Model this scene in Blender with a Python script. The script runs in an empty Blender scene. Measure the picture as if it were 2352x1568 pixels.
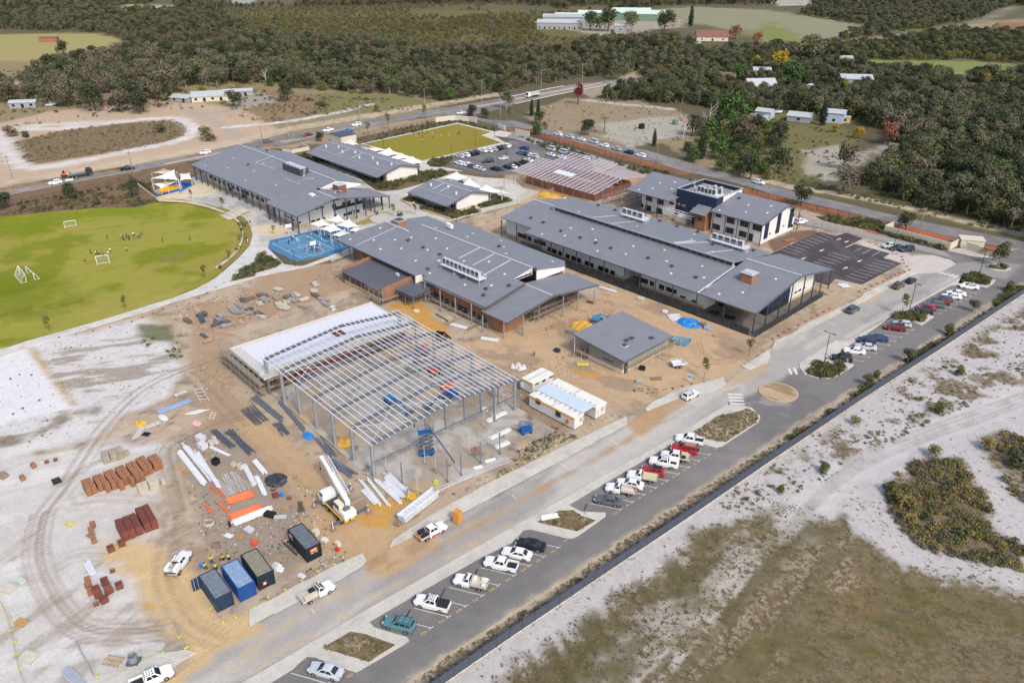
import bpy,math,random
from math import cos,sin,pi,hypot,atan2,sqrt,radians
import numpy as np
from mathutils import Vector,Matrix
V3=Vector;ru=random.uniform;en=enumerate
SC=bpy.context.scene
COL=SC.collection
R=radians
random.seed(7)
# --- camera, sky, sun, exposure
PITCH,CAM_H=R(27.63),87.3
cam_d=bpy.data.cameras.new('drone_camera')
cam_d.sensor_width=36
cam_d.lens=28
cam_d.clip_start,cam_d.clip_end=1,8000
cam=bpy.data.objects.new('drone_camera',cam_d)
cam.location=(0,0,CAM_H)
cam.rotation_euler=(pi/2-PITCH,0,0)
COL.objects.link(cam)
SC.camera=cam
SUN_EL,SUN_AZ=R(44),R(150)
w=bpy.data.worlds.new('World');SC.world=w;w.use_nodes=True
nt=w.node_tree;nt.nodes.clear()
sky=nt.nodes.new('ShaderNodeTexSky');sky.sky_type='NISHITA';sky.sun_disc=False
sky.sun_elevation=SUN_EL;sky.sun_rotation=SUN_AZ
sky.air_density=1;sky.dust_density=3;sky.ozone_density=1
bg=nt.nodes.new('ShaderNodeBackground');bg.inputs['Strength'].default_value=.15
wo=nt.nodes.new('ShaderNodeOutputWorld')
nt.links.new(sky.outputs[0],bg.inputs[0]);nt.links.new(bg.outputs[0],wo.inputs[0])
sun_d=bpy.data.lights.new('sun','SUN');sun_d.energy=1.5;sun_d.angle=R(10);sun_d.color=(1,.94,.86)
sun=bpy.data.objects.new('sun',sun_d);COL.objects.link(sun)
sd=V3((sin(SUN_AZ)*cos(SUN_EL),cos(SUN_AZ)*cos(SUN_EL),sin(SUN_EL)))
sun.rotation_euler=sd.to_track_quat('Z','Y').to_euler()
sun.location=(0,0,200)
vs=SC.view_settings
vs.view_transform='Standard';vs.look='None';vs.gamma=1;vs.use_curve_mapping=False
vs.exposure=.72
SC.render.engine='CYCLES'
SC.cycles.max_bounces=4;SC.cycles.diffuse_bounces=2;SC.cycles.glossy_bounces=2
SC.cycles.transparent_max_bounces=12
FOC=28/36*2352
def q(rc,x,y):
 r,c=divmod(rc,10)
 return(588*c+x/4,(0,392.2,784.4,1176)[r]+y/4)
_s,_c=sin(PITCH),cos(PITCH)
def W(p,z=0):
 dx,dy=(p[0]-1176)/FOC,(p[1]-784)/FOC
 d=(dx,_c-_s*dy,-_s-_c*dy)
 t=(z-CAM_H)/d[2]
 return V3((d[0]*t,d[1]*t,z))
def Q(rc,x,y,z=0):return W(q(rc,x,y),z)
def QS(rc,pts,z=0):return[Q(rc,x,y,z)for x,y in pts]
# --- materials
def srgb(r,g,b,k=1):
 f=lambda c:(c/12.92 if c<=.04045 else((c+.055)/1.055)**2.4)
 return tuple(f(c/255)*k for c in(r,g,b))
MATS={};KM=.76
def M(name,col,rough=.75,metal=0,var=.1,scale=2,spec=.3,col2=None,bump=0,detail=4,wave=None,alpha=1,stretch=None,world=False):
 if name in MATS:return MATS[name]
 if max(col)>1:col=srgb(*col,KM)
 if col2 and max(col2)>1:col2=srgb(*col2,KM)
 m=bpy.data.materials.new(name);m.use_nodes=True
 n,l=m.node_tree.nodes,m.node_tree.links
 b=n['Principled BSDF']
 b.inputs['Roughness'].default_value=rough;b.inputs['Metallic'].default_value=metal
 b.inputs['Specular IOR Level'].default_value=spec
 tc=n.new('ShaderNodeTexCoord')
 if world:
  geo=n.new('ShaderNodeNewGeometry');vec=geo.outputs['Position']
 else:vec=tc.outputs['Object']
 if stretch:
  mp=n.new('ShaderNodeMapping');mp.inputs['Scale'].default_value=stretch
  l.new(vec,mp.inputs[0]);nvec=mp.outputs[0]
 else:nvec=vec
 nz=n.new('ShaderNodeTexNoise');nz.inputs['Scale'].default_value=scale;nz.inputs['Detail'].default_value=detail
 nz.inputs['Roughness'].default_value=.65
 l.new(nvec,nz.inputs['Vector'])
 rp=n.new('ShaderNodeValToRGB')
 a=[max(0,c*(1-var))for c in col];c2=col2 if col2 else[min(1,c*(1+var))for c in col]
 rp.color_ramp.elements[0].position=.32;rp.color_ramp.elements[1].position=.68
 rp.color_ramp.elements[0].color=(*a,1);rp.color_ramp.elements[1].color=(*c2,1)
 l.new(nz.outputs[0],rp.inputs[0]);out=rp.outputs[0]
 if wave:
  per,axis,depth=wave
  sx=n.new('ShaderNodeSeparateXYZ');l.new(vec,sx.inputs[0])
  ml=n.new('ShaderNodeMath');ml.operation='MULTIPLY';ml.inputs[1].default_value=2*pi/per
  l.new(sx.outputs[axis],ml.inputs[0])
  sn=n.new('ShaderNodeMath');sn.operation='SINE';l.new(ml.outputs[0],sn.inputs[0])
  bp=n.new('ShaderNodeBump');bp.inputs['Strength'].default_value=.6;bp.inputs['Distance'].default_value=depth
  l.new(sn.outputs[0],bp.inputs['Height']);l.new(bp.outputs[0],b.inputs['Normal'])
 elif bump:
  bp=n.new('ShaderNodeBump');bp.inputs['Strength'].default_value=.7;bp.inputs['Distance'].default_value=bump
  l.new(nz.outputs[0],bp.inputs['Height']);l.new(bp.outputs[0],b.inputs['Normal'])
 l.new(out,b.inputs['Base Color'])
 b.inputs['Alpha'].default_value=alpha
 MATS[name]=m
 return m
def brick_mat(name,c1,c2,mortar,sw=.23,sh=.086):
 c1,c2,mortar=(srgb(*c,KM)for c in(c1,c2,mortar))
 m=bpy.data.materials.new(name);m.use_nodes=True
 n,l=m.node_tree.nodes,m.node_tree.links;b=n['Principled BSDF'];b.inputs['Roughness'].default_value=.9
 tc=n.new('ShaderNodeTexCoord');sx=n.new('ShaderNodeSeparateXYZ');l.new(tc.outputs['Object'],sx.inputs[0])
 ad=n.new('ShaderNodeMath');l.new(sx.outputs[0],ad.inputs[0]);l.new(sx.outputs[1],ad.inputs[1])
 cb=n.new('ShaderNodeCombineXYZ');l.new(ad.outputs[0],cb.inputs[0]);l.new(sx.outputs[2],cb.inputs[1])
 bt=n.new('ShaderNodeTexBrick');bt.inputs['Scale'].default_value=1
 bt.inputs['Brick Width'].default_value=sw;bt.inputs['Row Height'].default_value=sh;bt.inputs['Mortar Size'].default_value=.008
 bt.inputs['Color1'].default_value=(*c1,1);bt.inputs['Color2'].default_value=(*c2,1);bt.inputs['Mortar'].default_value=(*mortar,1)
 l.new(cb.outputs[0],bt.inputs['Vector'])
 nz=n.new('ShaderNodeTexNoise');nz.inputs['Scale'].default_value=.7;nz.inputs['Detail'].default_value=5
 l.new(tc.outputs['Object'],nz.inputs['Vector'])
 mx=n.new('ShaderNodeMix');mx.data_type='RGBA';mx.blend_type='MULTIPLY';mx.inputs[0].default_value=.5
 l.new(bt.outputs[0],mx.inputs[6]);l.new(nz.outputs[0],mx.inputs[7]);l.new(mx.outputs[2],b.inputs['Base Color'])
 MATS[name]=m
 return m
def glass_mat(name,col=(.012,.016,.022),rough=.08):
 m=bpy.data.materials.new(name);m.use_nodes=True
 b=m.node_tree.nodes['Principled BSDF'];b.inputs['Base Color'].default_value=(*col,1)
 b.inputs['Roughness'].default_value=rough;b.inputs['Specular IOR Level'].default_value=.6
 MATS[name]=m;return m
# --- mesh builder and scene tree
class MB:
 def __init__(s):s.v,s.f,s.m=[],[],[]
 def add(s,vs,fs,mi=0):
  o=len(s.v);s.v+=[tuple(x)for x in vs]
  s.f+=[tuple(o+i for i in f)for f in fs];s.m+=[mi]*len(fs);return s
 def hexa(s,p,mi=0):
  return s.add(p,[(3,2,1,0),(4,5,6,7),(0,1,5,4),(1,2,6,5),(2,3,7,6),(3,0,4,7)],mi)
 def box(s,x0,x1,y0,y1,z0,z1,mi=0):
  return s.hexa([(x0,y0,z0),(x1,y0,z0),(x1,y1,z0),(x0,y1,z0),(x0,y0,z1),(x1,y0,z1),(x1,y1,z1),(x0,y1,z1)],mi)
 def obox(s,c,sz,a=0,mi=0):
  ca,sa=cos(a),sin(a);x,y,z=sz[0]/2,sz[1]/2,sz[2]
  pt=lambda i,j,k:(c[0]+i*ca-j*sa,c[1]+i*sa+j*ca,c[2]+k)
  return s.hexa([pt(-x,-y,0),pt(x,-y,0),pt(x,y,0),pt(-x,y,0),pt(-x,-y,z),pt(x,-y,z),pt(x,y,z),pt(-x,y,z)],mi)
 def tb(s,a,b,r,n=6,mi=0,r2=None):
  a,b=V3(a),V3(b);d=b-a
  if d.length<1e-6:return s
  d.normalize();u=d.orthogonal().normalized();w_=d.cross(u);r2=r if r2 is None else r2
  ring=lambda c,rr:[c+u*cos(2*pi*i/n)*rr+w_*sin(2*pi*i/n)*rr for i in range(n)]
  return s.add(ring(a,r)+ring(b,r2),[(i,(i+1)%n,n+(i+1)%n,n+i)for i in range(n)]+[tuple(range(n-1,-1,-1)),tuple(range(n,2*n))],mi)
 def bm(s,a,b,wd,ht,mi=0):
  a,b=V3(a),V3(b);d=(b-a).normalized()
  side=d.cross(V3((0,0,1)))
  side=V3((1,0,0))if side.length<1e-3 else side.normalized()
  up=side.cross(d).normalized();x,y=side*wd/2,up*ht/2
  return s.hexa([a-x-y,a+x-y,a+x+y,a-x+y,b-x-y,b+x-y,b+x+y,b-x+y],mi)
 def slab(s,pts,th,mi=0):
  n=len(pts);p=[V3(x)for x in pts]
  nrm=sum(((p[i].x-p[(i+1)%n].x)*(p[i].y+p[(i+1)%n].y)for i in range(n)))
  if nrm<0:p.reverse()
  lo=[x-V3((0,0,th))for x in p]
  return s.add(p+lo,[tuple(range(n)),tuple(range(2*n-1,n-1,-1))]+[(i,n+i,n+(i+1)%n,(i+1)%n)for i in range(n)],mi)
 def face(s,pts,mi=0):return s.add(pts,[tuple(range(len(pts)))],mi)
 def _(s,name,mats,parent=None,loc=None,smooth=False):
  me=bpy.data.meshes.new(name);me.from_pydata([tuple(x)for x in s.v],[],s.f)
  if not isinstance(mats,(list,tuple)):mats=[mats]
  for m in mats:me.materials.append(m)
  if len(mats)>1:me.polygons.foreach_set('material_index',s.m)
  if smooth:me.polygons.foreach_set('use_smooth',[True]*len(me.polygons))
  me.update()
  return link(name,me,parent,loc)
def link(name,me,parent=None,loc=None,rz=None):
 o=bpy.data.objects.new(name,me);COL.objects.link(o)
 if parent:o.parent=parent;KIDS.setdefault(parent,[]).append(o)
 if loc is not None:o.location=loc
 if rz is not None:o.rotation_euler=(0,0,rz)
 return o
KIDS={}
def tag(o,label=None,cat=None,group=None,kind=None):
 for k,v in(('label',label),('category',cat),('group',group),('kind',kind)):
  if v:o[k]=v
 return o
def th_(name,label,cat,loc=(0,0,0),rz=0,group=None):
 o=bpy.data.objects.new(name,None);COL.objects.link(o);o.empty_display_size=.3
 o.location=loc;o.rotation_euler=(0,0,rz)
 return tag(o,label,cat,group)
def dup(root,loc,rz=0,label=None,group=None,scale=None):
 def cp(o,par):
  c=o.copy();COL.objects.link(c)
  if par is not None:c.parent=par;KIDS.setdefault(par,[]).append(c)
  for k in KIDS.get(o,[]):cp(k,c)
  return c
 c=cp(root,None);c.location=loc;c.rotation_euler=(0,0,rz)
 if scale:c.scale=(scale,)*3 if not isinstance(scale,tuple)else scale
 if label:c['label']=label
 if group:c['group']=group
 return c
def at(o,loc,rz=0):
 o.location=loc;o.rotation_euler=(0,0,rz);return o
def structure(name,mb,mats,label=None):
 o=mb._(name,mats);o['kind']='structure'
 if label:o['label']=label
 return o
SITE=R(-46)
def uv(O,u,v,z=0,a=SITE):
 return V3((O[0]+u*cos(a)-v*sin(a),O[1]+u*sin(a)+v*cos(a),z))
from mathutils.geometry import delaunay_2d_cdt
def vnoise(x,y,seed=0):
 xi,yi=np.floor(x),np.floor(y);fx,fy=x-xi,y-yi
 fx,fy=fx*fx*(3-2*fx),fy*fy*(3-2*fy)
 def h(a,b):
  n=np.sin(a*127.1+b*311.7+seed*74.7)*43758.5453
  return n-np.floor(n)
 return(h(xi,yi)*(1-fx)+h(xi+1,yi)*fx)*(1-fy)+(h(xi,yi+1)*(1-fx)+h(xi+1,yi+1)*fx)*fy
def fbm(x,y,sc,o=4,seed=0):
 s,a,t=0,1,0
 for i in range(o):
  s=s+a*vnoise(x*sc,y*sc,seed+i);t+=a;a*=.55;sc*=2.03
 return s/t-.5
def wl(pts):
 return np.array([W(p)[:2]for p in pts])
def tl(rc,pts):return[q(rc,x,y)for x,y in pts]
def inside_dist(x,y,poly):
 n=len(poly);ins=np.zeros(x.shape,bool);d2=np.full(x.shape,1e12)
 for i in range(n):
  ax,ay=poly[i];bx,by=poly[(i+1)%n]
  dx,dy=bx-ax,by-ay;L=dx*dx+dy*dy+1e-9
  t=np.clip(((x-ax)*dx+(y-ay)*dy)/L,0,1)
  d2=np.minimum(d2,(x-ax-t*dx)**2+(y-ay-t*dy)**2)
  if ay!=by:
   c=(ay>y)!=(by>y)
   ins^=c&(x<(bx-ax)*(y-ay)/(by-ay)+ax)
 return np.where(ins,1,-1)*np.sqrt(d2)
def line_dist(x,y,pl):
 d2=np.full(x.shape,1e12)
 for(ax,ay),(bx,by)in zip(pl[:-1],pl[1:]):
  dx,dy=bx-ax,by-ay;L=dx*dx+dy*dy+1e-9
  t=np.clip(((x-ax)*dx+(y-ay)*dy)/L,0,1)
  d2=np.minimum(d2,(x-ax-t*dx)**2+(y-ay-t*dy)**2)
 return np.sqrt(d2)
def smooth(pl,n=2):
 pl=np.array(pl,float)
 for _ in range(n):
  a,b=pl[:-1]*.75+pl[1:]*.25,pl[:-1]*.25+pl[1:]*.75
  m=np.empty((2*len(a),2));m[0::2],m[1::2]=a,b
  pl=np.vstack([pl[:1],m,pl[-1:]])
 return pl
class Paint:
 def __init__(s,x,y,col):
  s.x,s.y=x,y;s.c=np.tile(np.array(col,float),(len(x),1));s.k=np.zeros(len(x))
  s.n1=fbm(x,y,.09,4,3);s.n2=fbm(x,y,.45,4,9)
 def _mix(s,idx,wt,col,spk):
  wt=wt[:,None]
  if col is not None:s.c[idx]=s.c[idx]*(1-wt)+np.array(col)*wt
  if spk is not None:s.k[idx]=s.k[idx]*(1-wt[:,0])+spk*wt[:,0]
 def _box(s,pl,r):
  lo,hi=pl.min(0)-r,pl.max(0)+r
  return np.nonzero((s.x>lo[0])&(s.x<hi[0])&(s.y>lo[1])&(s.y<hi[1]))[0]
 def poly(s,pts,col,soft=1.5,jit=3,a=1,spk=None):
  pl=wl(pts);i=s._box(pl,soft*2+jit)
  if not len(i):return s
  d=inside_dist(s.x[i],s.y[i],pl)+jit*(s.n1[i]*1.4+s.n2[i]*.8)
  s._mix(i,a*np.clip(d/soft+.5,0,1),col,spk);return s
 def sk(s,pts,wd,col,soft=.6,jit=.4,a=1,spk=None,sm=2):
  pl=smooth(wl(pts),sm);i=s._box(pl,wd+soft+jit)
  if not len(i):return s
  d=wd/2-line_dist(s.x[i],s.y[i],pl)+jit*(s.n2[i]*1.6)
  s._mix(i,a*np.clip(d/soft+.5,0,1)*np.clip(.75+1.5*s.n2[i],.3,1),col,spk);return s
 def tracks(s,pts,col,gap=1.7,n=2,wd=.42,a=.6,wander=1):
  n,wd,a,wander=n*2,wd*.62,a*.62,wander*1.25
  pl=smooth(wl(pts),3);t=np.gradient(pl,axis=0);t/=np.linalg.norm(t,axis=1)[:,None]+1e-9
  nr=np.stack([-t[:,1],t[:,0]],1)
  for k in range(n):
   off=ru(-1,1)*wander if n>2 else 0
   for sg in(-.5,.5):
    p=pl+nr*(off+sg*gap);i=s._box(p,wd+1)
    if not len(i):continue
    d=wd/2-line_dist(s.x[i],s.y[i],p)+.15*s.n2[i]
    s._mix(i,a*ru(.4,1)*np.clip(d/.25+.5,0,1),col if random.random()<.7 else[c*1.5 for c in col],None)
  return s
 def mo(s,pts,col,sc=.3,thr=.08,a=.7,seed=1,soft=2,spk=None,ang=None,str_=4):
  pl=wl(pts);i=s._box(pl,2)
  if not len(i):return s
  d=inside_dist(s.x[i],s.y[i],pl);x,y=s.x[i],s.y[i]
  if ang is not None:
   ca,sa=cos(ang),sin(ang);x,y=(x*ca+y*sa)/str_,-x*sa+y*ca
  nz=fbm(x,y,sc,4,seed)
  s._mix(i,a*np.clip(d/soft,0,1)*np.clip((nz-thr)/.08,0,1),col,spk);return s
def attr_mesh(name,verts,faces,P):
 me=bpy.data.meshes.new(name)
 me.from_pydata(verts,[],faces)
 ca=me.color_attributes.new('col','FLOAT_COLOR','POINT')
 ca.data.foreach_set('color',np.column_stack([P.c,np.ones(len(P.c))]).astype(np.float32).ravel())
 at_=me.attributes.new('spk','FLOAT','POINT');at_.data.foreach_set('value',P.k.astype(np.float32))
 me.materials.append(ground_material());me.update()
 return me
def ground_material():
 if 'soil' in MATS:return MATS['soil']
 m=bpy.data.materials.new('soil');m.use_nodes=True;MATS['soil']=m
 n,l=m.node_tree.nodes,m.node_tree.links;b=n['Principled BSDF']
 b.inputs['Roughness'].default_value=.95;b.inputs['Specular IOR Level'].default_value=.1
 ca=n.new('ShaderNodeAttribute');ca.attribute_name='col'
 sa=n.new('ShaderNodeAttribute');sa.attribute_name='spk'
 g=n.new('ShaderNodeNewGeometry')
 def noise(sc,det=5,rgh=.7):
  z=n.new('ShaderNodeTexNoise');z.inputs['Scale'].default_value=sc;z.inputs['Detail'].default_value=det;z.inputs['Roughness'].default_value=rgh
  l.new(g.outputs['Position'],z.inputs['Vector']);return z
 def math_(op,a,bv,cl=False):
  k=n.new('ShaderNodeMath');k.operation=op;k.use_clamp=cl
  for i,v in en((a,bv)):
   if isinstance(v,(int,float)):k.inputs[i].default_value=v
   else:l.new(v,k.inputs[i])
  return k.outputs[0]
 n1,n2,n3,n4=noise(.35),noise(3,6,.8),noise(1.1,6,.75),noise(9,4,.8)
 s1=math_('MULTIPLY',math_('SUBTRACT',n1.outputs[0],.5),.42)
 s2=math_('MULTIPLY',math_('SUBTRACT',n2.outputs[0],.5),.85)
 br=math_('ADD',math_('ADD',math_('ADD',s1,s2),math_('MULTIPLY',math_('SUBTRACT',n4.outputs[0],.5),.55)),1)
 vm=n.new('ShaderNodeVectorMath');vm.operation='SCALE';l.new(ca.outputs['Color'],vm.inputs[0]);l.new(br,vm.inputs['Scale'])
 th=math_('SUBTRACT',.76,math_('MULTIPLY',sa.outputs['Fac'],.4))
 wt=math_('MULTIPLY',math_('SUBTRACT',n3.outputs[0],th),14,True)
 wt=math_('MULTIPLY',wt,math_('MULTIPLY',sa.outputs['Fac'],3,True))
 wc=n.new('ShaderNodeValToRGB');wc.color_ramp.elements[0].position=.35;wc.color_ramp.elements[1].position=.65
 wc.color_ramp.elements[0].color=(*srgb(92,84,58,.75),1);wc.color_ramp.elements[1].color=(*srgb(126,108,84,.75),1)
 l.new(n1.outputs[0],wc.inputs[0])
 mx=n.new('ShaderNodeMix');mx.data_type='RGBA';l.new(wt,mx.inputs[0]);l.new(vm.outputs[0],mx.inputs[6]);l.new(wc.outputs[0],mx.inputs[7])
 l.new(mx.outputs[2],b.inputs['Base Color'])
 bp=n.new('ShaderNodeBump');bp.inputs['Strength'].default_value=.5;bp.inputs['Distance'].default_value=.12
 l.new(n3.outputs[0],bp.inputs['Height']);l.new(bp.outputs[0],b.inputs['Normal'])
 return m
KG=.72
def G(r,g,b):return srgb(r,g,b,KG)
WHITE,PALE,TAN,BROWN,DKBRN=G(222,219,216),G(203,196,187),G(188,168,143),G(156,137,117),G(134,115,98)
YELL,ORNG,DRY,SCRUB,OLIVE=G(204,176,130),G(204,156,78),G(150,133,100),G(112,102,74),G(100,98,52)
FLOOR,GRASSY,DUNE,REDS,ASPH,CONC=G(104,97,74),G(142,140,84),G(196,191,188),G(168,104,74),G(126,123,121),G(204,200,190)
def axis(a):
 out=[a[0][0]]
 for lo,hi,st in a:
  k=max(1,int(round((hi-lo)/st)));out+=list(np.linspace(lo,hi,k+1)[1:])
 return np.array(out)
gx=axis([(-2600,-900,170),(-900,-420,16),(-420,-160,4),(-160,-82,1),(-82,22,.42),(22,110,.45),(110,120,.62),(120,200,1.2),(200,420,4),(420,900,16),(900,2600,170)])
gy=axis([(-200,40,12),(40,66,2),(66,172,.42),(172,300,.8),(300,480,2),(480,760,4),(760,1300,10),(1300,3200,190)])
X,Y=np.meshgrid(gx,gy);X,Y=X.ravel(),Y.ravel()
P=Paint(X,Y,FLOOR)
CLR=[]
def field(pts,*a,**k):CLR.append(pts);P.poly(pts,*a,**k)
D_=lambda*a:[(a[i],a[i+1])for i in range(0,len(a),2)]
# --- country beyond the school
big=D_(-4000,-40,6000,-40,6000,150,-4000,150)
P.mo(big,G(120,106,80),.02,.02,.6,5,30);P.mo(big,G(104,106,66),.03,.05,.5,8,30)
P.poly(D_(560,30,1150,20,1500,60,1200,110,760,100),G(120,112,66),40,60,.7)
field(D_(-300,88,130,76,225,77,278,92,282,122,170,142,-300,160),G(168,156,102),4,8)
P.poly(D_(-200,140,160,142,260,130,250,145,110,200,-200,230),G(152,136,98),5,10)
field(D_(290,10,400,12,400,24,270,26),G(176,160,126),8,10);field(D_(280,-6,325,-6,320,5,284,5),G(160,160,80),8,6)
P.poly(D_(-200,170,150,175,420,150,620,165,900,200,1020,240,900,300,620,330,0,420,-300,440),G(150,138,104),6,10)
P.poly(D_(-100,205,60,185,120,190,125,208,40,212,-100,222),G(196,180,150),3,3)
P.sk(D_(30,207,60,203,110,200),4,WHITE,1.5,1)
field(D_(540,195,700,215,900,225,840,250,620,280,500,270),G(150,128,98),4,6,spk=.5)
field(D_(740,215,900,218,1000,235,860,262,720,262),G(132,128,84),4,6)
P.poly(D_(-120,400,-60,295,120,255,390,225,560,250,640,300,480,350,200,392,-100,440),G(196,172,146),4,4)
P.poly(D_(20,330,130,300,250,285,400,275,432,292,425,312,350,335,200,360,70,380,42,350),G(160,138,108),3,4,spk=.8)
loop=D_(-60,300,0,305,10,330,30,360,60,390,150,378,300,345,420,322,445,300,428,278,390,268,270,280,170,294,60,298)
P.sk(loop,7,WHITE,2,2)
P.sk(D_(60,290,140,284,270,280),9,G(214,208,200),3,3)
P.sk(D_(420,250,470,268,520,295,570,325),6,G(176,168,156),2,1)
field(D_(560,205,620,215,640,235,560,250,520,230),G(170,160,148),4,5)
P.sk(D_(450,260,480,262,540,250,590,240),6,G(172,164,152),2,1)
P.sk(D_(520,292,640,282,760,262,850,240),5,WHITE,2,2)
P.sk(D_(0,425,300,372,590,318,640,300,760,280,960,246,1150,215),9,G(206,186,160),3,3)
P.poly(D_(-200,450,120,420,330,385,420,372,460,400,345,462,250,476,0,500,-200,520),G(140,112,90),2,3,spk=.7)
P.sk(D_(-100,452,60,430,300,388,470,360,620,338),5,G(196,152,112),1.5,1.5)
P.poly(D_(620,340,860,290,1010,265,1060,280,850,325,720,345),G(170,150,124),2,3,spk=.4)
P.poly(D_(780,325,1050,268,1120,285,1050,290,840,335),G(118,108,80),2,2,spk=.8)
P.poly(D_(1200,260,1300,225,1460,230,1580,262,1620,300,1560,330,1440,335,1250,300),G(160,142,116),3,5,spk=.5)
P.poly(D_(1380,285,1560,262,1570,310,1440,332,1390,315),G(178,174,158),4,6,.9,spk=.3)
P.sk(D_(1345,230,1440,240,1540,250),5,G(206,196,184),2,2)
P.sk(D_(1450,335,1500,318,1570,308),5,G(188,180,168),1.5,.6)
P.poly(D_(1500,320,1640,310,1690,380,1650,400,1560,350),G(158,140,112),3,4,spk=.4)
field(D_(1330,205,1460,165,1470,190,1360,225),G(168,152,130),3,4)
field(D_(1700,270,1810,255,1960,300,1980,380,1850,420,1760,420,1640,390,1640,330),G(122,118,76),4,8,.9,spk=.4)
P.poly(D_(1840,345,1940,330,1985,350,1900,400,1850,400),G(184,176,164),4,6,.8,spk=.4)
P.sk(D_(2050,330,2000,350,1950,380,1900,410),6,G(188,182,172),3,3,.7)
P.sk(D_(1700,395,1800,428,1900,440,2060,470,2200,505,2352,540),5,G(208,190,164),1.5,1.5)
P.sk(D_(1790,438,1960,455,2200,512,2352,550),3,G(120,118,70),1.5,1,.7)
field(D_(1500,22,1600,16,1760,22,2000,60,1900,100,1850,130,1700,70,1560,50),G(150,146,116),10,20)
field(D_(1700,75,1780,50,1850,95,1920,100,1850,115,1760,90),G(132,138,80),12,20)
field(D_(1940,145,2000,138,2220,140,2330,148,2352,180,2200,172,2060,165,1940,155),G(132,142,82),6,8)
P.sk(D_(1980,155,2100,162,2250,172,2360,176),4,G(176,166,136),2,1)
P.poly(D_(1990,65,2060,52,2150,62,2060,75),G(130,138,78),10,10);field(D_(2190,60,2352,40,2400,70,2250,78),G(160,142,104),10,10)
P.sk(D_(1880,100,2000,90,2130,72,2240,55,2330,15),11,G(158,152,140),3,2)
field(D_(2180,180,2352,210,2352,230,2200,210),G(126,130,72),6,8)
field(D_(1230,52,1340,75,1390,84,1580,60,1560,45,1260,44),G(170,160,140),8,10)
field(D_(1780,-10,1870,-14,1860,12,1790,14),G(190,184,170),8,8)
# --- school grounds
site=D_(-120,815,60,790,300,720,530,650,640,612,760,606,900,540,1150,475,1160,405,1260,345,1500,395,1850,480,2040,540,2160,600,2352,560,2400,680,2000,960,1180,1480,900,1660,-300,1760)
P.poly(site,TAN,1.5,2)
P.poly(D_(470,420,700,600,1180,470,1240,360,1050,330,700,330),G(124,108,86),2,3,spk=.6)
P.poly(D_(1180,365,1260,345,1500,390,1470,440,1400,440,1230,470,1120,470),G(190,158,120),1.5,2)
P.poly(D_(1120,520,1180,480,1240,470,1200,520,1180,600,1120,560),G(198,174,146),2,3)
P.mo(site,BROWN,.12,.06,.75,21,2);P.mo(site,G(200,184,160),.2,.1,.7,22,2);P.mo(site,G(138,122,106),.5,.15,.7,24,2);P.mo(site,G(190,180,166),.9,.14,.6,26,2,ang=.8,str_=3)
white1=D_(-150,830,65,790,330,735,395,760,430,860,380,915,280,960,215,1010,-150,1090)
P.poly(white1,G(214,210,206),2.5,4,spk=.45)
P.mo(white1,G(150,134,112),.3,.12,.7,31,3,ang=R(20));P.mo(D_(90,790,420,740,430,900,200,930),G(168,156,140),.5,.1,.6,33,3,spk=.5,ang=R(10))
P.poly(D_(-150,830,62,800,165,932,-150,1010),G(226,224,224),1,1.5,spk=.12)
P.sk(D_(62,795,105,850,165,930),1,G(206,178,138),.5,.2)
P.sk(D_(72,795,118,852,172,926),.8,G(168,142,114),.5,.6,.6)
P.poly(D_(320,745,395,745,415,790,360,785,325,780),G(96,104,52),1.5,2.5,.85,spk=.3)
P.sk(D_(-60,1035,80,1000,170,940,225,945),2.5,G(128,112,84),1.5,2.5,.8)
P.sk(D_(-60,1060,60,1030,130,1010,200,965),4,G(222,218,214),2,1,.9)
low=D_(-200,1085,230,1015,420,1010,380,1120,330,1250,335,1400,390,1480,340,1580,-200,1640)
P.poly(low,G(208,203,196),3,5)
P.mo(low,G(166,152,136),.35,.1,.6,41,2,ang=R(65),str_=5);P.mo(low,G(224,222,218),.3,.05,.6,42,2,ang=R(20),str_=6)
P.poly(D_(235,1240,330,1250,440,1290,520,1400,610,1425,560,1480,450,1520,380,1470,320,1380,280,1300),G(212,184,138),2,4)
P.poly(D_(430,700,540,690,620,620,760,610,800,660,640,720,520,760,540,900,630,980,770,1120,800,1180,700,1200,650,1250,560,1180,480,980,440,860),G(178,152,124),2,4)
P.poly(D_(400,1010,520,980,700,1130,740,1220,660,1300,520,1290,470,1200,420,1120),G(164,148,130),2,4,spk=.15)
P.poly(D_(560,930,700,1050,760,1120,720,1180,640,1080,540,980),G(196,166,128),2,3,.8)
P.poly(D_(700,1190,800,1180,910,1210,960,1230,880,1310,780,1300),G(194,164,126),2,3)
P.poly(D_(1050,790,1250,740,1400,660,1600,720,1760,800,1560,930,1320,940,1180,860),G(198,170,136),2,3)
P.mo(D_(1050,700,1400,640,1760,800,1560,930,1320,960,1100,860),BROWN,.18,.04,.7,51,2,ang=R(-40),str_=2)
P.poly(D_(1180,880,1240,860,1330,950,1260,1010,1180,1010),G(150,128,108),2,3,.8)
for pts in(tl(11,[(1200,1230),(1300,1200),(1520,1215),(1600,1280),(1590,1340),(1750,1420),(1800,1530),(1560,1480),(1380,1300),(1230,1270)]),
   tl(21,[(750,930),(800,885),(870,880),(890,960),(830,1000),(760,990)]),tl(21,[(1040,1490),(1250,1440),(1420,1380),(1490,1390),(1480,1440),(1350,1510),(1250,1570),(1040,1570)]),
   tl(22,[(480,220),(560,245),(820,295),(800,345),(640,330)]),tl(31,[(880,20),(1100,0),(1260,0),(1250,90),(1200,150),(1000,120)]),
   tl(12,[(230,210),(330,185),(450,200),(510,245),(300,265)]),tl(12,[(570,1430),(650,1390),(740,1410),(650,1470),(580,1475)]),tl(30,[(1280,830),(1400,830),(1440,890),(1340,905)])):
 P.poly(pts,ORNG,1,1.2,.92)
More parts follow.
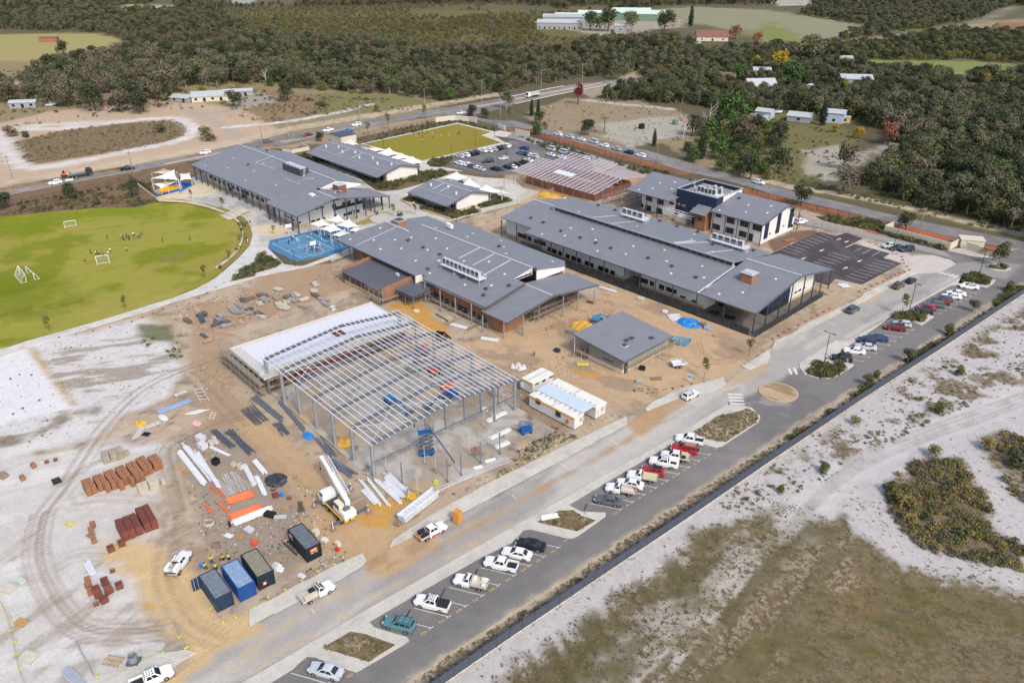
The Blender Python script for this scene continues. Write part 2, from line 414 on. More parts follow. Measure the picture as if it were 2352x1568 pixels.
TR=G(142,122,104)
t20=lambda*a:tl(20,D_(*a));t30=lambda*a:tl(30,D_(*a))
P.tracks(t20(2050,120,1800,220,1500,330,1260,470,1060,670,900,860,760,1080,600,1330,420,1566),TR,1.8,3,.5,.8,.8)
P.tracks(t20(2300,640,2050,700,1750,830,1560,930,1490,1020,1560,1250,1640,1566),TR,1.8,4,.5,.85,1.1)
P.tracks(t30(1640,-20,1600,250,1540,600,1650,800,1750,1000,2100,1150),TR,1.8,4,.45,.6,1.5)
P.tracks(t30(400,-10,330,250,340,480,440,700,600,950,800,1090,1100,1120,1500,1070),TR,1.9,4,.5,.85,.8)
P.tracks(t20(600,1440,650,1530,900,1480,1300,1500,1600,1560),G(168,152,136),1.8,5,.4,.6,2.2)
P.tracks(t30(600,900,900,950,1300,950,1700,1000),G(168,156,142),1.8,5,.35,.55,2.4)
P.tracks(t30(500,500,700,390,950,400),G(160,146,130),1.8,4,.4,.55,1.4)
P.tracks(t30(120,30,150,200,330,500,560,760),G(176,166,152),1.8,4,.4,.55,1.4)
P.tracks(tl(20,D_(1800,260,1950,400,2100,560,2300,760)),TR,1.8,4,.5,.6,2)
P.tracks(tl(21,D_(-100,900,100,1050,350,1250,500,1450)),G(160,132,104),1.8,4,.45,.5,2)
P.tracks(tl(11,D_(0,1320,250,1160,500,950,700,820)),G(160,132,104),1.8,6,.45,.55,2.4)
P.tracks(tl(12,D_(650,1180,900,1230,850,1320,500,1420,200,1500)),G(168,138,106),1.8,6,.45,.5,2.4)
P.tracks(tl(12,D_(800,1150,1200,1300,1700,1500,2300,1560)),G(170,140,108),1.8,6,.45,.5,2.2)
P.tracks(tl(22,D_(1700,0,1760,120,1900,180,2100,100,2351,0)),G(160,130,100),1.8,5,.45,.6,1.6)
P.tracks(tl(22,D_(0,180,400,300,800,460,1100,640,1300,740)),G(160,136,112),1.8,6,.45,.5,2.4)
P.tracks(tl(13,D_(100,1480,500,1300,800,1160,1000,1120)),G(166,138,106),1.8,5,.45,.5,1.8)
P.poly(D_(900,1590,1500,1190,1990,880,2352,650,2500,560,2500,700,1980,940,1180,1480,1010,1600),G(190,176,158),1,1,spk=.75)
P.sk(D_(920,1575,1521,1181,1764,1022),.8,G(206,190,162),.5,.4)
P.sk(D_(960,1575,1176,1432,1560,1172,1764,1040),1.2,G(120,108,82),.8,1.4,.6)
P.poly(D_(1020,1572,1176,1462,1764,1063,1974,923,2352,676,2600,520,3200,900,2400,2200,900,2200),DUNE,.6,.4,spk=.45)
P.poly(D_(990,1640,1250,1500,1470,1330,1640,1225,1800,1160,1940,1190,2060,1310,2352,1370,2900,1500,2200,2400,900,2400),G(122,112,82),3,6,.95,spk=.8)
fo,fd=np.array(W((1020,1568))[:2]),np.array(W((2352,674.5))[:2])-np.array(W((1020,1568))[:2])
FL=np.linalg.norm(fd);fd=fd/FL;fn=np.array([fd[1],-fd[0]])
def off_fence(s_,o_):
 return fo+fd*s_+fn*o_
i=np.nonzero((X>0)&(X<150)&(Y<220)&(Y>40))[0]
rel=np.stack([X[i],Y[i]],1)-fo;ss,oo=rel@fd,rel@fn
rill=fbm(ss+oo*.35+P.n1[i],oo*.07,.8,2,77)+.12*np.clip((oo-4)/6,-1,1)
wt=np.clip((rill-0)/.08,0,1)*np.clip((oo-2.5)/3,0,1)*np.clip((13-oo)/4,0,1)*np.clip((62-ss)/12,0,1)
P._mix(i,wt*.9,G(100,93,64),.6)
wt=np.clip((fbm(ss*.25,oo,.5,4,78)-.02)/.06,0,1)*np.clip((oo-9)/2,0,1)*np.clip((17-oo)/4,0,1)*np.clip((66-ss)/8,0,1)
P._mix(i,wt*.9,G(98,94,54),.5)
P.sk(D_(1300,1640,1470,1500,1620,1380,1760,1260,1880,1150),7,G(186,178,168),4,6,.75,spk=.5)
for k,(o1,o2)in en(((0,0),(18,14),(40,26),(64,40),(-22,-20))):
 P.sk(D_(1480+o1,1600+o2,1640+o1,1420+o2,1790+o1,1240+o2,1880+o1,1140+o2),.9,G(116,104,70)if k%2 else G(198,190,180),.6,1,.6)
P.sk(D_(1830,1200,1900,1110,2000,1040,2130,985,2250,945,2400,890),6.5,G(206,203,200),2,1.2,.95,spk=.1)
for o in(-12,-2,9,18):P.sk(D_(1780,1260+o,1880,1130+o,1990,1048+o,2130,990+o,2250,950+o,2400,893+o),.7,G(158,150,142),.5,.4,.6)
dunes=D_(1600,1180,1764,1070,1974,930,2352,690,2500,700,2400,880,2130,970,1900,1100,1800,1170)
P.mo(dunes,G(128,112,90),.16,.05,.75,61,3,spk=.9);P.mo(dunes,G(118,108,70),.3,.12,.7,62,3,spk=.6)
P.poly(D_(2030,1110,2110,1060,2200,1060,2260,1130,2290,1200,2352,1260,2400,1330,2250,1290,2120,1260,2050,1190),G(122,104,76),2,4,.9,spk=.8)
P.poly(D_(2255,1000,2300,980,2400,1020,2400,1200,2310,1110),G(136,120,92),2,4,.7,spk=.8)
P.sk(D_(1960,1130,2040,1220,2130,1290,2260,1320),5,G(194,190,184),3,5,.85,spk=.6)
gl=D_(1880,1330,2060,1310,2352,1380,2700,1500,2300,1900,1700,1800,1800,1500)
P.mo(gl,G(90,92,44),.12,-.06,.85,63,5,spk=.7,ang=R(-30),str_=2.5);P.poly(D_(1910,1340,1990,1335,2010,1390,1960,1420,1900,1400),G(144,116,84),3,5,.6)
P.mo(gl,G(132,118,84),.5,.06,.6,64,3,ang=R(-30),str_=3)
P.poly(D_(1720,1460,1830,1440,1860,1520,1760,1568,1680,1580),G(102,98,48),4,6,.7)
P.mo(D_(1100,1660,1250,1500,1640,1240,1800,1170,1940,1200,1900,1340,1700,1560,1500,1700),G(92,88,52),.22,.03,.7,65,3,ang=R(45),str_=3)
P.mo(D_(1500,1600,1800,1250,1950,1200,2060,1310,1850,1500,1700,1700),G(176,160,140),.5,.05,.6,66,3,ang=R(48),str_=5)
P.sk(tl(2,D_(0,1180,330,1250,700,1350,1000,1440,1300,1510,1560,1580)),6,REDS,1.2,1)
P.sk(tl(13,D_(-300,160,0,235,250,310,600,380,1150,520)),7,REDS,1.5,2)
P.poly(tl(13,D_(860,530,1000,520,1160,480,1330,515,1500,545,1790,620,1760,660,1640,660,1100,560,950,580)),G(176,108,76),1,1)
P.poly(tl(13,D_(1900,670,2080,690,2140,740,2110,780,1980,700)),REDS,1,1)
P.poly(tl(2,D_(150,1250,420,1330,700,1430,850,1480,700,1480,400,1400,200,1310)),G(128,102,78),1.5,3,spk=.6)
P.poly(tl(13,D_(0,640,240,560,430,540,460,570,60,740)),G(126,104,88),1,2)
P.poly(tl(13,D_(820,640,1230,740,1330,780,1560,770,1740,850,1580,940,1350,950,1250,910,1240,850,1060,780)),G(206,198,188),1,2,spk=.2)
relief=.05+.1*np.clip(P.n2+.4,0,1)+.08*np.clip(P.n1+.4,0,1)
far_relief=np.clip((Y-330)/200,0,1)*1.2*np.clip(P.n1+.3,0,1)*0
Z=-relief-far_relief
nx,ny=len(gx),len(gy)
ii=(np.arange(ny-1)[:,None]*nx+np.arange(nx-1)[None,:]).ravel()
faces=np.stack([ii,ii+1,ii+nx+1,ii+nx],1)
me=bpy.data.meshes.new('ground')
me.vertices.add(len(X));me.vertices.foreach_set('co',np.stack([X,Y,Z],1).astype(np.float32).ravel())
me.loops.add(faces.size);me.loops.foreach_set('vertex_index',faces.astype(np.int32).ravel())
me.polygons.add(len(faces));me.polygons.foreach_set('loop_start',np.arange(0,faces.size,4,dtype=np.int32))
me.polygons.foreach_set('use_smooth',np.ones(len(faces),bool));me.update(calc_edges=True)
ca=me.color_attributes.new('col','FLOAT_COLOR','POINT');ca.data.foreach_set('color',np.column_stack([P.c,np.ones(len(X))]).astype(np.float32).ravel())
sa_=me.attributes.new('spk','FLOAT','POINT');sa_.data.foreach_set('value',P.k.astype(np.float32))
me.materials.append(ground_material())
ground=link('ground',me);ground['kind']='structure';ground['label']='sandy ground of building site, dunes and bushland'
GP=P
def sheet(name,pts,z,col,step=None,paint=None,label=None,parent=None,skirt=.25,world_pts=False,jig=0):
 """a flat area with its own painted surface, its edge turned down into the ground"""
 pl=[V3(p[:2])for p in pts]if world_pts else[V3(W(p)[:2])for p in pts]
 ar=sum(pl[i].x*pl[(i+1)%len(pl)].y-pl[(i+1)%len(pl)].x*pl[i].y for i in range(len(pl)))
 if ar<0:pl.reverse()
 if jig or step:
  out=[];L=step or 1
  for a,b in zip(pl,pl[1:]+pl[:1]):
   k=max(1,int((b-a).length/L))
   for t in range(k):
    p=a.lerp(b,t/k)
    if jig:
     f=float(fbm(np.array([p.x]),np.array([p.y]),.5,3,4)[0]);nrm=V3((b.y-a.y,a.x-b.x)).normalized();p=p+nrm*f*jig*3
    out.append(p)
  pl=out
 n=len(pl);pts_in=list(pl)
 if step:
  arr=np.array([tuple(p)for p in pl]);lo,hi=arr.min(0),arr.max(0)
  xx,yy=np.meshgrid(np.arange(lo[0],hi[0],step),np.arange(lo[1],hi[1],step));xx,yy=xx.ravel(),yy.ravel()
  ok=inside_dist(xx,yy,arr)>step*.4
  pts_in+=[V3((a,b))for a,b in zip(xx[ok],yy[ok])]
 v2,_,f2,*_r=delaunay_2d_cdt(pts_in,[(i,(i+1)%n)for i in range(n)],[],1,1e-5)
 v=[(p.x,p.y,z)for p in v2];f=[tuple(a)for a in f2];m=len(v)
 v+=[(p.x,p.y,z)for p in pl]+[(p.x,p.y,z-skirt)for p in pl]
 f+=[(m+i,m+n+i,m+n+(i+1)%n,m+(i+1)%n)for i in range(n)]
 a=np.array(v);S_=Paint(a[:,0],a[:,1],col)
 if paint:paint(S_)
 me=attr_mesh(name,v,f,S_)
 o=link(name,me,parent)
 if parent is None:o['kind']='structure'
 if label:o['label']=label
 return o
T=tl
kerbR=D_(900,1586,928,1568,1176,1404,1521,1179,1764,1021,1840,967,1989,877,2134,784)+T(13,D_(2200,1110,2351,1030))
road_out=kerbR+D_(2420,600,2420,575)+T(13,D_(2351,700,2220,740,2150,790,2080,800,1900,780,1700,745,1640,735))+T(13,D_(1300,655,1000,580,700,520,400,440,290,395,250,470,300,500,420,520,700,570,880,610,930,620,1100,660,1220,745,1500,765,1680,810,1740,850,1590,935,1380,945,1330,965,1080,1090,880,1160,830,1220,700,1290,340,1470,60,1560))+T(23,D_(20,130,-30,190))+T(22,D_(2110,265,1940,400,1830,470,1560,510,1240,640,1060,760,600,1010,0,1330))+D_(1042,1187,953,1229)+T(31,D_(1220,330,980,490,730,635,470,770,150,930,0,1010))+D_(560,1450,470,1500,380,1568,300,1660,420,1720,700,1700)
def paint_road(S):
 sand=G(196,178,152)
 S.mo(D_(300,1700,2400,1700,2400,500,1600,400,300,1400),G(142,138,134),.1,.03,.5,11,1)
 main=D_(400,1640,588,1550,1176,1219,1551,1008,1946,784,2214,634,2130,610,1760,790,1440,975,1176,1117,1000,1210,588,1430,380,1560)
 S.poly(main,G(182,177,170),1,1.5,.9)
 S.mo(main,G(200,194,184),.14,0,.8,12,1,ang=R(46),str_=7);S.mo(main,G(146,142,137),.25,.1,.6,13,1,ang=R(46),str_=6)
 S.sk(D_(1250,1120,1000,1250,700,1400,520,1540),1.4,sand,1,.8,.8);S.sk(D_(1460,1000,1176,1160,1000,1260),1.2,G(176,150,118),.8,.8,.8)
 S.sk(D_(1176,1200,900,1350,588,1530),1,sand,.8,1,.8)
 S.poly(T(31,D_(700,180,1220,20,1450,200,1700,260,1560,380,1250,580,1150,605,960,500,980,380,800,330)),G(196,166,128),1,2,.95)
 S.mo(T(31,D_(900,200,1300,100,1700,250,1300,580,1000,560)),G(160,132,104),.35,.05,.6,14,1,ang=R(46),str_=3)
 S.poly(T(22,D_(1050,640,1300,560,1560,500,1590,560,1450,680,1300,800,1180,870,1070,770)),G(190,158,120),1,1.6,.95)
 S.tracks(T(22,D_(900,560,1150,700,1350,720,1600,560)),G(150,124,98),1.8,4,.4,.6,1.4)
 S.poly(T(22,D_(1880,430,2020,370,2130,370,2110,400,1950,450)),G(232,230,226),.6,.6)
 S.poly(T(22,D_(1700,330,1960,330,2120,270,2351,180,2351,260,2100,400,1900,460)),G(190,166,136),1,1.2,.85)
 S.poly(T(13,D_(560,1240,820,1150,1000,1090,1080,1100,980,1180,800,1240)),G(204,176,138),1,1.2,.9)
 S.poly(D_(300,1580,480,1480,590,1425,610,1440,500,1500,420,1568,330,1660),G(208,178,132),1,1.5,.95)
 S.poly(D_(880,1600,928,1568,1176,1404,1521,1179,1764,1021,1700,1020,1500,1150,1176,1370,890,1560),G(150,146,140),2,1,.4)
 S.sk(kerbR,.8,G(196,184,162),.5,.5,.8,sm=0)
 S.mo(T(22,D_(1900,420,2351,250,2600,350,2560,700,2200,620)),G(172,164,154),.3,0,.6,15,1)
 S.poly(T(13,D_(1330,940,1740,850,2000,820,2351,860,2200,1000,1900,940,1600,960)),G(164,158,152),1.5,2,.8)
 S.poly(T(13,D_(300,400,1000,590,1640,740,1700,800,1100,660,300,480)),G(170,166,160),1,1,.8)
internal_road=sheet('internal_road',road_out,0,ASPH,.55,paint_road,'dusty internal road and parking aisle along school boundary')
def cpaint(S):
 S.mo(D_(-500,2000,3500,2000,3500,100,-500,100),G(216,210,198),.25,.02,.6,17,.1);S.mo(D_(-500,2000,3500,2000,3500,100,-500,100),G(184,178,166),.5,.1,.5,18,.1)
FP=G(206,201,190)
def path(pts,lab,name='footpath',z=.13,col=FP,step=1,jig=0):return sheet(name,pts,z,col,step,cpaint,lab,jig=jig)
isl1=D_(520,1588,588,1550,848,1397,1176,1211,1551,1001.5,1666,931.5)+T(22,D_(2080,583,2200,608,2282,690,2265,742,1930,962,1880,975,1760,945))+T(22,D_(1740,925,1500,920,520,1500,640,1566))+T(32,D_(860,5,860,40,600,222,550,242,490,237,170,158,110,165))+D_(1176,1246,1100,1283,930,1380,848,1428)+T(31,D_(1090,1062,1390,1150,1408,1180,1350,1222,960,1450,920,1472,870,1457,640,1380,540,1332,470,1326,400,1380,340,1440))+D_(588,1588)
central_path=path(isl1,'long pale concrete footpath between internal road and angled bays')
isl2=T(23,D_(290,240,290,200,560,30,620,-5))+D_(1946,784,2214,634.5)+T(13,D_(1810,975,1830,1000,1760,1050,1680,1055))+T(13,D_(1180,1330,1050,1400))+T(23,D_(580,150,700,190,790,212,780,230,630,325,560,342,440,333,330,300))
path(isl2,'concrete footpath with planted nose right of roundabout')
path(T(13,D_(1050,1400,1180,1330,1190,1320,1350,1395,1410,1425,1525,1345,1510,1335,1400,1310,1200,1300,1120,1350)),'concrete kerb round planted island midway along right bays')
path(T(13,D_(1750,1020,1800,950,1830,985,2060,980,2090,1010,2070,1040,2010,1075,1900,1060,1750,1035)),'concrete kerb round planted island at right end of bays')
path(T(13,D_(2010,860,2100,850,2210,880,2235,905,2190,925,2080,915,2020,895)),'kerbed island under young tree by back gate')
path(T(31,D_(-60,890,0,872,300,715,590,560,980,380,1010,440,980,490,730,637,440,790,190,925,150,932,0,1012,-60,1040)),'concrete footpath below shipping containers',jig=.15)
path(D_(895,1258,902,1240,950,1208,985,1186,1030,1159,1100,1121,1176,1082.5)+T(22,D_(600,902,1050,690,1060,758,600,1010,0,1330))+D_(1042,1187,953,1229),'concrete footpath between steel frame and internal road',jig=.1)
path(T(22,D_(1220,620,1285,560,1560,430,1940,328,1965,385,1930,420,1830,465,1560,505,1240,638)),'concrete footpath by white hatchback',jig=.15)
path(T(22,D_(2110,232,2351,82))+T(13,D_(360,1400,715,1235,830,1180,880,1130,1240,950,1330,905,1380,940,1080,1090,840,1220,700,1288,340,1468,60,1560))+T(22,D_(2351,190,2180,265)),'concrete footpath below long classroom block',jig=.15)
path(T(30,D_(870,1600,1100,1480,1300,1380,1450,1300,1700,1270,1800,1290,1650,1370,1600,1420,1560,1500,1300,1640)),'concrete footpath corner at sandy site entrance',jig=.2)
BEDS=[]
def bed(pts,lab,col=G(140,124,92),spk=.8,z=.17):
 BEDS.append((pts,z,col[0]<.14))
 def pt(S):S.k[:]=spk;S.mo(pts,G(104,106,52),.5,.05,.8,23,.5);S.mo(pts,G(186,172,150),.6,.1,.7,24,.5)
 return sheet('garden_bed',pts,z,col,.4,pt,lab,skirt=.1)
bed(T(31,D_(615,1250,870,1100,1000,1122,1280,1222,1035,1378)),'weedy diamond garden bed by teal hatchback')
bed(T(32,D_(230,95,330,35,430,-10,560,-15,640,40,770,80,600,180)),'weedy garden bed with pipes on it')
bed(T(22,D_(1670,830,1760,775,1880,690,2010,660,2110,640,2165,612,2250,660,2268,705,2230,752,1970,922,1880,920,1750,890)),'scrubby sand bed left of roundabout',G(176,160,136))
bed(T(23,D_(360,300,430,245,395,210,440,190,520,215,700,205,720,235,590,330,440,330)),'planted bed at roundabout nose',G(120,104,74))
bed(T(13,D_(1140,1355,1190,1310,1440,1330,1470,1355,1400,1390)),'planted bed under lamp among right bays',G(110,100,70))
bed(T(13,D_(1770,1015,1830,950,1990,950,2060,1000,2000,1050)),'planted bed at right end of bays',G(110,100,70))
bed(T(13,D_(2030,878,2130,860,2200,885,2180,915,2080,905)),'planted island bed by back gate',G(90,90,56))
def rb(S):S.mo(T(23,D_(-300,300,400,300,400,700,-300,700)),G(150,126,100),.4,0,.8,25,.1,ang=R(-40),str_=4)
c_=Q(23,95,465);e_=Q(23,280,490);rr=(e_-c_).length
ring=[(c_.x+rr*cos(k*pi/16),c_.y+rr*sin(k*pi/16))for k in range(32)]
sheet('roundabout_kerb',ring,.12,G(196,178,150),1,None,'kerb ring of small roundabout',world_pts=True)
sheet('roundabout_centre',[(c_.x+(a-c_.x)*.9,c_.y+(b-c_.y)*.9)for a,b in ring],.16,G(196,168,136),.5,rb,'ploughed sand centre of small roundabout',world_pts=True)
def far_road(S):S.mo(D_(-800,800,3500,800,3500,100,-800,100),G(158,152,146),.12,0,.6,26,.1);S.mo(D_(-800,800,3500,800,3500,100,-800,100),G(112,110,112),.3,.08,.5,27,.1)
sheet('back_road',T(1,D_(2000,1058,2120,1100))+T(2,D_(0,1105,250,1168,440,1212,830,1310,1000,1342,1200,1372,1650,1500,1760,1530))+T(13,D_(0,132,450,240,800,320,1100,395,1500,480,2000,580,2351,652))+D_(2450,565,2600,610,2600,650,2430,590)+
      T(13,D_(2351,705,2200,720,2130,690,1940,662,1780,640,1400,535,1150,480,600,350,0,208))+T(12,D_(2190,150,1900,72,1560,0))+T(2,D_(1300,1488,1000,1418,700,1330,330,1235,160,1190,40,1170,-60,1165))+T(1,D_(2200,1150,2050,1110,1960,1075)),0,G(136,132,130),1.6,far_road,'sealed back road behind school',jig=.12)
hw_up=D_(-500,520)+T(10,D_(0,195,500,100,1100,0))+T(0,D_(1100,1540,1830,1408,2351,1300))+T(1,D_(0,1285,300,1240,600,1182,900,1122,1400,1050,1900,965,2250,905))+T(2,D_(0,878,250,830,550,778,890,740,1250,690,1500,655,1800,610))
hw_lo=D_(-500,535)+T(10,D_(0,236,900,62,1300,0))+T(0,D_(1240,1566,1800,1470,2351,1385))+T(1,D_(0,1345,240,1340,500,1268,1000,1172,1500,1082,1700,1058,1960,1060,2120,1030,2300,985))+T(2,D_(0,962,250,897,550,842,900,776,1000,762,1300,715,1500,675,1800,625))
highway=sheet('highway',hw_up+hw_lo[::-1],.01,G(138,133,130),2.2,far_road,'two lane highway crossing behind school',jig=.15)
def median(pts,lab):sheet('median_strip',pts,.1,G(196,172,150),2,None,lab)
median(T(1,D_(1960,985,2280,930,2290,940,1990,995))+[],'sandy median strip left of truck')
median(T(2,D_(0,912,250,862,550,806,820,760,830,768,560,820,250,875,0,926)),'sandy median strip by white truck')
median(T(1,D_(215,1300,400,1276,405,1284,230,1308)),'short sandy median strip behind school roofs')
median(T(0,D_(1500,1505,1900,1425,2050,1395,2060,1402,1900,1440,1520,1515)),'pinkish median strip left of big school roof')
def dark(S):S.mo(D_(1700,500,2200,500,2200,700,1700,700),G(104,98,98),.3,0,.6,28,.1)
ncp=T(13,D_(475,562,620,600,720,570,870,622,700,700,720,708,800,672,1120,760,1050,800,1225,850,868,1040,620,990,560,1050,420,1010,0,880,-60,850,0,770,70,742))
new_park=sheet('new_car_park',ncp,.02,G(84,79,80),.7,dark,'fresh dark asphalt car park by long classroom block')
def grey(S):S.mo(D_(900,500,1400,500,1400,250,900,250),G(140,137,134),.2,0,.6,29,.1)
cp=D_(1020,366,1050,352,1176,322)+T(2,D_(60,1290,260,1330,640,1440,760,1500,740,1566))+D_(1330,400,1262,392,1200,396,1155,402,1110,402,1045,384)
car_park=sheet('car_park',cp,.02,G(118,116,115),1,grey,'busy staff car park between field and unfinished roof')
sheet('car_park_drive',T(2,D_(-40,1215,0,1205,200,1270,560,1370,760,1430,900,1480,1100,1530,1000,1600,760,1520,640,1450,300,1350,0,1270))+T(1,D_(2340,1270,2180,1250,2310,1200)),.03,G(168,164,160),1.2,grey,'pale drive along back fence to car park')
def grass(S):
 a=D_(-400,800,700,800,700,400,-400,400)
 S.mo(a,G(124,132,30),.05,-.02,.8,35,2);S.mo(a,G(164,152,76),.07,.04,.7,36,2)
 S.poly(T(10,D_(-400,400,500,380,1500,320,1700,330,1500,400,700,470,300,560,-400,640)),G(122,136,22),8,12,.8)
 S.poly(T(10,D_(-400,1000,300,1000,640,1040,700,1200,300,1350,-400,1400)),G(114,126,24),8,14,.7)
 S.poly(T(10,D_(1750,480,1880,480,1870,520,1760,510)),G(112,120,36),3,4,.8)
 for y0 in(520,650,790,870):S.sk(T(10,D_(500+(y0-500),y0+60,1200,y0-20,1900,y0-130)),.8,G(108,116,34),.8,.5,.5)
 S.sk(T(10,D_(0,1130,300,1080,600,1040)),3,G(102,116,26),2,1,.6);S.sk(T(10,D_(0,1330,400,1260,700,1200)),4,G(106,118,28),2,1,.6)
 S.sk(T(10,D_(1000,1340,1500,1180,1800,1020,1990,900,2100,800,2200,640,2180,480)),5,G(170,156,84),3,2,.7)
 S.poly(T(10,D_(1480,790,1560,790,1570,830,1500,830)),G(140,128,88),1,2,.8);S.poly(T(10,D_(1620,770,1690,760,1680,810,1620,800)),G(140,128,88),1,2,.8)
OV=G(156,152,66)
oval=sheet('oval',T(10,D_(-500,480,0,430,500,378,900,343,1250,338,1440,292,1700,300,2000,365,2150,440,2215,540,2225,640,2190,740,2100,830,1990,905,2060,915,1980,985,1800,1085,1600,1165,1360,1238,1000,1350,700,1440,460,1505,240,1562))+D_(0,800,-150,838),.05,OV,.9,grass,'big green school oval')
path(T(10,D_(1440,275,1480,268,1660,285,1800,300,1960,345,2070,392,2040,395,1900,345,1700,302,1460,290)),'curved limestone terrace wall above oval','terrace_wall',.55,G(206,190,158))
path(T(10,D_(2150,430,2215,485,2240,560,2236,640,2200,735,2110,825,1985,912,1975,905,2100,815,2185,730,2222,640,2224,570,2200,500,2140,450)),'curved limestone seat wall at right end of oval','terrace_wall',.5,G(206,190,158))
sheet('grass_bank',T(10,D_(1480,262,1660,270,1900,310,2120,370,2090,388,2070,392,1960,345,1800,300,1660,285)),.3,G(150,142,74),1,None,'strip of worn grass above terrace wall')
sheet('grass_bank',T(10,D_(2180,430,2240,430,2300,510,2318,590,2290,690,2200,790,2065,905,1990,908,2110,825,2200,735,2236,640,2240,560,2215,485)),.2,G(146,132,72),1,None,'worn grass bank behind curved seat wall')
for k in range(4):path(T(10,[(2020+k*45,412-k*16),(2085+k*45,392-k*16),(2175+k*40,428-k*16),(2100+k*45,452-k*16)]),'concrete step of wide stair down to oval','stair_step',.15+.17*k,G(206,196,178))
path(D_(-150,845,0,806)+T(10,D_(240,1566,460,1507,1000,1352,1360,1240,1600,1167,1800,1087,1980,987,2065,915,2200,795,2292,692,2320,590,2351,560))+T(11,D_(0,560,60,700,115,715,260,860,420,880,740,760,760,790,470,880,260,920,0,975))+T(10,D_(2351,975,2180,1035,1960,1095,1600,1200,1380,1275,1000,1390,560,1520,330,1600))+D_(0,822,-150,860),'white concrete path round oval','oval_path',.07,G(214,212,208),1)
pav=T(10,D_(1460,262,1540,240,1650,215,1660,180,1790,130,1760,60,1950,0))+T(1,D_(0,1566,500,1440,900,1600,1100,1750))+D_(880,440,980,430,1050,400,1240,440,1180,470,1060,500,930,540,760,600)+T(11,D_(740,700,830,690,520,560,130,640,110,712,60,700,0,560))+T(10,D_(2351,560,2318,590,2300,510,2240,430,2120,368,1900,308,1660,268))
def pavp(S):
 S.poly(T(10,D_(1780,255,2100,195,2300,280,2351,330,2351,370,2120,350)),G(176,174,174),.4,0);S.poly(T(11,D_(0,300,200,420,420,580,300,600,0,500)),G(176,172,170),.4,0)
 S.poly(T(10,D_(1500,255,1660,215,1800,120,1960,100,1980,190,1780,255)),G(222,204,170),.4,0);S.poly(T(11,D_(-100,520,60,500,250,470,400,580,130,630,0,610)),G(222,202,164),.5,0)
 S.poly(T(11,D_(-60,600,120,600,420,560,520,520,540,555,130,640,-60,680)),G(190,188,186),.4,0)
 S.poly(T(11,D_(880,500,1050,410,1300,350,1480,400,1350,420,1060,480,960,510)),G(162,148,88),.4,.4)
 cpaint(S)
sheet('school_paving',pav,.03,G(198,192,180),.9,pavp,'pale paving round two storey school building')
ring2=[q(11,1250+205*cos(t),450+55*sin(t))for t in np.linspace(0,2*pi,24,endpoint=False)]
path(ring2,'low round wall of sand play pit','play_pit_wall',.35,G(206,198,182),.8)
ring2=[q(11,1250+188*cos(t),450+47*sin(t))for t in np.linspace(0,2*pi,24,endpoint=False)]
sheet('play_pit',ring2,.38,G(200,196,190),.8,None,'round sand play pit by middle building')
court=T(11,D_(110,712,130,640,320,600,520,555,560,545,800,500,1000,560,900,690,740,760,365,836))
def blue(S):S.poly(T(11,D_(500,570,620,540,900,560,840,710,740,650)),srgb(62,108,140,.72),.3,0);S.poly(T(11,D_(150,668,460,592,720,720,410,802)),srgb(98,146,178,.72),.3,0)
court_o=sheet('ball_court',court,.1,srgb(84,134,168,.72),.7,blue,'blue ball court by sails')
fld=T(1,D_(990,1325,1850,1140,2160,1215,2070,1245,2255,1312,1530,1476,1300,1400))
def fgr(S):S.mo(D_(800,450,1300,450,1300,250,800,250),G(150,132,62),.06,.03,.7,37,1);S.mo(D_(800,450,1300,450,1300,250,800,250),G(128,128,44),.05,.05,.6,38,1)
path(T(1,D_(960,1322,1850,1128,2190,1210,2250,1200,2351,1225,2300,1260,2180,1245,2290,1310,2351,1330,2351,1345,2000,1370,1700,1450,1560,1500,1690,1530,1900,1570,1500,1566,1500,1480,1280,1400)),'pale concrete path round small school field','field_path',.05,G(212,206,196))
sheet('school_field',fld,.08,G(146,138,54),1.2,fgr,'small yellow green school field')
path(D_(905,440,960,425,1040,398,1110,408,1180,412,1210,440,1170,462,1060,498,1010,505,960,470),'pale path between small pavilion and car park','school_path',.04,G(210,204,192))
bed2=lambda pts,lab:BEDS.append((pts,.16,True))or sheet('garden_bed',pts,.16,G(112,98,74),.8,lambda S:S.k.fill(.7),lab,skirt=.2)
bed2(T(11,D_(1340,270,1420,220,1560,300,1520,360,1560,370,1780,450,2050,380,2000,340,1800,370)),'planted bed round near side of small pavilion')
bed2(T(11,D_(1720,90,1900,110,2080,220,2200,230,2340,260,2351,280,2060,350,2000,250)),'planted bed and lawn under right-hand sails')
bed2(T(11,D_(1000,100,1340,70,1360,120,1280,170,1100,165)),'planted bed at end of long pavilion')
bed2(T(11,D_(1340,40,1700,0,1760,40,1560,110,1380,100)),'planted bed between pavilions')
bed2(T(11,D_(0,860,40,770,130,790,240,850,180,890,0,940))+T(10,D_(2340,970,2110,1020,2200,950,2300,870)),'planted wedge bed by blue court')
bed2(T(1,D_(1570,1500,1640,1470,1760,1450,1800,1470,1700,1540,1600,1530)),'planted corner bed by car park')
bed2(T(13,D_(440,420,560,420,700,430,1000,470,1110,510,1040,560,700,500,520,460)),'planted bed along back fence')
bed2(T(13,D_(1040,580,1060,565,1660,720,1640,740)),'narrow planted strip under cream wall')
path(T(13,D_(1640,735,1720,715,1790,710,2090,785,2080,800,1900,790,1700,745)),'concrete apron before back gate','gate_apron',.04,G(196,188,172))
O8,A8=Q(21,1090,1250),R(-48.6)
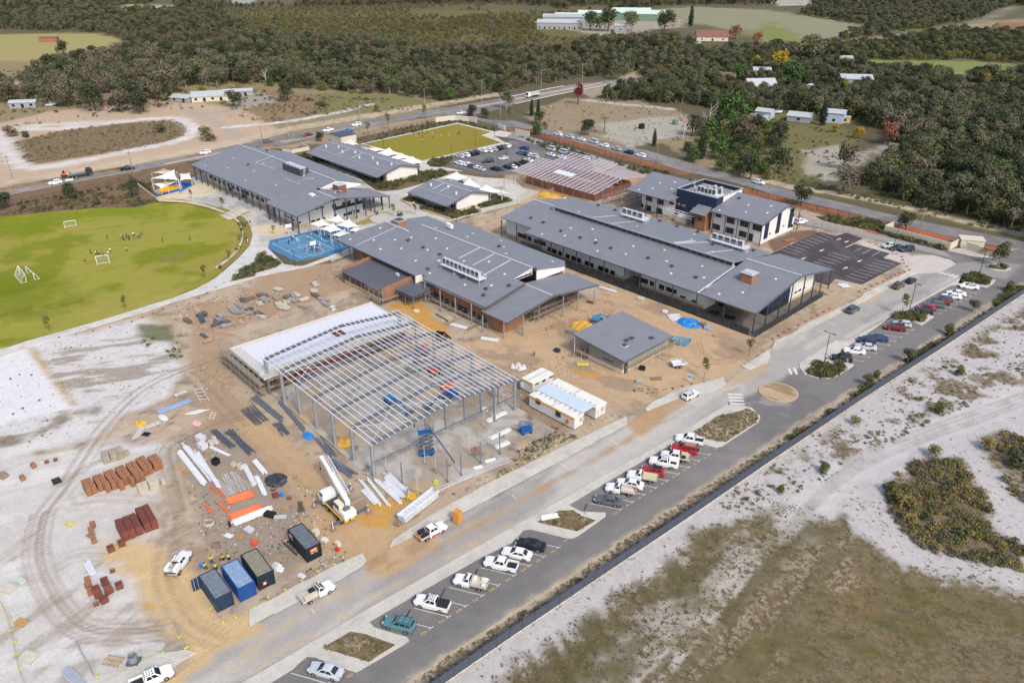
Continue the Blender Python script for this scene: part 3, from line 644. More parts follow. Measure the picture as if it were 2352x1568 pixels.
def slabp(S):
 a=D_(500,1200,1300,1200,1300,700,500,700)
 S.mo(a,G(166,152,134),.14,0,.8,39,.5);S.mo(a,G(150,142,132),.5,.08,.6,40,.5);S.mo(a,G(196,164,122),.12,.13,.7,46,.5)
 for r_ in([(1450,1330),(1700,1260),(1500,1480),(1350,1420)],):S.poly(T(21,r_),G(196,166,128),1,2,.7)
 S.mo(a,G(122,112,100),.3,.17,.8,47,.5)
 for r_ in(tl(21,[(750,930),(800,885),(870,880),(890,960),(830,1000),(760,990)]),T(21,[(1170,180),(1250,130),(1330,130),(1330,190),(1230,190)]),T(21,[(920,1010),(960,1010),(965,1040),(930,1045)])):S.poly(r_,ORNG,.6,.8,.95)
slab_pts=[uv(O8,u,v_,0,A8)for u,v_ in((-.5,-.6),(-.5,1.5),(10.6,1.5),(10.6,34.5),(-58,34.5),(-58,-.6))]
frame_slab=sheet('concrete_slab',slab_pts,.12,G(188,182,172),.55,slabp,'stained concrete slab under steel frame',world_pts=True,skirt=.4)
def text_mesh(body,size,mat,depth=.004):
 cu=bpy.data.curves.new('text','FONT');cu.body=body;cu.size=size;cu.align_x='CENTER';cu.align_y='CENTER';cu.extrude=depth;cu.offset=size*.02;cu.resolution_u=2
 o=bpy.data.objects.new('text',cu);COL.objects.link(o);bpy.context.view_layer.update()
 me=bpy.data.meshes.new_from_object(o.evaluated_get(bpy.context.evaluated_depsgraph_get()));bpy.data.objects.remove(o);bpy.data.curves.remove(cu)
 me.materials.clear();me.materials.append(mat);return me
# --- building materials
ROOF=M('grey_roof_steel',(132,133,139),.55,0,.07,.35,.35,wave=(.76,0,.02))
ROOFD=M('dark_roof_steel',(98,99,106),.55,0,.09,.35,.35,wave=(.45,0,.03))
CAP=M('pale_ridge_steel',(196,198,204),.5)
FASC=M('fascia_grey',(96,98,106),.6)
RW=M('white_render',(232,230,226))
SANDC=M('sand_render',(206,184,148),.9)
NAVY=M('navy_cladding',(40,50,76),.6)
DGREY=M('dark_steel',(74,78,88),.5)
STEEL=M('primed_grey_steel',(112,120,132),.55)
GALV=M('galvanised_steel',(226,228,232),.5)
TUBE=M('scaffold_tube',(158,158,156),.5);PURL=M('white_purlin',(244,244,248),.5,0,.04,1);COLG=M('pale_grey_column',(160,165,171),.5)
PINKP=M('pale_purlin_steel',(226,214,220),.5)
BLACK=M('black_plastic',(36,36,40),.6)
WP=M('white_paint',(238,238,238),.4,0,.03,1)
CONCW=M('pale_concrete',(206,202,194),.9)
ORB=brick_mat('orange_brick',(190,124,84),(166,104,70),(186,160,134))
RDB=brick_mat('red_brick',(150,90,72),(128,74,60),(166,140,124))
TIMB=M('raw_timber',(190,152,104),.85,0,.18,3)
OLDT=M('weathered_timber',(150,134,112),.9,0,.2,3)
GLASS=glass_mat('window_glass')
MESHF=M('dark_fence_mesh',(60,60,62),.9,0,.1,3,alpha=.62)
SAILC=M('cream_sail_cloth',(240,236,226),.8,0,.04,.6)
GREYW=M('grey_render',(152,147,134),.95)
CREAMW=M('cream_wall',(214,206,186),.9)
class Bld:
 def __init__(s,name,label,O,a=SITE,cat='building',group=None):
  s.O,s.a=V3((O[0],O[1],0)),a
  s.E=th_(name,label,cat,s.O,a,group)
 def p(s,name,mb,mats,parent=None,smooth=False):return mb._(name,mats,parent or s.E,smooth=smooth)
 def loc(s,w):
  d=w-s.O;c,n=cos(s.a),sin(s.a);return d.x*c+d.y*n,-d.x*n+d.y*c
 def L(s,rc,x,y,z=0):return s.loc(Q(rc,x,y,z))
 def on_v(s,rc,x,y,v):
  a,b=Q(rc,x,y,0),Q(rc,x,y,5);(u0,v0),(u1,v1)=s.loc(a),s.loc(b)
  t=(v-v0)/(v1-v0);return u0+(u1-u0)*t,5*t
 def on_u(s,rc,x,y,u):
  a,b=Q(rc,x,y,0),Q(rc,x,y,5);(u0,v0),(u1,v1)=s.loc(a),s.loc(b)
  t=(u-u0)/(u1-u0);return v0+(v1-v0)*t,5*t
 def on_roof(s,rc,x,y,pl):
  z=(pl[1]+pl[3])/2
  for _ in range(12):
   u,v=s.L(rc,x,y,z);z=pl[1]+(pl[3]-pl[1])*(v-pl[0])/(pl[2]-pl[0])
  return u,v,z
 def roof(s,pts,th=.22,mat=None,name='roof_plane'):
  return s.p(name,MB().slab(pts,th),mat or ROOF)
 def w(s,u0,v0,u1,v1,z0,z1,mat,name='wall',th=.24,z1b=None):
  d=V3((u1-u0,v1-v0,0));n=V3((-d.y,d.x,0)).normalized()*th/2;z1b=z1 if z1b is None else z1b
  p=[(u0-n.x,v0-n.y),(u1-n.x,v1-n.y),(u1+n.x,v1+n.y),(u0+n.x,v0+n.y)];zt=(z1,z1b,z1b,z1)
  return s.p(name,MB().hexa([(x,y,z0)for x,y in p]+[(p[i][0],p[i][1],zt[i])for i in range(4)]),mat)
 def cols(s,pts,z1,wd=.24,mat=None,z0=0):
  for u,v in pts:s.p('column',MB().box(u-wd/2,u+wd/2,v-wd/2,v+wd/2,z0,z1 if not callable(z1)else z1(u,v)),mat or DGREY)
 def window(s,a0,a1,z0,z1,v=None,u=None,panes=2,fr=None,out=-1,name='window',gl=None):
  """window in the upright plane v=const (a = u) or u=const (a = v); out = side it faces"""
  a0,a1=sorted((a0,a1));z0,z1=sorted((z0,z1));g,f=MB(),MB();t=.05
  def bx(mb,x0,x1,y0,y1,d):
   if v is not None:mb.box(x0,x1,min(v+out*d,v),max(v+out*d,v),y0,y1)
   else:mb.box(min(u+out*d,u),max(u+out*d,u),x0,x1,y0,y1)
  bx(g,a0,a1,z0,z1,.15)
  w_=s.p(name,g,gl or GLASS)
  bx(f,a0-t,a1+t,z1,z1+t,.19);bx(f,a0-t,a1+t,z0-t,z0,.19);bx(f,a0-t,a0,z0,z1,.19);bx(f,a1,a1+t,z0,z1,.19)
  for k in range(1,panes):
   x=a0+(a1-a0)*k/panes;bx(f,x-.03,x+.03,z0,z1,.18)
  s.p('frame',f,fr or DGREY,w_)
  return w_
 def wins_v(s,v,rc,lst,panes=2,out=-1,**k):
  for x0,y0,x1,y1 in lst:
   (a0,z1),(a1,z0)=s.on_v(rc,x0,y0,v+out*.1),s.on_v(rc,x1,y1,v+out*.1);s.window(a0,a1,z0,z1,v=v,panes=panes,out=out,**k)
 def wins_u(s,u,rc,lst,panes=2,out=1,**k):
  for x0,y0,x1,y1 in lst:
   (a0,z0),(a1,z1)=s.on_u(rc,x0,y0,u),s.on_u(rc,x1,y1,u);s.window(a0,a1,z0,z1,u=u,panes=panes,out=out,**k)
 def vents(s,rc,pts,pl):
  for x,y in pts:
   u,v,z=s.on_roof(rc,x,y,pl);m=MB().box(u-.3,u+.3,v-.3,v+.3,z-.15,z+.35);m.box(u-.45,u+.45,v-.45,v+.45,z+.42,z+.5);m.box(u-.08,u+.08,v-.08,v+.08,z+.3,z+.45)
   s.p('roof_vent',m,DGREY)
 def lights(s,n,u0,u1,pl):
  for k in range(n):
   sl=(pl[3]-pl[1])/(pl[2]-pl[0]);u=u0+(u1-u0)*(k+random.random())/n;v=pl[0]+(pl[2]-pl[0])*(.12+.76*((k*.618)%1));z=pl[1]+sl*(v-pl[0])
   s.p('roof_light',MB().hexa([(u-.28,v-.28,z-.28*sl+0),(u+.28,v-.28,z-.28*sl),(u+.28,v+.28,z+.28*sl),(u-.28,v+.28,z+.28*sl),(u-.28,v-.28,z-.28*sl+.08),(u+.28,v-.28,z-.28*sl+.08),(u+.28,v+.28,z+.28*sl+.08),(u-.28,v+.28,z+.28*sl+.08)]),WP)
 def strip(s,rc,p0,p1,pl,wd=.35,mat=None):
  a,b=V3(s.on_roof(rc,*p0,pl)),V3(s.on_roof(rc,*p1,pl))
  s.p('roof_walkway',MB().bm(a+V3((0,0,.06)),b+V3((0,0,.06)),wd,.08),mat or CAP)
 def rack(s,u0,v0,n,z,step=1.35,axis=0,wd=2.4,legs=1.2,cage=True,ladder=True):
  """plant platform of galvanised steel with a row of air conditioners"""
  Lp=step*n+.8;d=(lambda a,b:(u0+a,v0+b))if axis==0 else(lambda a,b:(u0+b,v0+a))
  m=MB();(a,b),(c,e)=d(-.4,-wd/2),d(Lp-.4,wd/2);m.box(min(a,c),max(a,c),min(b,e),max(b,e),z-.12,z)
  for k in range(4):
   for t in(-wd/2+.2,wd/2-.2):
    x,y=d(-.2+k*(Lp-.4)/3,t);m.tb((x,y,z-legs),(x,y,z-.1),.05,4)
  pf=s.p('plant_platform',m,GALV)
  if cage:
   r=MB();co=[d(-.4,-wd/2),d(Lp-.4,-wd/2),d(Lp-.4,wd/2),d(-.4,wd/2)]
   for h in(.6,1.1):
    for i in range(4):r.tb((*co[i],z+h),(*co[(i+1)%4],z+h),.035,4)
   for i in range(4):
    for t in(0,.33,.66):
     x=co[i][0]+(co[(i+1)%4][0]-co[i][0])*t;y=co[i][1]+(co[(i+1)%4][1]-co[i][1])*t;r.tb((x,y,z),(x,y,z+1.15),.035,4)
   s.p('guard_rail',r,GALV,pf)
  for k in range(n):
   x,y=d(.3+k*step,0);w2=step*.36
   hx,hy=(w2,.45)if axis==0 else(.45,w2)
   un=s.p('air_conditioner',MB().box(x-hx,x+hx,y-hy,y+hy,z,z+1.65),CAP,pf)
   g=MB()
   if axis==0:g.box(x-hx+.07,x+hx-.07,y-hy-.03,y-hy+.01,z+.15,z+1.45)
   else:g.box(x+hx-.01,x+hx+.03,y-hy+.07,y+hy-.07,z+.15,z+1.45)
   s.p('air_conditioner_grille',g,DGREY,pf)
 def ladder(s,p,q_,wd=.45,n=8,mat=None):
  p,q_=V3(p),V3(q_);d=(q_-p);sd_=d.cross(V3((0,0,1)));sd_=(V3((1,0,0))if sd_.length<1e-3 else sd_.normalized())*wd/2;m=MB()
  m.tb(p-sd_,q_-sd_,.04,4);m.tb(p+sd_,q_+sd_,.04,4)
  for k in range(n):c=p+d*(k+.5)/n;m.tb(c-sd_,c+sd_,.03,4)
  s.p('access_ladder',m,mat or WP)
# --- long classroom block
b=Bld('classroom_block','long grey-roofed classroom block with strip of high windows along its roof',(3.7,225.7))
NP=(0,5.9,16.3,8.35);FPm=(16,9.55,35.8,6.8);RNP=(.7,5.5,21.7,9);RFP=(21.7,9,40,5.5)
b.roof([(-14,3.3,6.39),(0,3.3,6.39),(0,0,5.9),(61.3,0,5.9),(61.3,16.3,8.35),(-4,16.3,8.35),(-5.9,18.4,8.66),(-14.2,18.4,8.66)])
b.roof([(-14.2,18.5,8.63),(-5.5,18.5,8.63),(-3.6,34.5,6.4),(-11,34.5,6.4)])
b.roof([(-4.2,15.6,9.6),(61.2,15.6,9.6),(61.2,35.8,6.8),(-.8,35.8,6.8)])
b.roof([(61.45,.7,5.5),(77.3,.7,5.5),(77.3,21.7,9),(61.45,21.7,9)]);b.roof([(61.45,21.72,8.98),(77.3,21.72,8.98),(77.3,40,5.5),(61.45,40,5.5)])
for a_,c_ in(((-14.2,18.4,8.72),(-5.5,18.4,8.72)),((61.4,21.7,9.06),(77.3,21.7,9.06))):b.p('ridge_cap',MB().bm(a_,c_,.5,.12),CAP)
m=MB().bm((61.3,0,5.95),(61.3,16.3,8.4),.3,.3);b.p('barge_board',m,CAP)
m=MB().bm((77.4,.7,5.45),(77.4,21.7,8.95),.2,.35).bm((77.4,21.7,8.95),(77.4,40,5.45),.2,.35);b.p('barge_board',m,FASC)
m=MB().bm((0,-.08,5.75),(61.3,-.08,5.75),.16,.26).bm((61.4,.6,5.36),(77.3,.6,5.36),.16,.26);b.p('gutter',m,FASC)
b.w(-3.8,16.3,61,16.3,8.2,9.5,RW,'clerestory_wall')
for k in range(29):
 u0=-2.6+k*2.2+(k//2)*-.02
 b.window(u0,u0+1.85,8.55,9.25,v=16.18,panes=2)
b.w(-13.5,5.6,3.4,5.6,1,6.4,RW);b.w(-13.5,5.58,3.4,5.58,0,1,SANDC,'base_course',.3)
b.w(3.4,4.2,35,4.2,1,6.3,RW);b.w(3.4,4.18,35,4.18,0,1,SANDC,'base_course',.3)
b.w(35,4.2,35,9,0,6.4,RW);b.w(35,9,41,9,0,6.6,RW)
b.w(41,4.2,61.2,4.2,1,6.3,RW);b.w(41,4.18,61.2,4.18,0,1,SANDC,'base_course',.3)
b.w(61.2,3.9,61.2,9,0,6.3,RW);b.w(61.2,9,70,9,0,6,ORB,'brick_wall')
b.w(-13.5,5.6,-13.5,33,0,6.5,RW)
b.w(70,9,70,12,0,7,ORB,'brick_wall');b.w(70,12,74.3,12,0,7,NAVY);b.w(74.3,12,74.3,22.8,0,7,NAVY,z1b=8.5);b.w(74.28,22.8,74.28,36.2,.9,8.5,RW,z1b=6);b.w(74.26,22.8,74.26,36.2,0,.9,SANDC,'base_course',.3);b.w(74.3,36.2,-10,34,0,6,RW)
b.wins_v(4.08,12,[(205,627,240,668),(255,640,306,692),(330,700,408,762),(428,737,456,782),(497,762,528,808),(548,780,632,846),(672,826,746,888),(795,870,884,940),(906,912,940,960),(1160,972,1245,1042),(1270,1012,1300,1060),(1355,1042,1394,1096),(1420,1066,1507,1132),(1550,1145,1590,1172),(1655,1185,1698,1214)])
b.wins_v(5.48,12,[(55,567,127,625),(145,600,175,643)])
b.wins_v(8.88,12,[(1068,912,1115,975)])
b.window(62.5,64.5,0,2.4,v=8.87,name='door')
b.wins_u(74.42,13,[(60,1280,105,1200),(110,1250,170,1150),(5,1310,55,1230)],3);b.wins_u(74.4,13,[(245,1125,265,1105),(280,1105,300,1085),(318,1085,338,1070)],1)
b.cols([(u,.15)for u in(.8,5.9,10.9,15.8,20.8,25.8,31,38.1,43.3,48.4,53.9,61.2)],5.8);b.cols([(68.6,1),(73.8,1),(77,1)],5.4)
b.cols([(77.1,v)for v in(6.5,12.5,18.1,24.3,29.6,34.3,39.2)],lambda u,v:(5.4+(v-.7)*.1667)if v<21.7 else 8.9-(v-21.7)*.19)
b.cols([(-13.8,3.6),(-7,3.6),(73,39.2),(68,39.2)],5.5)
b.p('brick_chimney',MB().box(66.2,69.4,11.2,14.2,7,9.6),ORB);b.p('chimney_lid',MB().box(66,69.6,11,14.4,9.6,9.75).box(66.5,69.1,11.5,12.1,9.75,9.95),CAP)
b.vents(12,[(175,440),(288,480),(450,560),(627,620),(772,670),(908,717),(1252,808),(1470,882),(1690,985)],NP);b.vents(12,[(792,322),(948,367),(1357,468),(1517,515),(1707,568),(1843,682),(2217,737)],FPm)
b.lights(13,1,60,NP);b.lights(6,2,60,FPm);b.lights(4,63,76,RNP)
b.strip(12,(740,430),(980,410),FPm);b.strip(12,(915,487),(1130,463),FPm);b.strip(12,(1500,670),(1800,655),FPm);b.strip(12,(1780,755),(2030,728),FPm);b.strip(12,(1490,665),(1680,645),FPm,1.1)
for x,y,n in((1010,425,4),(1835,660,5)):
 u,v,z=b.on_roof(12,x,y,FPm);b.rack(u,v+1,n,z+1,2.05,legs=1.4,wd=3);b.ladder((u+n*2.05+.8,v,z-.2),(u+n*2.05+.5,v+1,z+2))
B5=b
f=Bld('verandah_fence','dark mesh fence along verandah of long classroom block',(3.7,225.7),cat='fence')
for k in range(26):f.p('fence_panel',MB().box(3.2+k*2.84,3.2+k*2.84+2.7,-.62,-.6,.05,1.85),MESHF)
for k in range(27):f.p('fence_post',MB().tb((3.2+k*2.84-.07,-.6,0),(3.2+k*2.84-.07,-.6,1.95),.04,5),DGREY)
for k in range(12):f.p('fence_panel',MB().box(78.6,78.62,-.4+k*2.8,-.4+k*2.8+2.7,.05,1.85),MESHF);f.p('fence_post',MB().tb((78.6,-.5+k*2.8,0),(78.6,-.5+k*2.8,1.95),.04,5),DGREY)
structure('verandah_floor',MB().box(-14,78.4,-.4,5.5,-.3,.1).box(61.3,78.4,5.5,36,-.3,.1),M('verandah_paving',(120,114,108),.9),'paved verandah floor of long classroom block').matrix_world=Matrix.Translation(V3((3.7,225.7,0)))@Matrix.Rotation(SITE,4,'Z')
for k,(x,y)in en(((1855,1300),(2000,1345))):
 w0=Q(12,x,y,.76);t=th_('table_tennis_table',('dark table tennis table under verandah roof, left of its pair','dark table tennis table under verandah roof, near corner')[k],'table',(w0.x,w0.y,.1),SITE+.3,'dark tables under verandah')
 MB().box(-1.37,1.37,-.76,.76,.7,.76)._('table_top',BLACK,t);MB().box(-.01,.01,-.8,.8,.76,.92)._('net',DGREY,t)
 for sx in(-1,1):
  for sy in(-.6,.6):MB().box(sx-.05,sx+.05,sy-.05,sy+.05,0,.7)._('leg',DGREY,t)
b=Bld('middle_building','broad grey-roofed brick building with scaffolding and unfinished low wing',(-51.5,221))
NP=(-.6,5.75,19.2,9.25);FPm=(19.2,9.25,34.5,6.4);LN=(-.6,5.75,14.3,8.4)
zn=lambda v:5.75+(v+.6)*(3.5/19.8)
b.roof([(.4,-.6,5.75),(38.3,-.6,5.75),(38.3,.8,zn(.8)),(41.5,.8,zn(.8)),(41.5,-.6,5.75),(65.7,-.6,5.75),(65.7,12.8,zn(12.8)),(61.6,12.8,zn(12.8)),(61.6,19.2,9.25),(15.7,19.2,9.25),(15.7,14.3,zn(14.3)),(4.4,14.3,zn(14.3))])
b.roof([(4.4,14.32,8.35),(15.6,14.32,8.35),(15.6,31,6.2),(3.6,31,6.2)]);b.roof([(15.7,19.25,9.2),(63.4,19.25,9.2),(63.4,30,7.2),(60,33.5,6.6),(16.5,34.5,6.4)])
b.roof([(64.4,-1,4.6),(73.2,-1,4.6),(74.6,13.2,7.5),(64.4,13.2,7.5)]);b.roof([(64.4,13.25,7.48),(74.6,13.25,7.48),(74.4,30.5,5.1),(63.5,30.5,5.1)])
for a_,c_ in(((4.4,14.3,8.5),(15.7,14.3,8.5)),((15.7,19.2,9.32),(61.8,19.2,9.32)),((64.4,13.2,7.56),(74.6,13.2,7.56))):b.p('ridge_cap',MB().bm(a_,c_,.45,.12),CAP)
b.p('barge_board',MB().bm((65.75,-.6,5.7),(65.75,12.8,8.05),.18,.4).bm((74,-1,4.5),(75,13.2,7.4),.18,.35).bm((75,13.2,7.4),(74.8,30.5,5),.18,.35),FASC)
b.w(61.7,12.9,61.7,19.2,7.4,8,RW,'gable_infill',z1b=9.1);b.w(63.2,19.3,63.2,29.9,6,9.1,RW,'gable_infill',z1b=7.1);b.w(15.8,14.3,15.8,19.2,8,8.4,RW,'gable_infill',z1b=9.1)
b.window(13.3,18.5,7.75,8,u=61.82,out=1,panes=5)
b.p('gutter',MB().bm((.4,-.68,5.62),(38.3,-.68,5.62),.15,.24).bm((41.5,-.68,5.62),(65.7,-.68,5.62),.15,.24),FASC)
b.w(15.5,1.2,39,1.2,0,4.2,ORB,'brick_wall');b.w(15.5,1.22,39,1.22,4.2,5.9,RW)
b.w(41.5,1.6,64.4,1.6,.5,3.6,ORB,'brick_wall');b.w(41.5,1.62,64.4,1.62,3.6,5.9,RW);b.w(41.5,1.58,64.4,1.58,0,.5,SANDC,'base_course',.3)
b.w(39,-1.2,39,3,2.6,5.9,RW);b.w(39,1.6,41.5,1.6,0,5.9,RW)
b.w(15.5,1.2,15.5,29,0,5.8,ORB,'brick_wall');b.w(3.8,3,15.5,3,0,5.8,ORB,'brick_wall');b.w(3.8,3,3.8,28,0,6,RW);b.w(3.8,29,62,31,0,6.2,RW)
b.w(64.4,.8,70,.8,0,4.7,ORB,'brick_wall');b.w(70,.8,70,8,0,4.8,ORB,'brick_wall',z1b=6.1);b.w(64.6,8,64.6,28,0,5,M('open_end_shade',(70,66,66),.9));b.w(70,24,70,28,0,5,RDB,'brick_wall')  # dark panel across the open end stands in for shade inside
b.wins_v(1.08,11,[(972,742,1017,785),(1062,782,1156,855),(1190,848,1293,920),(1332,918,1438,995)],2)
b.wins_v(1.47,11,[(1637,1118,1715,1200),(1738,1170,1768,1228),(1802,1205,1822,1255),(1855,1228,1940,1312),(1984,1290,2012,1348),(2036,1322,2072,1378),(2090,1352,2124,1400)],2)
b.p('low_roof',MB().slab([(17.2,-10,3.4),(36,-10.4,3.4),(36.2,1,4.35),(17.4,1,4.35)],.2),ROOFD)
b.w(17.6,-9.2,31,-9.2,.9,3.3,ORB,'brick_wall');b.w(17.6,-9.22,31,-9.22,0,.9,SANDC,'base_course',.3)
b.w(17.2,-9.6,17.2,1,0,4.3,ORB,'parapet_wall',.3,z1b=5.1);b.w(36.3,-10.2,36.3,1,0,4.3,ORB,'parapet_wall',.3,z1b=5.1);b.w(31,-9.2,36.3,-9.2,0,3,ORB,'brick_wall')
b.wins_v(-9.32,11,[(815,955,848,1006),(877,990,903,1038),(922,1012,950,1058),(978,1042,1005,1085)],2,gl=glass_mat('blue_glass',(.03,.05,.12)))
b.p('roof_unit',MB().box(31.5,32.6,-2.2,-1.6,4.2,4.9),CAP)
b.p('porch_roof',MB().slab([(37,-6.4,3.5),(44.4,-6.4,3.5),(44.4,.8,4.1),(37,.8,4.1)],.15),ROOFD)
m=MB()
for(a0,c0),(a1,c1)in(((37,-6.4),(44.4,-6.4)),((44.4,-6.4),(44.4,.8)),((37,-6.4),(37,.8))):
 for z in(2.9,3.4):m.bm((a0,c0,z),(a1,c1,z),.1,.1)
 for k in range(8):
  t0,t1=k/8,(k+1)/8;m.tb((a0+(a1-a0)*t0,c0+(c1-c0)*t0,2.9 if k%2 else 3.4),(a0+(a1-a0)*t1,c0+(c1-c0)*t1,3.4 if k%2 else 2.9),.03,4)
b.p('porch_truss',m,STEEL)
b.cols([(37.2,-6.2),(41,-6.3),(44.2,-6.2),(44.2,-1)],2.9,.2,STEEL)
b.cols([b.L(11,*p)for p in((1560,1207),(1697,1282),(1835,1355),(1982,1412),(2083,1482),(2277,1540))],lambda u,v:5.6 if u<63 else 4.5,.22,M('grey_column',(150,152,156),.5))
b.cols([b.L(12,*p)for p in((245,1375),(465,1335),(600,1280),(752,1225))]+[b.L(12,102,1515)],lambda u,v:4.6+(13.2-abs(v-13.2))*.2 if v>1 else 4.5,.22,MATS['grey_column'])
b.cols([b.L(11,*p)for p in((778,770),(868,812),(905,820))]+[(1.2,6),(2.8,13)],5.6,.2,STEEL)
b.p('brick_chimney',MB().box(7.2,10.6,14.8,18,7.5,9.7),ORB);b.p('chimney_lid',MB().box(7.1,10.7,14.7,18.1,9.7,9.8),CAP);b.p('chimney_well',MB().box(7.5,10.3,15.1,17.7,9.8,9.83),DGREY)
b.p('roof_unit',MB().box(20.8,22,24.5,25.5,8.6,9.7).box(22.2,23.4,24.2,25.2,8.6,9.7),WP)
b.vents(11,[(1398,645),(1538,710),(1690,775),(1580,908),(1890,985),(2112,1090),(2092,1150),(2325,1062)],NP);b.vents(11,[(2233,700)],FPm);b.vents(12,[(210,912)],FPm)
b.lights(22,3,64,NP)
b.lights(7,18,60,FPm)
b.strip(11,(1185,458),(1385,545),(10,7.6,14.3,8.5),.25);b.strip(11,(915,690),(1290,518),NP,.18);b.strip(11,(1865,805),(2065,702),NP);b.strip(11,(1990,870),(2200,758),NP);b.strip(11,(2090,960),(2340,820),NP)
u,v,z=b.on_roof(11,1735,885,NP);b.rack(u,v,9,z+1.1,1.62,legs=1.5,wd=2.6)
B4=b
# --- two storey school
b=Bld('school_building','large two storey school with grey roof by oval',(-68,240.2))
NR=(0,5.9,13.5,9.3);NM=(2.8,5.9,23,10.2);FR=(13.5,9.3,37,4.3);FM=(23.2,10.2,38,6.1)
b.roof([(-19.3,0,5.9),(.6,0,5.9),(2.2,13.5,9.3),(-9.5,13.5,9.3),(-12.2,16,9.75),(-19.3,16,9.75)])
b.roof([(-82,2.8,5.95),(-19.4,2.8,5.95),(-19.4,16,8.81),(-12.4,16.2,8.85),(-12.4,23,10.25),(-80.5,23,10.25)])
b.roof([(-9.5,13.55,9.28),(2.2,13.55,9.28),(-1,37,4.3),(-14,37,4.3),(-14,20,7.9)]);b.roof([(-80.5,23.1,10.2),(-12.4,23.1,10.2),(-14.2,36.5,6.1),(-72,40,5.9)])
for a_,c_ in(((-80,23,10.35),(-12.4,23,10.35)),((-9.5,13.5,9.36),(2.2,13.5,9.36))):b.p('ridge_cap',MB().bm(a_,c_,.5,.14),CAP)
b.w(-12.6,17,-12.6,23,7.8,8.7,RW,'gable_infill',z1b=10);b.w(-12.6,23,-12.6,33,6.5,10,RW,'gable_infill',z1b=7.1)
b.p('barge_board',MB().bm((.7,0,5.8),(2.3,13.5,9.2),.2,.35).bm((2.3,13.5,9.2),(-.9,37,4.2),.2,.35),FASC);b.p('gutter',MB().bm((-82,2.7,5.8),(-19.4,2.7,5.8),.15,.25).bm((-19.3,-.1,5.76),(.6,-.1,5.76),.15,.25),FASC)
b.w(-78,6.2,-20,6.2,1,6.3,RW);b.w(-78,6.18,-20,6.18,0,1,SANDC,'base_course',.3);b.w(-20,3.6,-5,3.6,1,6.5,RW);b.w(-20,3.58,-5,3.58,0,1,SANDC,'base_course',.3)
b.w(-5,3.6,-5,13.5,1,6.6,RW,z1b=9);b.w(-5.02,3.6,-5.02,13.5,0,1,SANDC,'base_course',.3);b.w(-5,13.5,-5,16.5,0,9,RW,z1b=8.5)
b.w(-5,16.5,-5,28,6,8.5,NAVY,'cladding_band',z1b=6);b.w(-5.02,16.5,-5.02,28,3.9,6,RW);b.w(-5,16.5,-5,28,2.8,3.9,NAVY,'cladding_band');b.w(-5.02,16.5,-5.02,28,0,2.8,M('pale_blue_panel',(186,194,206),.6))
b.w(-5,28,-12,28,0,6,RDB,'brick_wall');b.w(-12,28,-70,36,0,6,RW);b.w(-78,6,-72,36,0,6,RW)
b.wins_u(-4.88,11,[(498,370,524,352),(545,358,572,340),(592,346,620,328),(508,470,538,450),(557,456,585,438),(605,442,634,426),(395,485,407,468)],2)
b.wins_u(-4.88,11,[(704,345,733,305),(793,322,828,285),(840,312,864,275),(915,294,936,258),(925,392,946,352),(852,410,876,370),(808,440,846,385),(716,418,742,402)],2)
b.wins_v(3.48,11,[(262,403,276,420),(287,415,302,432),(312,430,328,445),(340,445,352,462)],1)
b.wins_v(6.08,10,[(2100,150,2140,193),(2222,210,2272,258),(2155,200,2180,240),(2052,120,2068,138)],2)
for k in range(12):b.window(-74+k*3.6,-72+k*3.6,1.6,2.9,v=6.08)
b.cols([(-80+5*k,3.2)for k in range(13)],5.9,.3);b.cols([(-18.5,.4),(-15,.4),(-11.5,.4),(-7.5,.4),(-3.5,.4),(0,.4)],5.8,.3)
b.cols([(.4,4.4),(.9,9),(1.2,13.4),(.9,18),(.4,22),(0,26),(-.5,30),(-.9,33.5),(-1.2,36.6),(-6,36.6),(-11,36.6),(-3,30),(-8,31)],lambda u,v:(5.7+v*.25)if v<13.5 else 9.2-(v-13.5)*.213,.28)
b.cols([(-81,8),(-80.6,13),(-80.3,18),(-80,23),(-78,28),(-76,33)],lambda u,v:6+v*.15 if v<23 else 9.5-(v-23)*.2,.3)
b.p('brick_chimney',MB().box(-10.2,-6.8,20.5,23.6,6.5,9.9),RDB);b.p('chimney_lid',MB().box(-10.3,-6.7,20.4,23.7,9.9,10.05),CAP)
u,v,z=b.on_roof(11,290,50,NM);m=MB().box(-39.5,-27.5,18.6,22,9.2,11.6);b.p('plant_enclosure',m,DGREY)
for k in range(5):b.p('air_conditioner',MB().box(-38.8+k*2.2,-37.2+k*2.2,19.2,21.4,11.6,12),CAP)
b.ladder((-26.6,19.2,9.4),(-27.3,20.4,11.8))
b.strip(11,(275,70),(560,195),NM,.3);b.strip(11,(490,210),(575,235),NR,.3);b.strip(11,(380,100),(500,65),NM);b.strip(1,(0,1495),(180,1555),NM,.3);b.strip(1,(0,1490),(170,1435),NM,.4);b.strip(11,(580,162),(790,190),(12,8,20,8.9),.25)
b.p('roof_unit',MB().box(-8.8,-6.8,10.2,11.6,8.6,9.2),WP);b.vents(1,[(100,1388)],NM);b.vents(0,[(2280,1520)],NM)
b.lights(12,-78,-3,NM)
B1=b
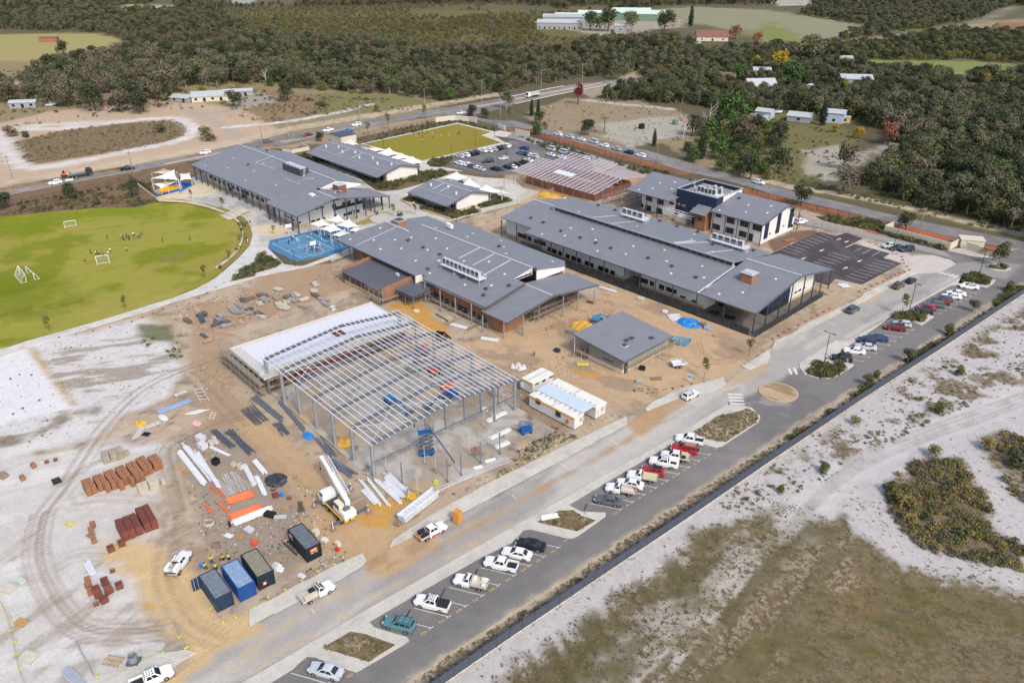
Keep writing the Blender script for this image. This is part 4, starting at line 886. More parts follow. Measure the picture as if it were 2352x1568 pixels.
def pavilion(name,label,O,a,Lu,ends):
 b=Bld(name,label,O,a)
 b.roof([(0,0,3.4),(Lu,0,3.4),(Lu,11.3,6),(0,11.3,6)]);b.roof([(0,11.35,5.98),(Lu,11.35,5.98),(Lu,20.5,3.8),(0,20.5,3.8)])
 b.p('ridge_cap',MB().bm((0,11.3,6.06),(Lu,11.3,6.06),.4,.12),CAP);b.p('roof_walkway',MB().bm((.2,4.6,4.54),(Lu-.2,4.6,4.54),.25,.08),CAP)
 for k in range(2):b.p('roof_walkway',MB().bm((Lu*(.32+.18*k),5.8,4.82),(Lu*(.32+.18*k),11,6.02),.35,.08),CAP)
 for k in range(max(3,int(Lu/6))):b.p('roof_vent',MB().tb((4+k*(Lu-8)/max(2,int(Lu/6)-1),7.5+(k%2)*2.2,5),(4+k*(Lu-8)/max(2,int(Lu/6)-1),7.5+(k%2)*2.2,5.95+(k%2)*.3),.38,8),GALV)
 b.p('barge_board',MB().bm((Lu+.1,0,3.35),(Lu+.1,11.3,5.95),.18,.35).bm((Lu+.1,11.3,5.95),(Lu+.1,20.5,3.7),.18,.35),FASC);b.p('gutter',MB().bm((0,-.08,3.28),(Lu,-.08,3.28),.14,.22),FASC)
 b.w(1,5.2,Lu-1,5.2,0,4.4,RW);b.w(1,5.2,1,19.5,0,4.3,RW);b.w(1,19.5,Lu-1,19.5,0,3.8,RW)
 d=MB();w0=Lu-.9;d.add([(w0,5.2,.9),(w0,19.5,.9),(w0,19.5,3.8),(w0,11.3,5.75),(w0,5.2,4.35),(w0-.25,5.2,.9),(w0-.25,19.5,.9),(w0-.25,19.5,3.8),(w0-.25,11.3,5.75),(w0-.25,5.2,4.35)],[(0,1,2,3,4),(9,8,7,6,5),(0,5,6,1),(1,6,7,2),(2,7,8,3),(3,8,9,4),(4,9,5,0)]);b.p('gable_wall',d,RW);b.w(w0-.12,5.2,w0-.12,19.5,0,.9,SANDC,'base_course',.32)
 for k in range(int(Lu/4)):b.window(2+k*4,4.4+k*4,.9,2.6,v=5.08,panes=3)
 b.cols([(.4+k*(Lu-.8)/int(Lu/4.5),.3)for k in range(int(Lu/4.5)+1)],3.3,.16);b.cols([(Lu-.3,3)],3.9,.16)
 return b
B2=pavilion('long_pavilion','long low classroom pavilion with grey gable roof next to sails',(-85.7,329.2),R(-46.3),51,0)
B3=pavilion('small_pavilion','short low pavilion with white gable end and garden around',(-37,273.9),R(-46.6),22,0)
b=Bld('admin_building','two storey white building with navy blue box between two grey roofs',(39.6,265.3))
b.roof([(-.6,0,6.9),(16.8,0,6.9),(18.2,3.9,7.6),(16.9,3.9,7.6),(16.9,16.2,9.8),(-1.8,16.2,9.8)]);b.roof([(-1.8,16.25,9.78),(17,16.25,9.78),(17,24,7),(-1.8,24,7)])
b.roof([(32.4,.9,6.9),(51.2,.9,6.9),(51,16.4,9.8),(32.4,16.4,9.8)]);b.roof([(32.4,16.45,9.78),(51,16.45,9.78),(52.2,23.2,7.2),(32.4,23.2,7.2)])
b.p('barge_board',MB().bm((51.3,.9,6.8),(51.1,16.4,9.7),.18,.35).bm((51.1,16.4,9.7),(52.3,23.2,7.1),.18,.35),FASC);b.p('gutter',MB().bm((-.6,-.08,6.76),(16.8,-.08,6.76),.15,.24).bm((32.4,.8,6.76),(51.2,.8,6.76),.15,.24),FASC)
b.w(3,4.6,17,4.6,0,7.4,RW);b.w(3,4.6,3,22,0,7.3,RW);b.w(32,3,50,3,0,7.1,RW)
d=MB();w0=50.1;d.add([(w0,3,0),(w0,22.6,0),(w0,22.6,7),(w0,16.4,9.5),(w0,3,7.1),(w0-.25,3,0),(w0-.25,22.6,0),(w0-.25,22.6,7),(w0-.25,16.4,9.5),(w0-.25,3,7.1)],[(0,1,2,3,4),(9,8,7,6,5),(0,5,6,1),(1,6,7,2),(2,7,8,3),(3,8,9,4),(4,9,5,0)]);b.p('gable_wall',d,RW)
for v0,v1,z1 in((4.2,6.6,7.1),(11.4,13.6,8.6),(19,21.4,7.4)):b.p('navy_band',MB().box(50.1,50.2,v0,v1,1.2,z1),NAVY)
b.wins_u(50.12,13,[(10,582,22,570),(65,560,78,545),(135,510,146,500),(217,425,240,392),(208,520,226,490)],1)
bx=b.p('navy_box',MB().box(17,17.25,4.3,19.8,0,10.2).box(17.25,32,4.3,4.55,0,10.2).box(32,32.25,4.3,19.8,0,10.2).box(17.25,32,19.55,19.8,0,10.2),NAVY)
b.p('box_roof',MB().box(17.25,32,4.55,19.55,8.7,8.9),M('flat_roof_membrane',(150,148,150),.9,0,.15,.5));b.p('parapet_cap',MB().box(16.95,17.3,4.25,19.85,10.2,10.3).box(17.3,31.95,4.25,4.6,10.2,10.3).box(31.95,32.3,4.25,19.85,10.2,10.3).box(17.3,31.95,19.5,19.85,10.2,10.3),CAP)
for k,(u,v)in en(((22,10),(23.3,10.1),(25,9.8),(26.3,10),(27.6,10.2),(24,12.3),(26,12.6),(28.4,12.4))):
 b.p('air_conditioner',MB().box(u-.5,u+.5,v-.5,v+.5,9.1,10.9 if k<6 else 11.4),CAP);b.p('air_conditioner_grille',MB().box(u-.42,u+.42,v-.54,v-.5,9.3,10.7),DGREY)
b.p('plant_platform',MB().box(21,29.5,9,13.4,8.95,9.08),GALV);b.ladder((19,12,8.9),(18.2,12,11));b.ladder((33,12.5,9.1),(32.2,12.5,11));b.ladder((15.8,15,9.6),(16.9,15,11))
b.p('white_infill',MB().box(32.26,32.38,8,19,7.6,10),RW)
b.wins_v(4.3,12,[(1517,297,1538,316),(1562,312,1586,330),(1660,336,1685,354)],1,fr=CAP);b.wins_v(4.48,12,[(1233,226,1284,284),(1338,254,1389,316),(1447,282,1486,314),(1187,302,1204,337),(1228,312,1272,377),(1330,340,1376,410)])
b.wins_v(2.88,12,[(1876,397,1918,431),(1977,425,2040,492),(2100,456,2166,522),(2218,488,2290,560),(1846,484,1906,546),(1967,515,2030,582),(2090,549,2148,614),(2180,575,2206,646)])
b.cols([(3.5,.4),(8,.4),(12.6,.4),(33.6,1.2),(38,1.2),(42.4,1.2),(46.4,1.2),(50.6,1.4),(51.6,22.6)],6.8,.2)
b.p('canopy_roof',MB().slab([(26.6,-1.9,5.9),(32.6,-1.9,5.9),(30.6,5,7),(25.6,5,7)],.18),ROOF)
b.p('brick_tower',MB().box(27.4,31.4,.2,4.2,0,2.9),ORB);b.p('timber_cladding',MB().box(27.4,31.4,.2,4.2,2.9,5.7),M('brown_cladding',(150,106,66),.8,0,.2,2))
for k in range(9):b.p('cladding_batten',MB().box(27.4+k*.48,27.46+k*.48,.14,.2,2.9,5.7),M('dark_batten',(96,70,50)))
b.p('round_window',MB().tb((29.4,.26,3.7),(29.4,.08,3.7),.62,16),GLASS)
m=MB()
for v in(-1,1.4):
 for z in(3.3,4.1):m.bm((15.4,v,z),(27.3,v,z),.12,.12)
 for k in range(11):m.tb((15.4+k*1.08,v,3.3 if k%2 else 4.1),(16.5+k*1.08,v,4.1 if k%2 else 3.3),.04,4)
for k in range(9):m.bm((15.4+k*1.48,-1,4.15),(15.4+k*1.48,1.4,4.15),.08,.08)
b.p('walkway_truss',m,GALV);b.p('low_cream_wall',MB().box(19,23.5,1.2,4.2,0,2),CREAMW);b.cols([(15.6,-.9),(21,-.9),(27,-.9)],3.3,.16,STEEL)
b.lights(5,1,15,(0,6.9,16.2,9.8));b.lights(5,34,50,(.9,6.9,16.4,9.8));b.vents(12,[(2087,257),(1640,90)],(.9,6.9,16.4,9.8))
B6=b
b=Bld('unroofed_building','brick building under construction with bare pale roof purlins',(28.4,265.9))
def grid(pl,u0,u1,n,nr,lift=0):
 for k in range(n):
  t=k/(n-1);v=pl[0]+(pl[2]-pl[0])*t;z=pl[1]+(pl[3]-pl[1])*t;b.p('purlin',MB().bm((u0,v,z+.12),(u1,v,z+.12),.14,.2),PINKP)
 for k in range(nr):
  u=u0+.4+(u1-u0-.8)*k/(nr-1);b.p('rafter',MB().bm((u,pl[0],pl[1]-.08),(u,pl[2],pl[3]-.08),.14,.22),PINKP)
grid((0,5,14.6,7.5),-41,0,15,20);grid((14.8,6.8,27,8.3),-35,-12,11,11);grid((14.8,7.4,31,5.2),-12,-1,14,6)
b.p('roof_sheet',MB().slab([(-26,6.6,6.35),(-17,6.6,6.35),(-17,9.6,6.85),(-26,9.6,6.85)],.06),GALV)
for(a0,c0,a1,c1,z)in((-38,5,-27,5,2.6),(-24,5.5,-14,5.5,3.6),(-14,5.5,-5.4,7,3.4),(-5.4,7,-4.6,26,3.2),(-38,5,-38,26,3.4),(-38,26,-5,26,3.4),(-27,5,-27,18,3.2),(-14,7,-14,24,3.2),(-36,14,-6,14,3.4)):b.w(a0,c0,a1,c1,0,z,RDB,'brick_wall')
b.cols([(-40.4+k*5.05,.3)for k in range(9)],4.9,.12,OLDT);b.cols([(-.4,5),(-.5,10),(-.6,15),(-1,20),(-1.2,26)],lambda u,v:5+min(v,14.6)*.17-max(0,v-14.6)*.14,.12,OLDT)
B7=b
# --- small grey shed
b=Bld('small_building','small rendered grey building with single sloping grey roof',(14.8,161.2))
zr=lambda u:5.2-u*(1.25/14.8)
b.roof([(-.2,-1.2,zr(0)),(14.8,-1.2,zr(14.8)),(14.8,16.4,zr(14.8)),(-.2,16.4,zr(0))],.25)
b.p('fascia',MB().bm((-.2,-1.28,zr(0)-.1),(14.8,-1.28,zr(14.8)-.1),.1,.3).bm((14.88,-1.2,zr(14.8)-.1),(14.88,16.4,zr(14.8)-.1),.1,.3),FASC)
b.w(3.8,.1,13.4,.1,.9,zr(3.8)-.25,GREYW,z1b=zr(13.4)-.25);b.w(3.8,.08,13.4,.08,0,.9,CREAMW,'base_course',.3);b.w(13.4,.1,13.4,15.4,.9,zr(13.4)-.25,GREYW);b.w(13.4,.08,13.4,15.4,0,.9,CREAMW,'base_course',.3);b.w(3.8,.1,3.8,15.4,0,4.6,GREYW);b.w(3.8,15.4,13.4,15.4,0,3.9,GREYW)
b.wins_v(-.03,22,[(835,148,925,190)],1);b.window(.5,1.4,0,2.3,u=13.55,out=1,name='door',panes=1)
b.p('work_deck',MB().box(3.9,6.6,-.1,-.02,3.9,4.6),BLACK)
b.cols([(.1,-.8),(.1,5),(.1,10.5),(.1,16)],5,.14,GALV)
for x,y in((1053,1552),(1100,1530),(1282,1520)):u,v=b.L(12,x,y,4.7);b.p('roof_opening',MB().box(u-.5,u+.5,v-.5,v+.5,zr(u)-.1,zr(u)+.3),DGREY);b.p('flashing',MB().box(u-.8,u+.8,v-.75,v+.75,zr(u)-.05,zr(u)+.1),ROOF)
u,v=b.L(22,1032,38,4.3);b.p('roof_opening',MB().box(u-.5,u+.5,v-.5,v+.5,zr(u)-.1,zr(u)+.3),DGREY);b.p('flashing',MB().box(u-.8,u+.8,v-.75,v+.75,zr(u)-.05,zr(u)+.1),CAP)
B9=b
for nm,lab,line in(('work_platform','long plank trestle platform along right wall of small grey building',[(14.2,1),(14.2,20)]),('work_platform','short plank trestle platform by left corner of small grey building',[(.6,-.9),(5,-.9)])):
 t=Bld(nm,lab,(14.8,161.2),cat='platform');(a0,c0),(a1,c1)=line;n=max(2,int(hypot(a1-a0,c1-c0)/2.4))
 t.p('plank',MB().bm((a0,c0,1.35),(a1,c1,1.35),.9,.06),OLDT)
 for k in range(n+1):
  x,y=a0+(a1-a0)*k/n,c0+(c1-c0)*k/n;m=MB()
  for s_ in(-.5,.5):
   ox,oy=(s_,0)if a0==a1 else(0,s_);m.tb((x+ox,y+oy,0),(x+ox,y+oy,1.9),.035,4)
  m.tb((x-.5,y,1.2),(x+.5,y,1.2),.03,4);t.p('trestle',m,GALV)
# --- site offices
YEL=M('orange_yellow_trim',(238,176,58),.5);OFFW=M('office_cream',(222,222,216),.6);RIBW=M('ribbed_white_roof',(240,238,228),.5,0,.06,.4,wave=(.35,0,.05))
def office(lab,u0,u1,v0,v1):
 t=Bld('site_office',lab,(12.1,129.6),R(-45.3),'site office')
 t.p('body',MB().box(u0,u1,v0,v1,.15,2.55),OFFW);t.p('roof',MB().box(u0-.1,u1+.1,v0-.1,v1+.1,2.62,2.75),RIBW)
 t.p('fascia',MB().box(u0-.14,u1+.14,v0-.16,v0-.1,2.42,2.78).box(u0-.14,u1+.14,v1+.1,v1+.16,2.42,2.78),YEL);t.p('end_trim',MB().box(u1+.1,u1+.16,v0-.1,v1+.1,2.45,2.62),OFFW)
 t.p('skid',MB().box(u0+.3,u1-.3,v0+.2,v0+.4,0,.15).box(u0+.3,u1-.3,v1-.4,v1-.2,0,.15),BLACK);t.p('ridge_strip',MB().bm(((u0+u1)/2,v0,2.79),((u0+u1)/2,v1,2.79),.35,.06),CAP)
 return t
t=office('long white site office with yellow trim nearest road',-12.2,0,0,2.6);t.wins_v(0,22,[(222,520,258,578),(405,637,444,696)],2)
t.p('air_conditioner',MB().box(0,.5,1.6,2.4,1.6,2.1),CAP)
t.p('hose_box',MB().box(-1.9,-1.3,-.35,0,.9,1.7),M('orange_box',(226,106,48),.5))
t=office('white site office with yellow trim behind blue covered walkway',-12.4,.5,5.8,8.9);t.p('air_conditioner',MB().box(.5,1,7.4,8.2,1.6,2.1),CAP);t.p('vent',MB().box(.5,.56,6.2,6.7,1.2,1.8),CAP)
for k in range(9):
 for v in(2.45,5.9):pass
t=Bld('walkway_cover','pale blue flat cover between two long site offices',(12.1,129.6),R(-45.3),'cover');t.p('cover_sheet',MB().box(-12.4,.1,2.3,5.9,2.86,2.95),M('pale_blue_sheet',(206,220,232),.5,0,.04,.5,wave=(.3,1,.03)))
for k in range(10):t.p('cover_bracket',MB().box(-12+k*1.3,-11.9+k*1.3,1.5,2.4,2.75,2.86),OLDT);t.p('cover_bracket',MB().box(-12+k*1.3,-11.9+k*1.3,5.8,6.7,2.75,2.86),OLDT)
t=office('small white site office with yellow trim and three small windows',-18,-14.8,3.7,9.9);t.wins_u(-14.8,22,[(213,395,238,375),(278,366,302,346),(344,332,370,314)],1)
t.p('air_conditioner',MB().box(-18,-17.4,3.1,3.7,.8,1.8),CAP)
# --- steel portal frame
SITE8=A8
b=Bld('portal_shed','grey portal steel frame with rows of pale roof purlins, no roof yet',O8,A8,'steel frame')
US=[-6.78*k for k in range(7)];SP,RV=33.4,18.1;zr8=lambda v:7.35+1.65*(v/RV if v<RV else(SP-v)/(SP-RV))
def ibeam(mb,a,b_,wd,ht):
 a,b_=V3(a),V3(b_);d=(b_-a).normalized();side=d.cross(V3((0,0,1)));side=V3((0,1,0))if side.length<.05 else side.normalized();up=side.cross(d)
 for o,w_,h_ in((ht/2-.02,wd,.05),(-ht/2+.02,wd,.05),(0,.05,ht-.09)):mb.bm(a+up*o,b_+up*o,w_,h_)
 return mb
for u in US:
 for v in(0,SP):
  m=MB();m.box(u-.24,u+.24,v-.27,v-.22,0,7.3).box(u-.24,u+.24,v+.22,v+.27,0,7.3).box(u-.03,u+.03,v-.22,v+.22,0,7.3).box(u-.35,u+.35,v-.38,v+.38,.1,.16);b.p('column',m,COLG)
 b.p('rafter',ibeam(MB(),(u,0,7.3),(u,RV,8.95),.42,.55),STEEL);b.p('rafter',ibeam(MB(),(u,RV,8.95),(u,SP,7.3),.42,.55),STEEL)
 b.p('haunch',MB().add([(u-.03,.2,6.6),(u-.03,2.6,7.3),(u-.03,.2,7.2),(u+.03,.2,6.6),(u+.03,2.6,7.3),(u+.03,.2,7.2)],[(0,1,2),(5,4,3),(0,3,4,1),(1,4,5,2),(2,5,3,0)]),STEEL)
PUR=[-.5]+[.55+1.27*k for k in range(14)]+[18.9+1.2*k for k in range(13)]
for k,v in en(PUR):b.p('purlin',MB().bm((1.2-(k%3)*.15,v,zr8(max(v,0))+.4),(-41.6-(k%2)*.3,v,zr8(max(v,0))+.4),.11,.2),PURL)
for u in(-3.4,-10.2,-17,-23.7,-30.5,-37.3):
 m=MB()
 for c0,c1 in zip(PUR[:-1],PUR[1:]):m.tb((u,c0,zr8(max(c0,0))+.36),(u,c1,zr8(max(c1,0))+.36),.025,3)
 b.p('bridging',m,GALV)
for(a0,c0),(a1,c1)in(((0,0),(-6.78,9)),((0,9),(-6.78,0)),((0,SP),(-6.78,25)),((-6.78,9),(0,RV)),((-27,0),(-34,9)),((-27,9),(-34,0)),((-34,25),(-27,SP)),((0,25.5),(-6.78,RV)),((-34,9),(-27,RV))):
 b.p('roof_brace',MB().tb((a0,c0,zr8(c0)+.05),(a1,c1,zr8(c1)+.05),.045,4),GALV)
b.p('girt',MB().bm((0,0,3.3),(0,11.5,3.3),.2,.28),STEEL);b.p('girt',MB().bm((0,13,3.5),(0,SP,3.5),.2,.28),STEEL)
for v in(11.5,16,20.5,24.5,29):b.p('hanger_post',MB().box(-.1,.1,v-.1,v+.1,3.2 if v>12 else 3.2,zr8(v)-.2),STEEL)
b.p('edge_post',MB().box(.2,.4,27.6,27.8,.1,6.2),STEEL)
b.p('canopy_rafter',ibeam(MB(),(.1,11.8,6.3),(10.6,10,4.35),.2,.3),STEEL)
for k in range(6):b.p('wall_girt',MB().bm((0,SP+.3,2+k*.9),(-33.9,SP+.3,2+k*.9),.08,.14)if k in(0,2,4)else MB().tb((-6.78,SP,2+k),(-13.5,SP,5),.04,4),GALV)
FRAME=b
pp=[(1345,1310,1320,1025),(1760,1290,1745,1030),(1885,1228,1870,960),(2065,1122,2055,862),(2240,1030,2238,770),(1200,1195,1175,890),(1553,1130,1540,870),(1655,1208,1645,975),(1780,1140,1766,875),(1962,1045,1955,785),(2137,950,2130,688),(2248,890,2243,640),(2095,792,2088,520),(2200,735,2197,470),(1490,1435,1467,1170),(2272,640,2270,380)]
first=None
for k,(x,y,x2,y2)in en(pp):
 p=Q(21,x,y);thick=k in(0,1,2,3,4)
 if first is None or k==5:
  t=th_('steel_post','','post',p);r_=.1 if thick else .06
  MB().box(-r_,r_,-r_,r_,.12,4.3 if not thick else 4.7)._('shaft',STEEL if thick else M('pale_post',(176,180,184),.5),t);MB().box(-.2,.2,-.2,.2,.12,.15)._('base_plate',DGREY,t);first=t
 else:t=dup(first,p)
 t.location=p;t['label']='thick dark grey post along front edge of slab' if thick else 'thin pale post alone inside slab';t['group']='thick front posts' if thick else 'thin posts on slab'
for x,y in((1990,1000),(2030,985)):
 p=Q(21,x,y+10);t=th_('orange_stub',('short orange pipe stub in slab, left of two','short orange pipe stub in slab, right of two')[x>2000],'pipe',p,0,'orange pipe stubs');MB().tb((0,0,.1),(0,0,1),.09,8)._('pipe',M('orange_pipe',(240,116,62),.5),t)
b=Bld('half_built_block','half built block with pale concrete roof deck and dark brick under it',O8,A8)
b.p('deck',MB().box(-56,-38.9,-1.6,35.6,3.55,3.95),CONCW);b.p('deck_membrane',MB().box(-55,-41.5,.8,35,3.96,4),M('wet_white_deck',(224,224,232),.5))
b.p('upstand',MB().box(-41.4,-40.9,-1.6,35.6,3.95,4.45),CONCW);b.p('upstand',MB().box(-56,-55.6,-1.6,35.6,3.95,4.3),CONCW);b.p('upstand',MB().box(-55.6,-41.4,-1.6,-1.2,3.95,4.3),CONCW)
b.w(-39.6,1,-39.6,34,0,3.5,M('dark_red_brick',(112,62,54),.9,0,.15,1),'brick_wall');b.w(-39.6,.5,-54,.5,0,3.5,RDB,'brick_wall');b.w(-54,.5,-54,34,0,3.5,RDB,'brick_wall');b.w(-54,34,-39.6,34,0,3.5,RDB,'brick_wall')
for v in(-.9,6,12,18,24,30):b.p('steel_prop',MB().box(-39.2,-39,v-.1,v+.1,0,3.5),STEEL)
for k in range(5):b.p('reinforcing_mat',MB().box(-47.5+k*.5,-47.4+k*.5,19,22,4.02,4.3),M('red_oxide',(120,62,50),.8))
def scaffold(lab,O,a,p0,p1,ht,lifts,bay=2.4,dep=1.1,plank=True,cat='scaffold'):
 s=Bld('scaffold',lab,O,a,cat);(a0,c0),(a1,c1)=p0,p1;L=hypot(a1-a0,c1-c0);n=max(1,round(L/bay));d=V3((a1-a0,c1-c0,0))/L;nr=V3((-d.y,d.x,0));P0=V3((a0,c0,0))
 for k in range(n+1):
  for t in(0,dep):
   p=P0+d*(L*k/n)+nr*t;s.p('standard',MB().tb(p,p+V3((0,0,ht)),.035,4),TUBE)
 for j in range(1,lifts+1):
  z=ht*j/lifts-.35;m=MB()
  for t in(0,dep):m.tb(P0+nr*t+V3((0,0,z)),P0+d*L+nr*t+V3((0,0,z)),.03,4)
  for k in range(n+1):m.tb(P0+d*(L*k/n)+V3((0,0,z)),P0+d*(L*k/n)+nr*dep+V3((0,0,z)),.03,4)
  for k in range(0,n,3):m.tb(P0+d*(L*k/n)+V3((0,0,z-ht/lifts)),P0+d*(L*(k+1)/n)+V3((0,0,z)),.025,4)
  s.p('ledger',m,TUBE)['kind']='stuff'
  if plank and j<lifts:s.p('plank',MB().bm(P0+nr*dep/2+V3((0,0,z+.06)),P0+d*L+nr*dep/2+V3((0,0,z+.06)),dep*.8,.05),OLDT)
scaffold('tube scaffold along left side of half built deck',O8,A8,(-57.5,-3.2),(-37.8,-3.2),5.4,3)
scaffold('tube scaffold guard along far edge of half built deck',O8,A8,(-57.8,-2.4),(-57.8,36),5,2)
scaffold('tube scaffold on inner edge of deck above dark brick wall',O8,A8,(-38.4,-1),(-38.4,34),5.3,3)
scaffold('tube scaffold round near brick corner of low wing',(-51.5,221),SITE,(31,-11.8),(37.4,-11.8),4.2,2)
scaffold('tube scaffold along brick parapet wall by porch roof',(-51.5,221),SITE,(38.4,-11.5),(38.4,-2),4.2,2)
scaffold('plank scaffold along long brick wall of middle building',(-51.5,221),SITE,(43.5,-.5),(66,-.5),1.9,2)
scaffold('dense scaffold under open right end of middle building',(-51.5,221),SITE,(67,10),(67,25),5.2,3,2)
scaffold('dense scaffold before open right end of middle building',(-51.5,221),SITE,(71.6,10),(71.6,26),4.8,3,2)
scaffold('scaffold round left corner of middle building',(-51.5,221),SITE,(14,-9),(14,2),3.6,2)
scaffold('scaffold along right side of unroofed brick building',(28.4,265.9),SITE,(1.2,4),(1.2,26),4,2)
scaffold('scaffold at left end of admin building',(39.6,265.3),SITE,(-1.6,-1),(-1.6,16),6.4,3)
# --- containers
def container(lab,c,ang,col,roofcol,text=None,open_door=False):
 ang=ang+pi/2;t=th_('shipping_container',lab,'container',(c[0],c[1],0),ang)
 wm=M('container_'+lab.split()[0]+lab.split()[1],srgb(*col,.76),.55,.1,.14,1.2);rm=M('container_roof_'+lab.split()[0]+lab.split()[1],srgb(*roofcol,.76),.6,.1,.16,1.5,col2=srgb(*[min(255,v+16)for v in roofcol],.76))
 hx,hy,ht=1.22,3.03,2.59;m=MB()
 def corr(p,d,n_,L,outn):
  for k in range(n_):
   s0=L*k/n_;w_=L/n_
   prof=[(0,0),(.3,0),(.42,.045),(.72,.045),(.84,0),(1,0)]
   for(f0,o0),(f1,o1)in zip(prof[:-1],prof[1:]):
    q0=p+d*(s0+f0*w_)-outn*o0;q1=p+d*(s0+f1*w_)-outn*o1
    m.add([q0+V3((0,0,.16)),q1+V3((0,0,.16)),q1+V3((0,0,ht-.1)),q0+V3((0,0,ht-.1))],[(0,1,2,3)])
 corr(V3((-hx,hy,0)),V3((0,-1,0)),22,2*hy,V3((-1,0,0)));corr(V3((hx,-hy,0)),V3((0,1,0)),22,2*hy,V3((1,0,0)));corr(V3((-hx,-hy,0)),V3((1,0,0)),9,2*hx,V3((0,-1,0)))
 m._('wall',wm,t)
 r=MB()
 for k in range(20):
  y0=-hy+.15+k*(2*hy-.3)/20;w_=(2*hy-.3)/20
  r.box(-hx+.1,hx-.1,y0,y0+w_*.55,ht-.06,ht-.005);r.box(-hx+.1,hx-.1,y0+w_*.55,y0+w_,ht-.06,ht-.035)
 r._('roof',rm,t)
 f=MB()
 for sx in(-1,1):
  for sy in(-1,1):f.box(sx*hx-.07,sx*hx+.07,sy*hy-.07,sy*hy+.07,0,ht)
  f.box(sx*hx-.05,sx*hx+.05,-hy,hy,ht-.12,ht-.01);f.box(sx*hx-.05,sx*hx+.05,-hy,hy,.02,.16)
 for sy in(-1,1):f.box(-hx,hx,sy*hy-.05,sy*hy+.05,ht-.12,ht-.01);f.box(-hx,hx,sy*hy-.05,sy*hy+.05,.02,.16)
 f._('frame',wm,t);MB().box(-hx+.06,hx-.06,-hy+.06,hy-.06,.1,.16)._('floor',BLACK,t)
 for sx in(-1,1):
  if open_door and sx==-1:
   d_=MB().box(-hx-1.2,-hx-.02,hy-.03,hy+.03,.18,ht-.14)._('door',wm,t);x0=-hx-1.2
   for xx in(-.9,-.35):MB().tb((-hx+xx,hy-.06,.2),(-hx+xx,hy-.06,ht-.15),.025,4)._('lock_rod',GALV,d_)
   for kk in range(4):MB().box(-hx-1.1,-hx-.1,hy-.05,hy-.03,.4+kk*.5,.44+kk*.5)._('door_rib',wm,d_)
  else:
   d_=MB().box(min(0,sx*(hx-.08))+.01,max(0,sx*(hx-.08))-.01,hy-.05,hy,.18,ht-.14)._('door',wm,t)
   for xx in(.35,.85):MB().tb((sx*xx,hy+.04,.2),(sx*xx,hy+.04,ht-.15),.025,4)._('lock_rod',GALV,d_)
 if text:
  ob=M('logo_orange',(238,92,42),.6)
  def logo(M4,nm):
   pl=MB().box(-.62,.62,-.3,.3,0,.012)._('sign_plate',ob,t);pl.matrix_local=M4
   for body,sz,y in((text[0],.5,0),(text[1],.36,-.52)):
    o=link('lettering',text_mesh(body,sz,WP),t);o.matrix_local=M4@Matrix.Translation((0,y,.02))
  logo(Matrix.Translation((.05,-hy-.01,1.85))@Matrix.Rotation(pi/2,4,'X'),'a')
  logo(Matrix.Translation((-hx-.01,2.2,1.85))@Matrix.Rotation(-pi/2,4,'Z')@Matrix.Rotation(pi/2,4,'X'),'b')
 return t
container('grey blue rusty shipping container with its dark door swung open',(-43.16,86.2),R(-50),(48,66,94),(120,130,138),open_door=True)
container('bright blue shipping container between two darker ones',(-40.5,88.2),R(-50),(40,86,156),(140,164,194))
container('dark shipping container with rusty yellowish roof',(-38.3,90.5),R(-51.5),(40,56,72),(142,138,120))
container('black shipping container with orange hire logo apart',(-32.6,96.3),R(-50),(40,48,56),(108,116,124),('SCF','131 132'))
t=th_('orange_sign','small orange sign on end of rusty roofed container','sign',(*Q(31,80,650,1.4)[:2],1.1),R(-50)+pi/2);MB().box(-.28,.28,-.03,.03,0,.6)._('sign_board',MATS['logo_orange'],t);MB().box(-.16,.16,-.04,-.03,.15,.42)._('sign_print',WP,t)
# --- brick packs
def pack_mesh(name,mat,w_=.76,d=.94,h=.86,holes=True):
 m=MB();z0=0
 if holes:
  xs=[-w_/2,-.24,-.1,.1,.24,w_/2]
  for i in range(5):
   if i in(1,3):m.box(xs[i],xs[i+1],-d/2+.002,d/2-.002,.2,h-.002).box(xs[i],xs[i+1],-d/2+.002,d/2-.002,0,.08)
   else:m.box(xs[i],xs[i+1],-d/2,d/2,0,h)
 else:m.box(-w_/2,w_/2,-d/2,d/2,0,h)
 me=bpy.data.meshes.new(name);me.from_pydata(m.v,[],m.f);me.materials.append(mat);return me
TANB=brick_mat('tan_brick',(190,134,96),(172,116,82),(150,108,80),.3,.1)
RUST=brick_mat('rust_brick',(146,76,58),(120,60,48),(170,120,100),.25,.1)
CRMB=brick_mat('cream_brick',(228,218,194),(214,202,176),(200,188,164),.3,.1)
PALB=brick_mat('pale_block',(204,194,172),(186,176,156),(140,130,112),.09,.2)
PM={'tan':pack_mesh('tan_pack',TANB),'cream':pack_mesh('cream_pack',CRMB),'rust':pack_mesh('rust_pack',RUST,1,.92,.92),'pale':pack_mesh('pale_pack',PALB,1.1,.95,.85,False),'rust_s':pack_mesh('rust_small_pack',RUST,.7,.5,.5,False)}
def pack(kind,x,y,z,a,label,group):
 o=link({'tan':'brick_pack','cream':'brick_pack','rust':'brick_pack','pale':'block_pack','rust_s':'brick_pack'}[kind],PM[kind],None,(x,y,z),a+ru(-.03,.03))
 return tag(o,label,'brick pack',group)
ORD=('first','second','third','fourth','fifth','sixth','seventh','eighth','ninth','tenth','eleventh','twelfth','thirteenth','fourteenth')
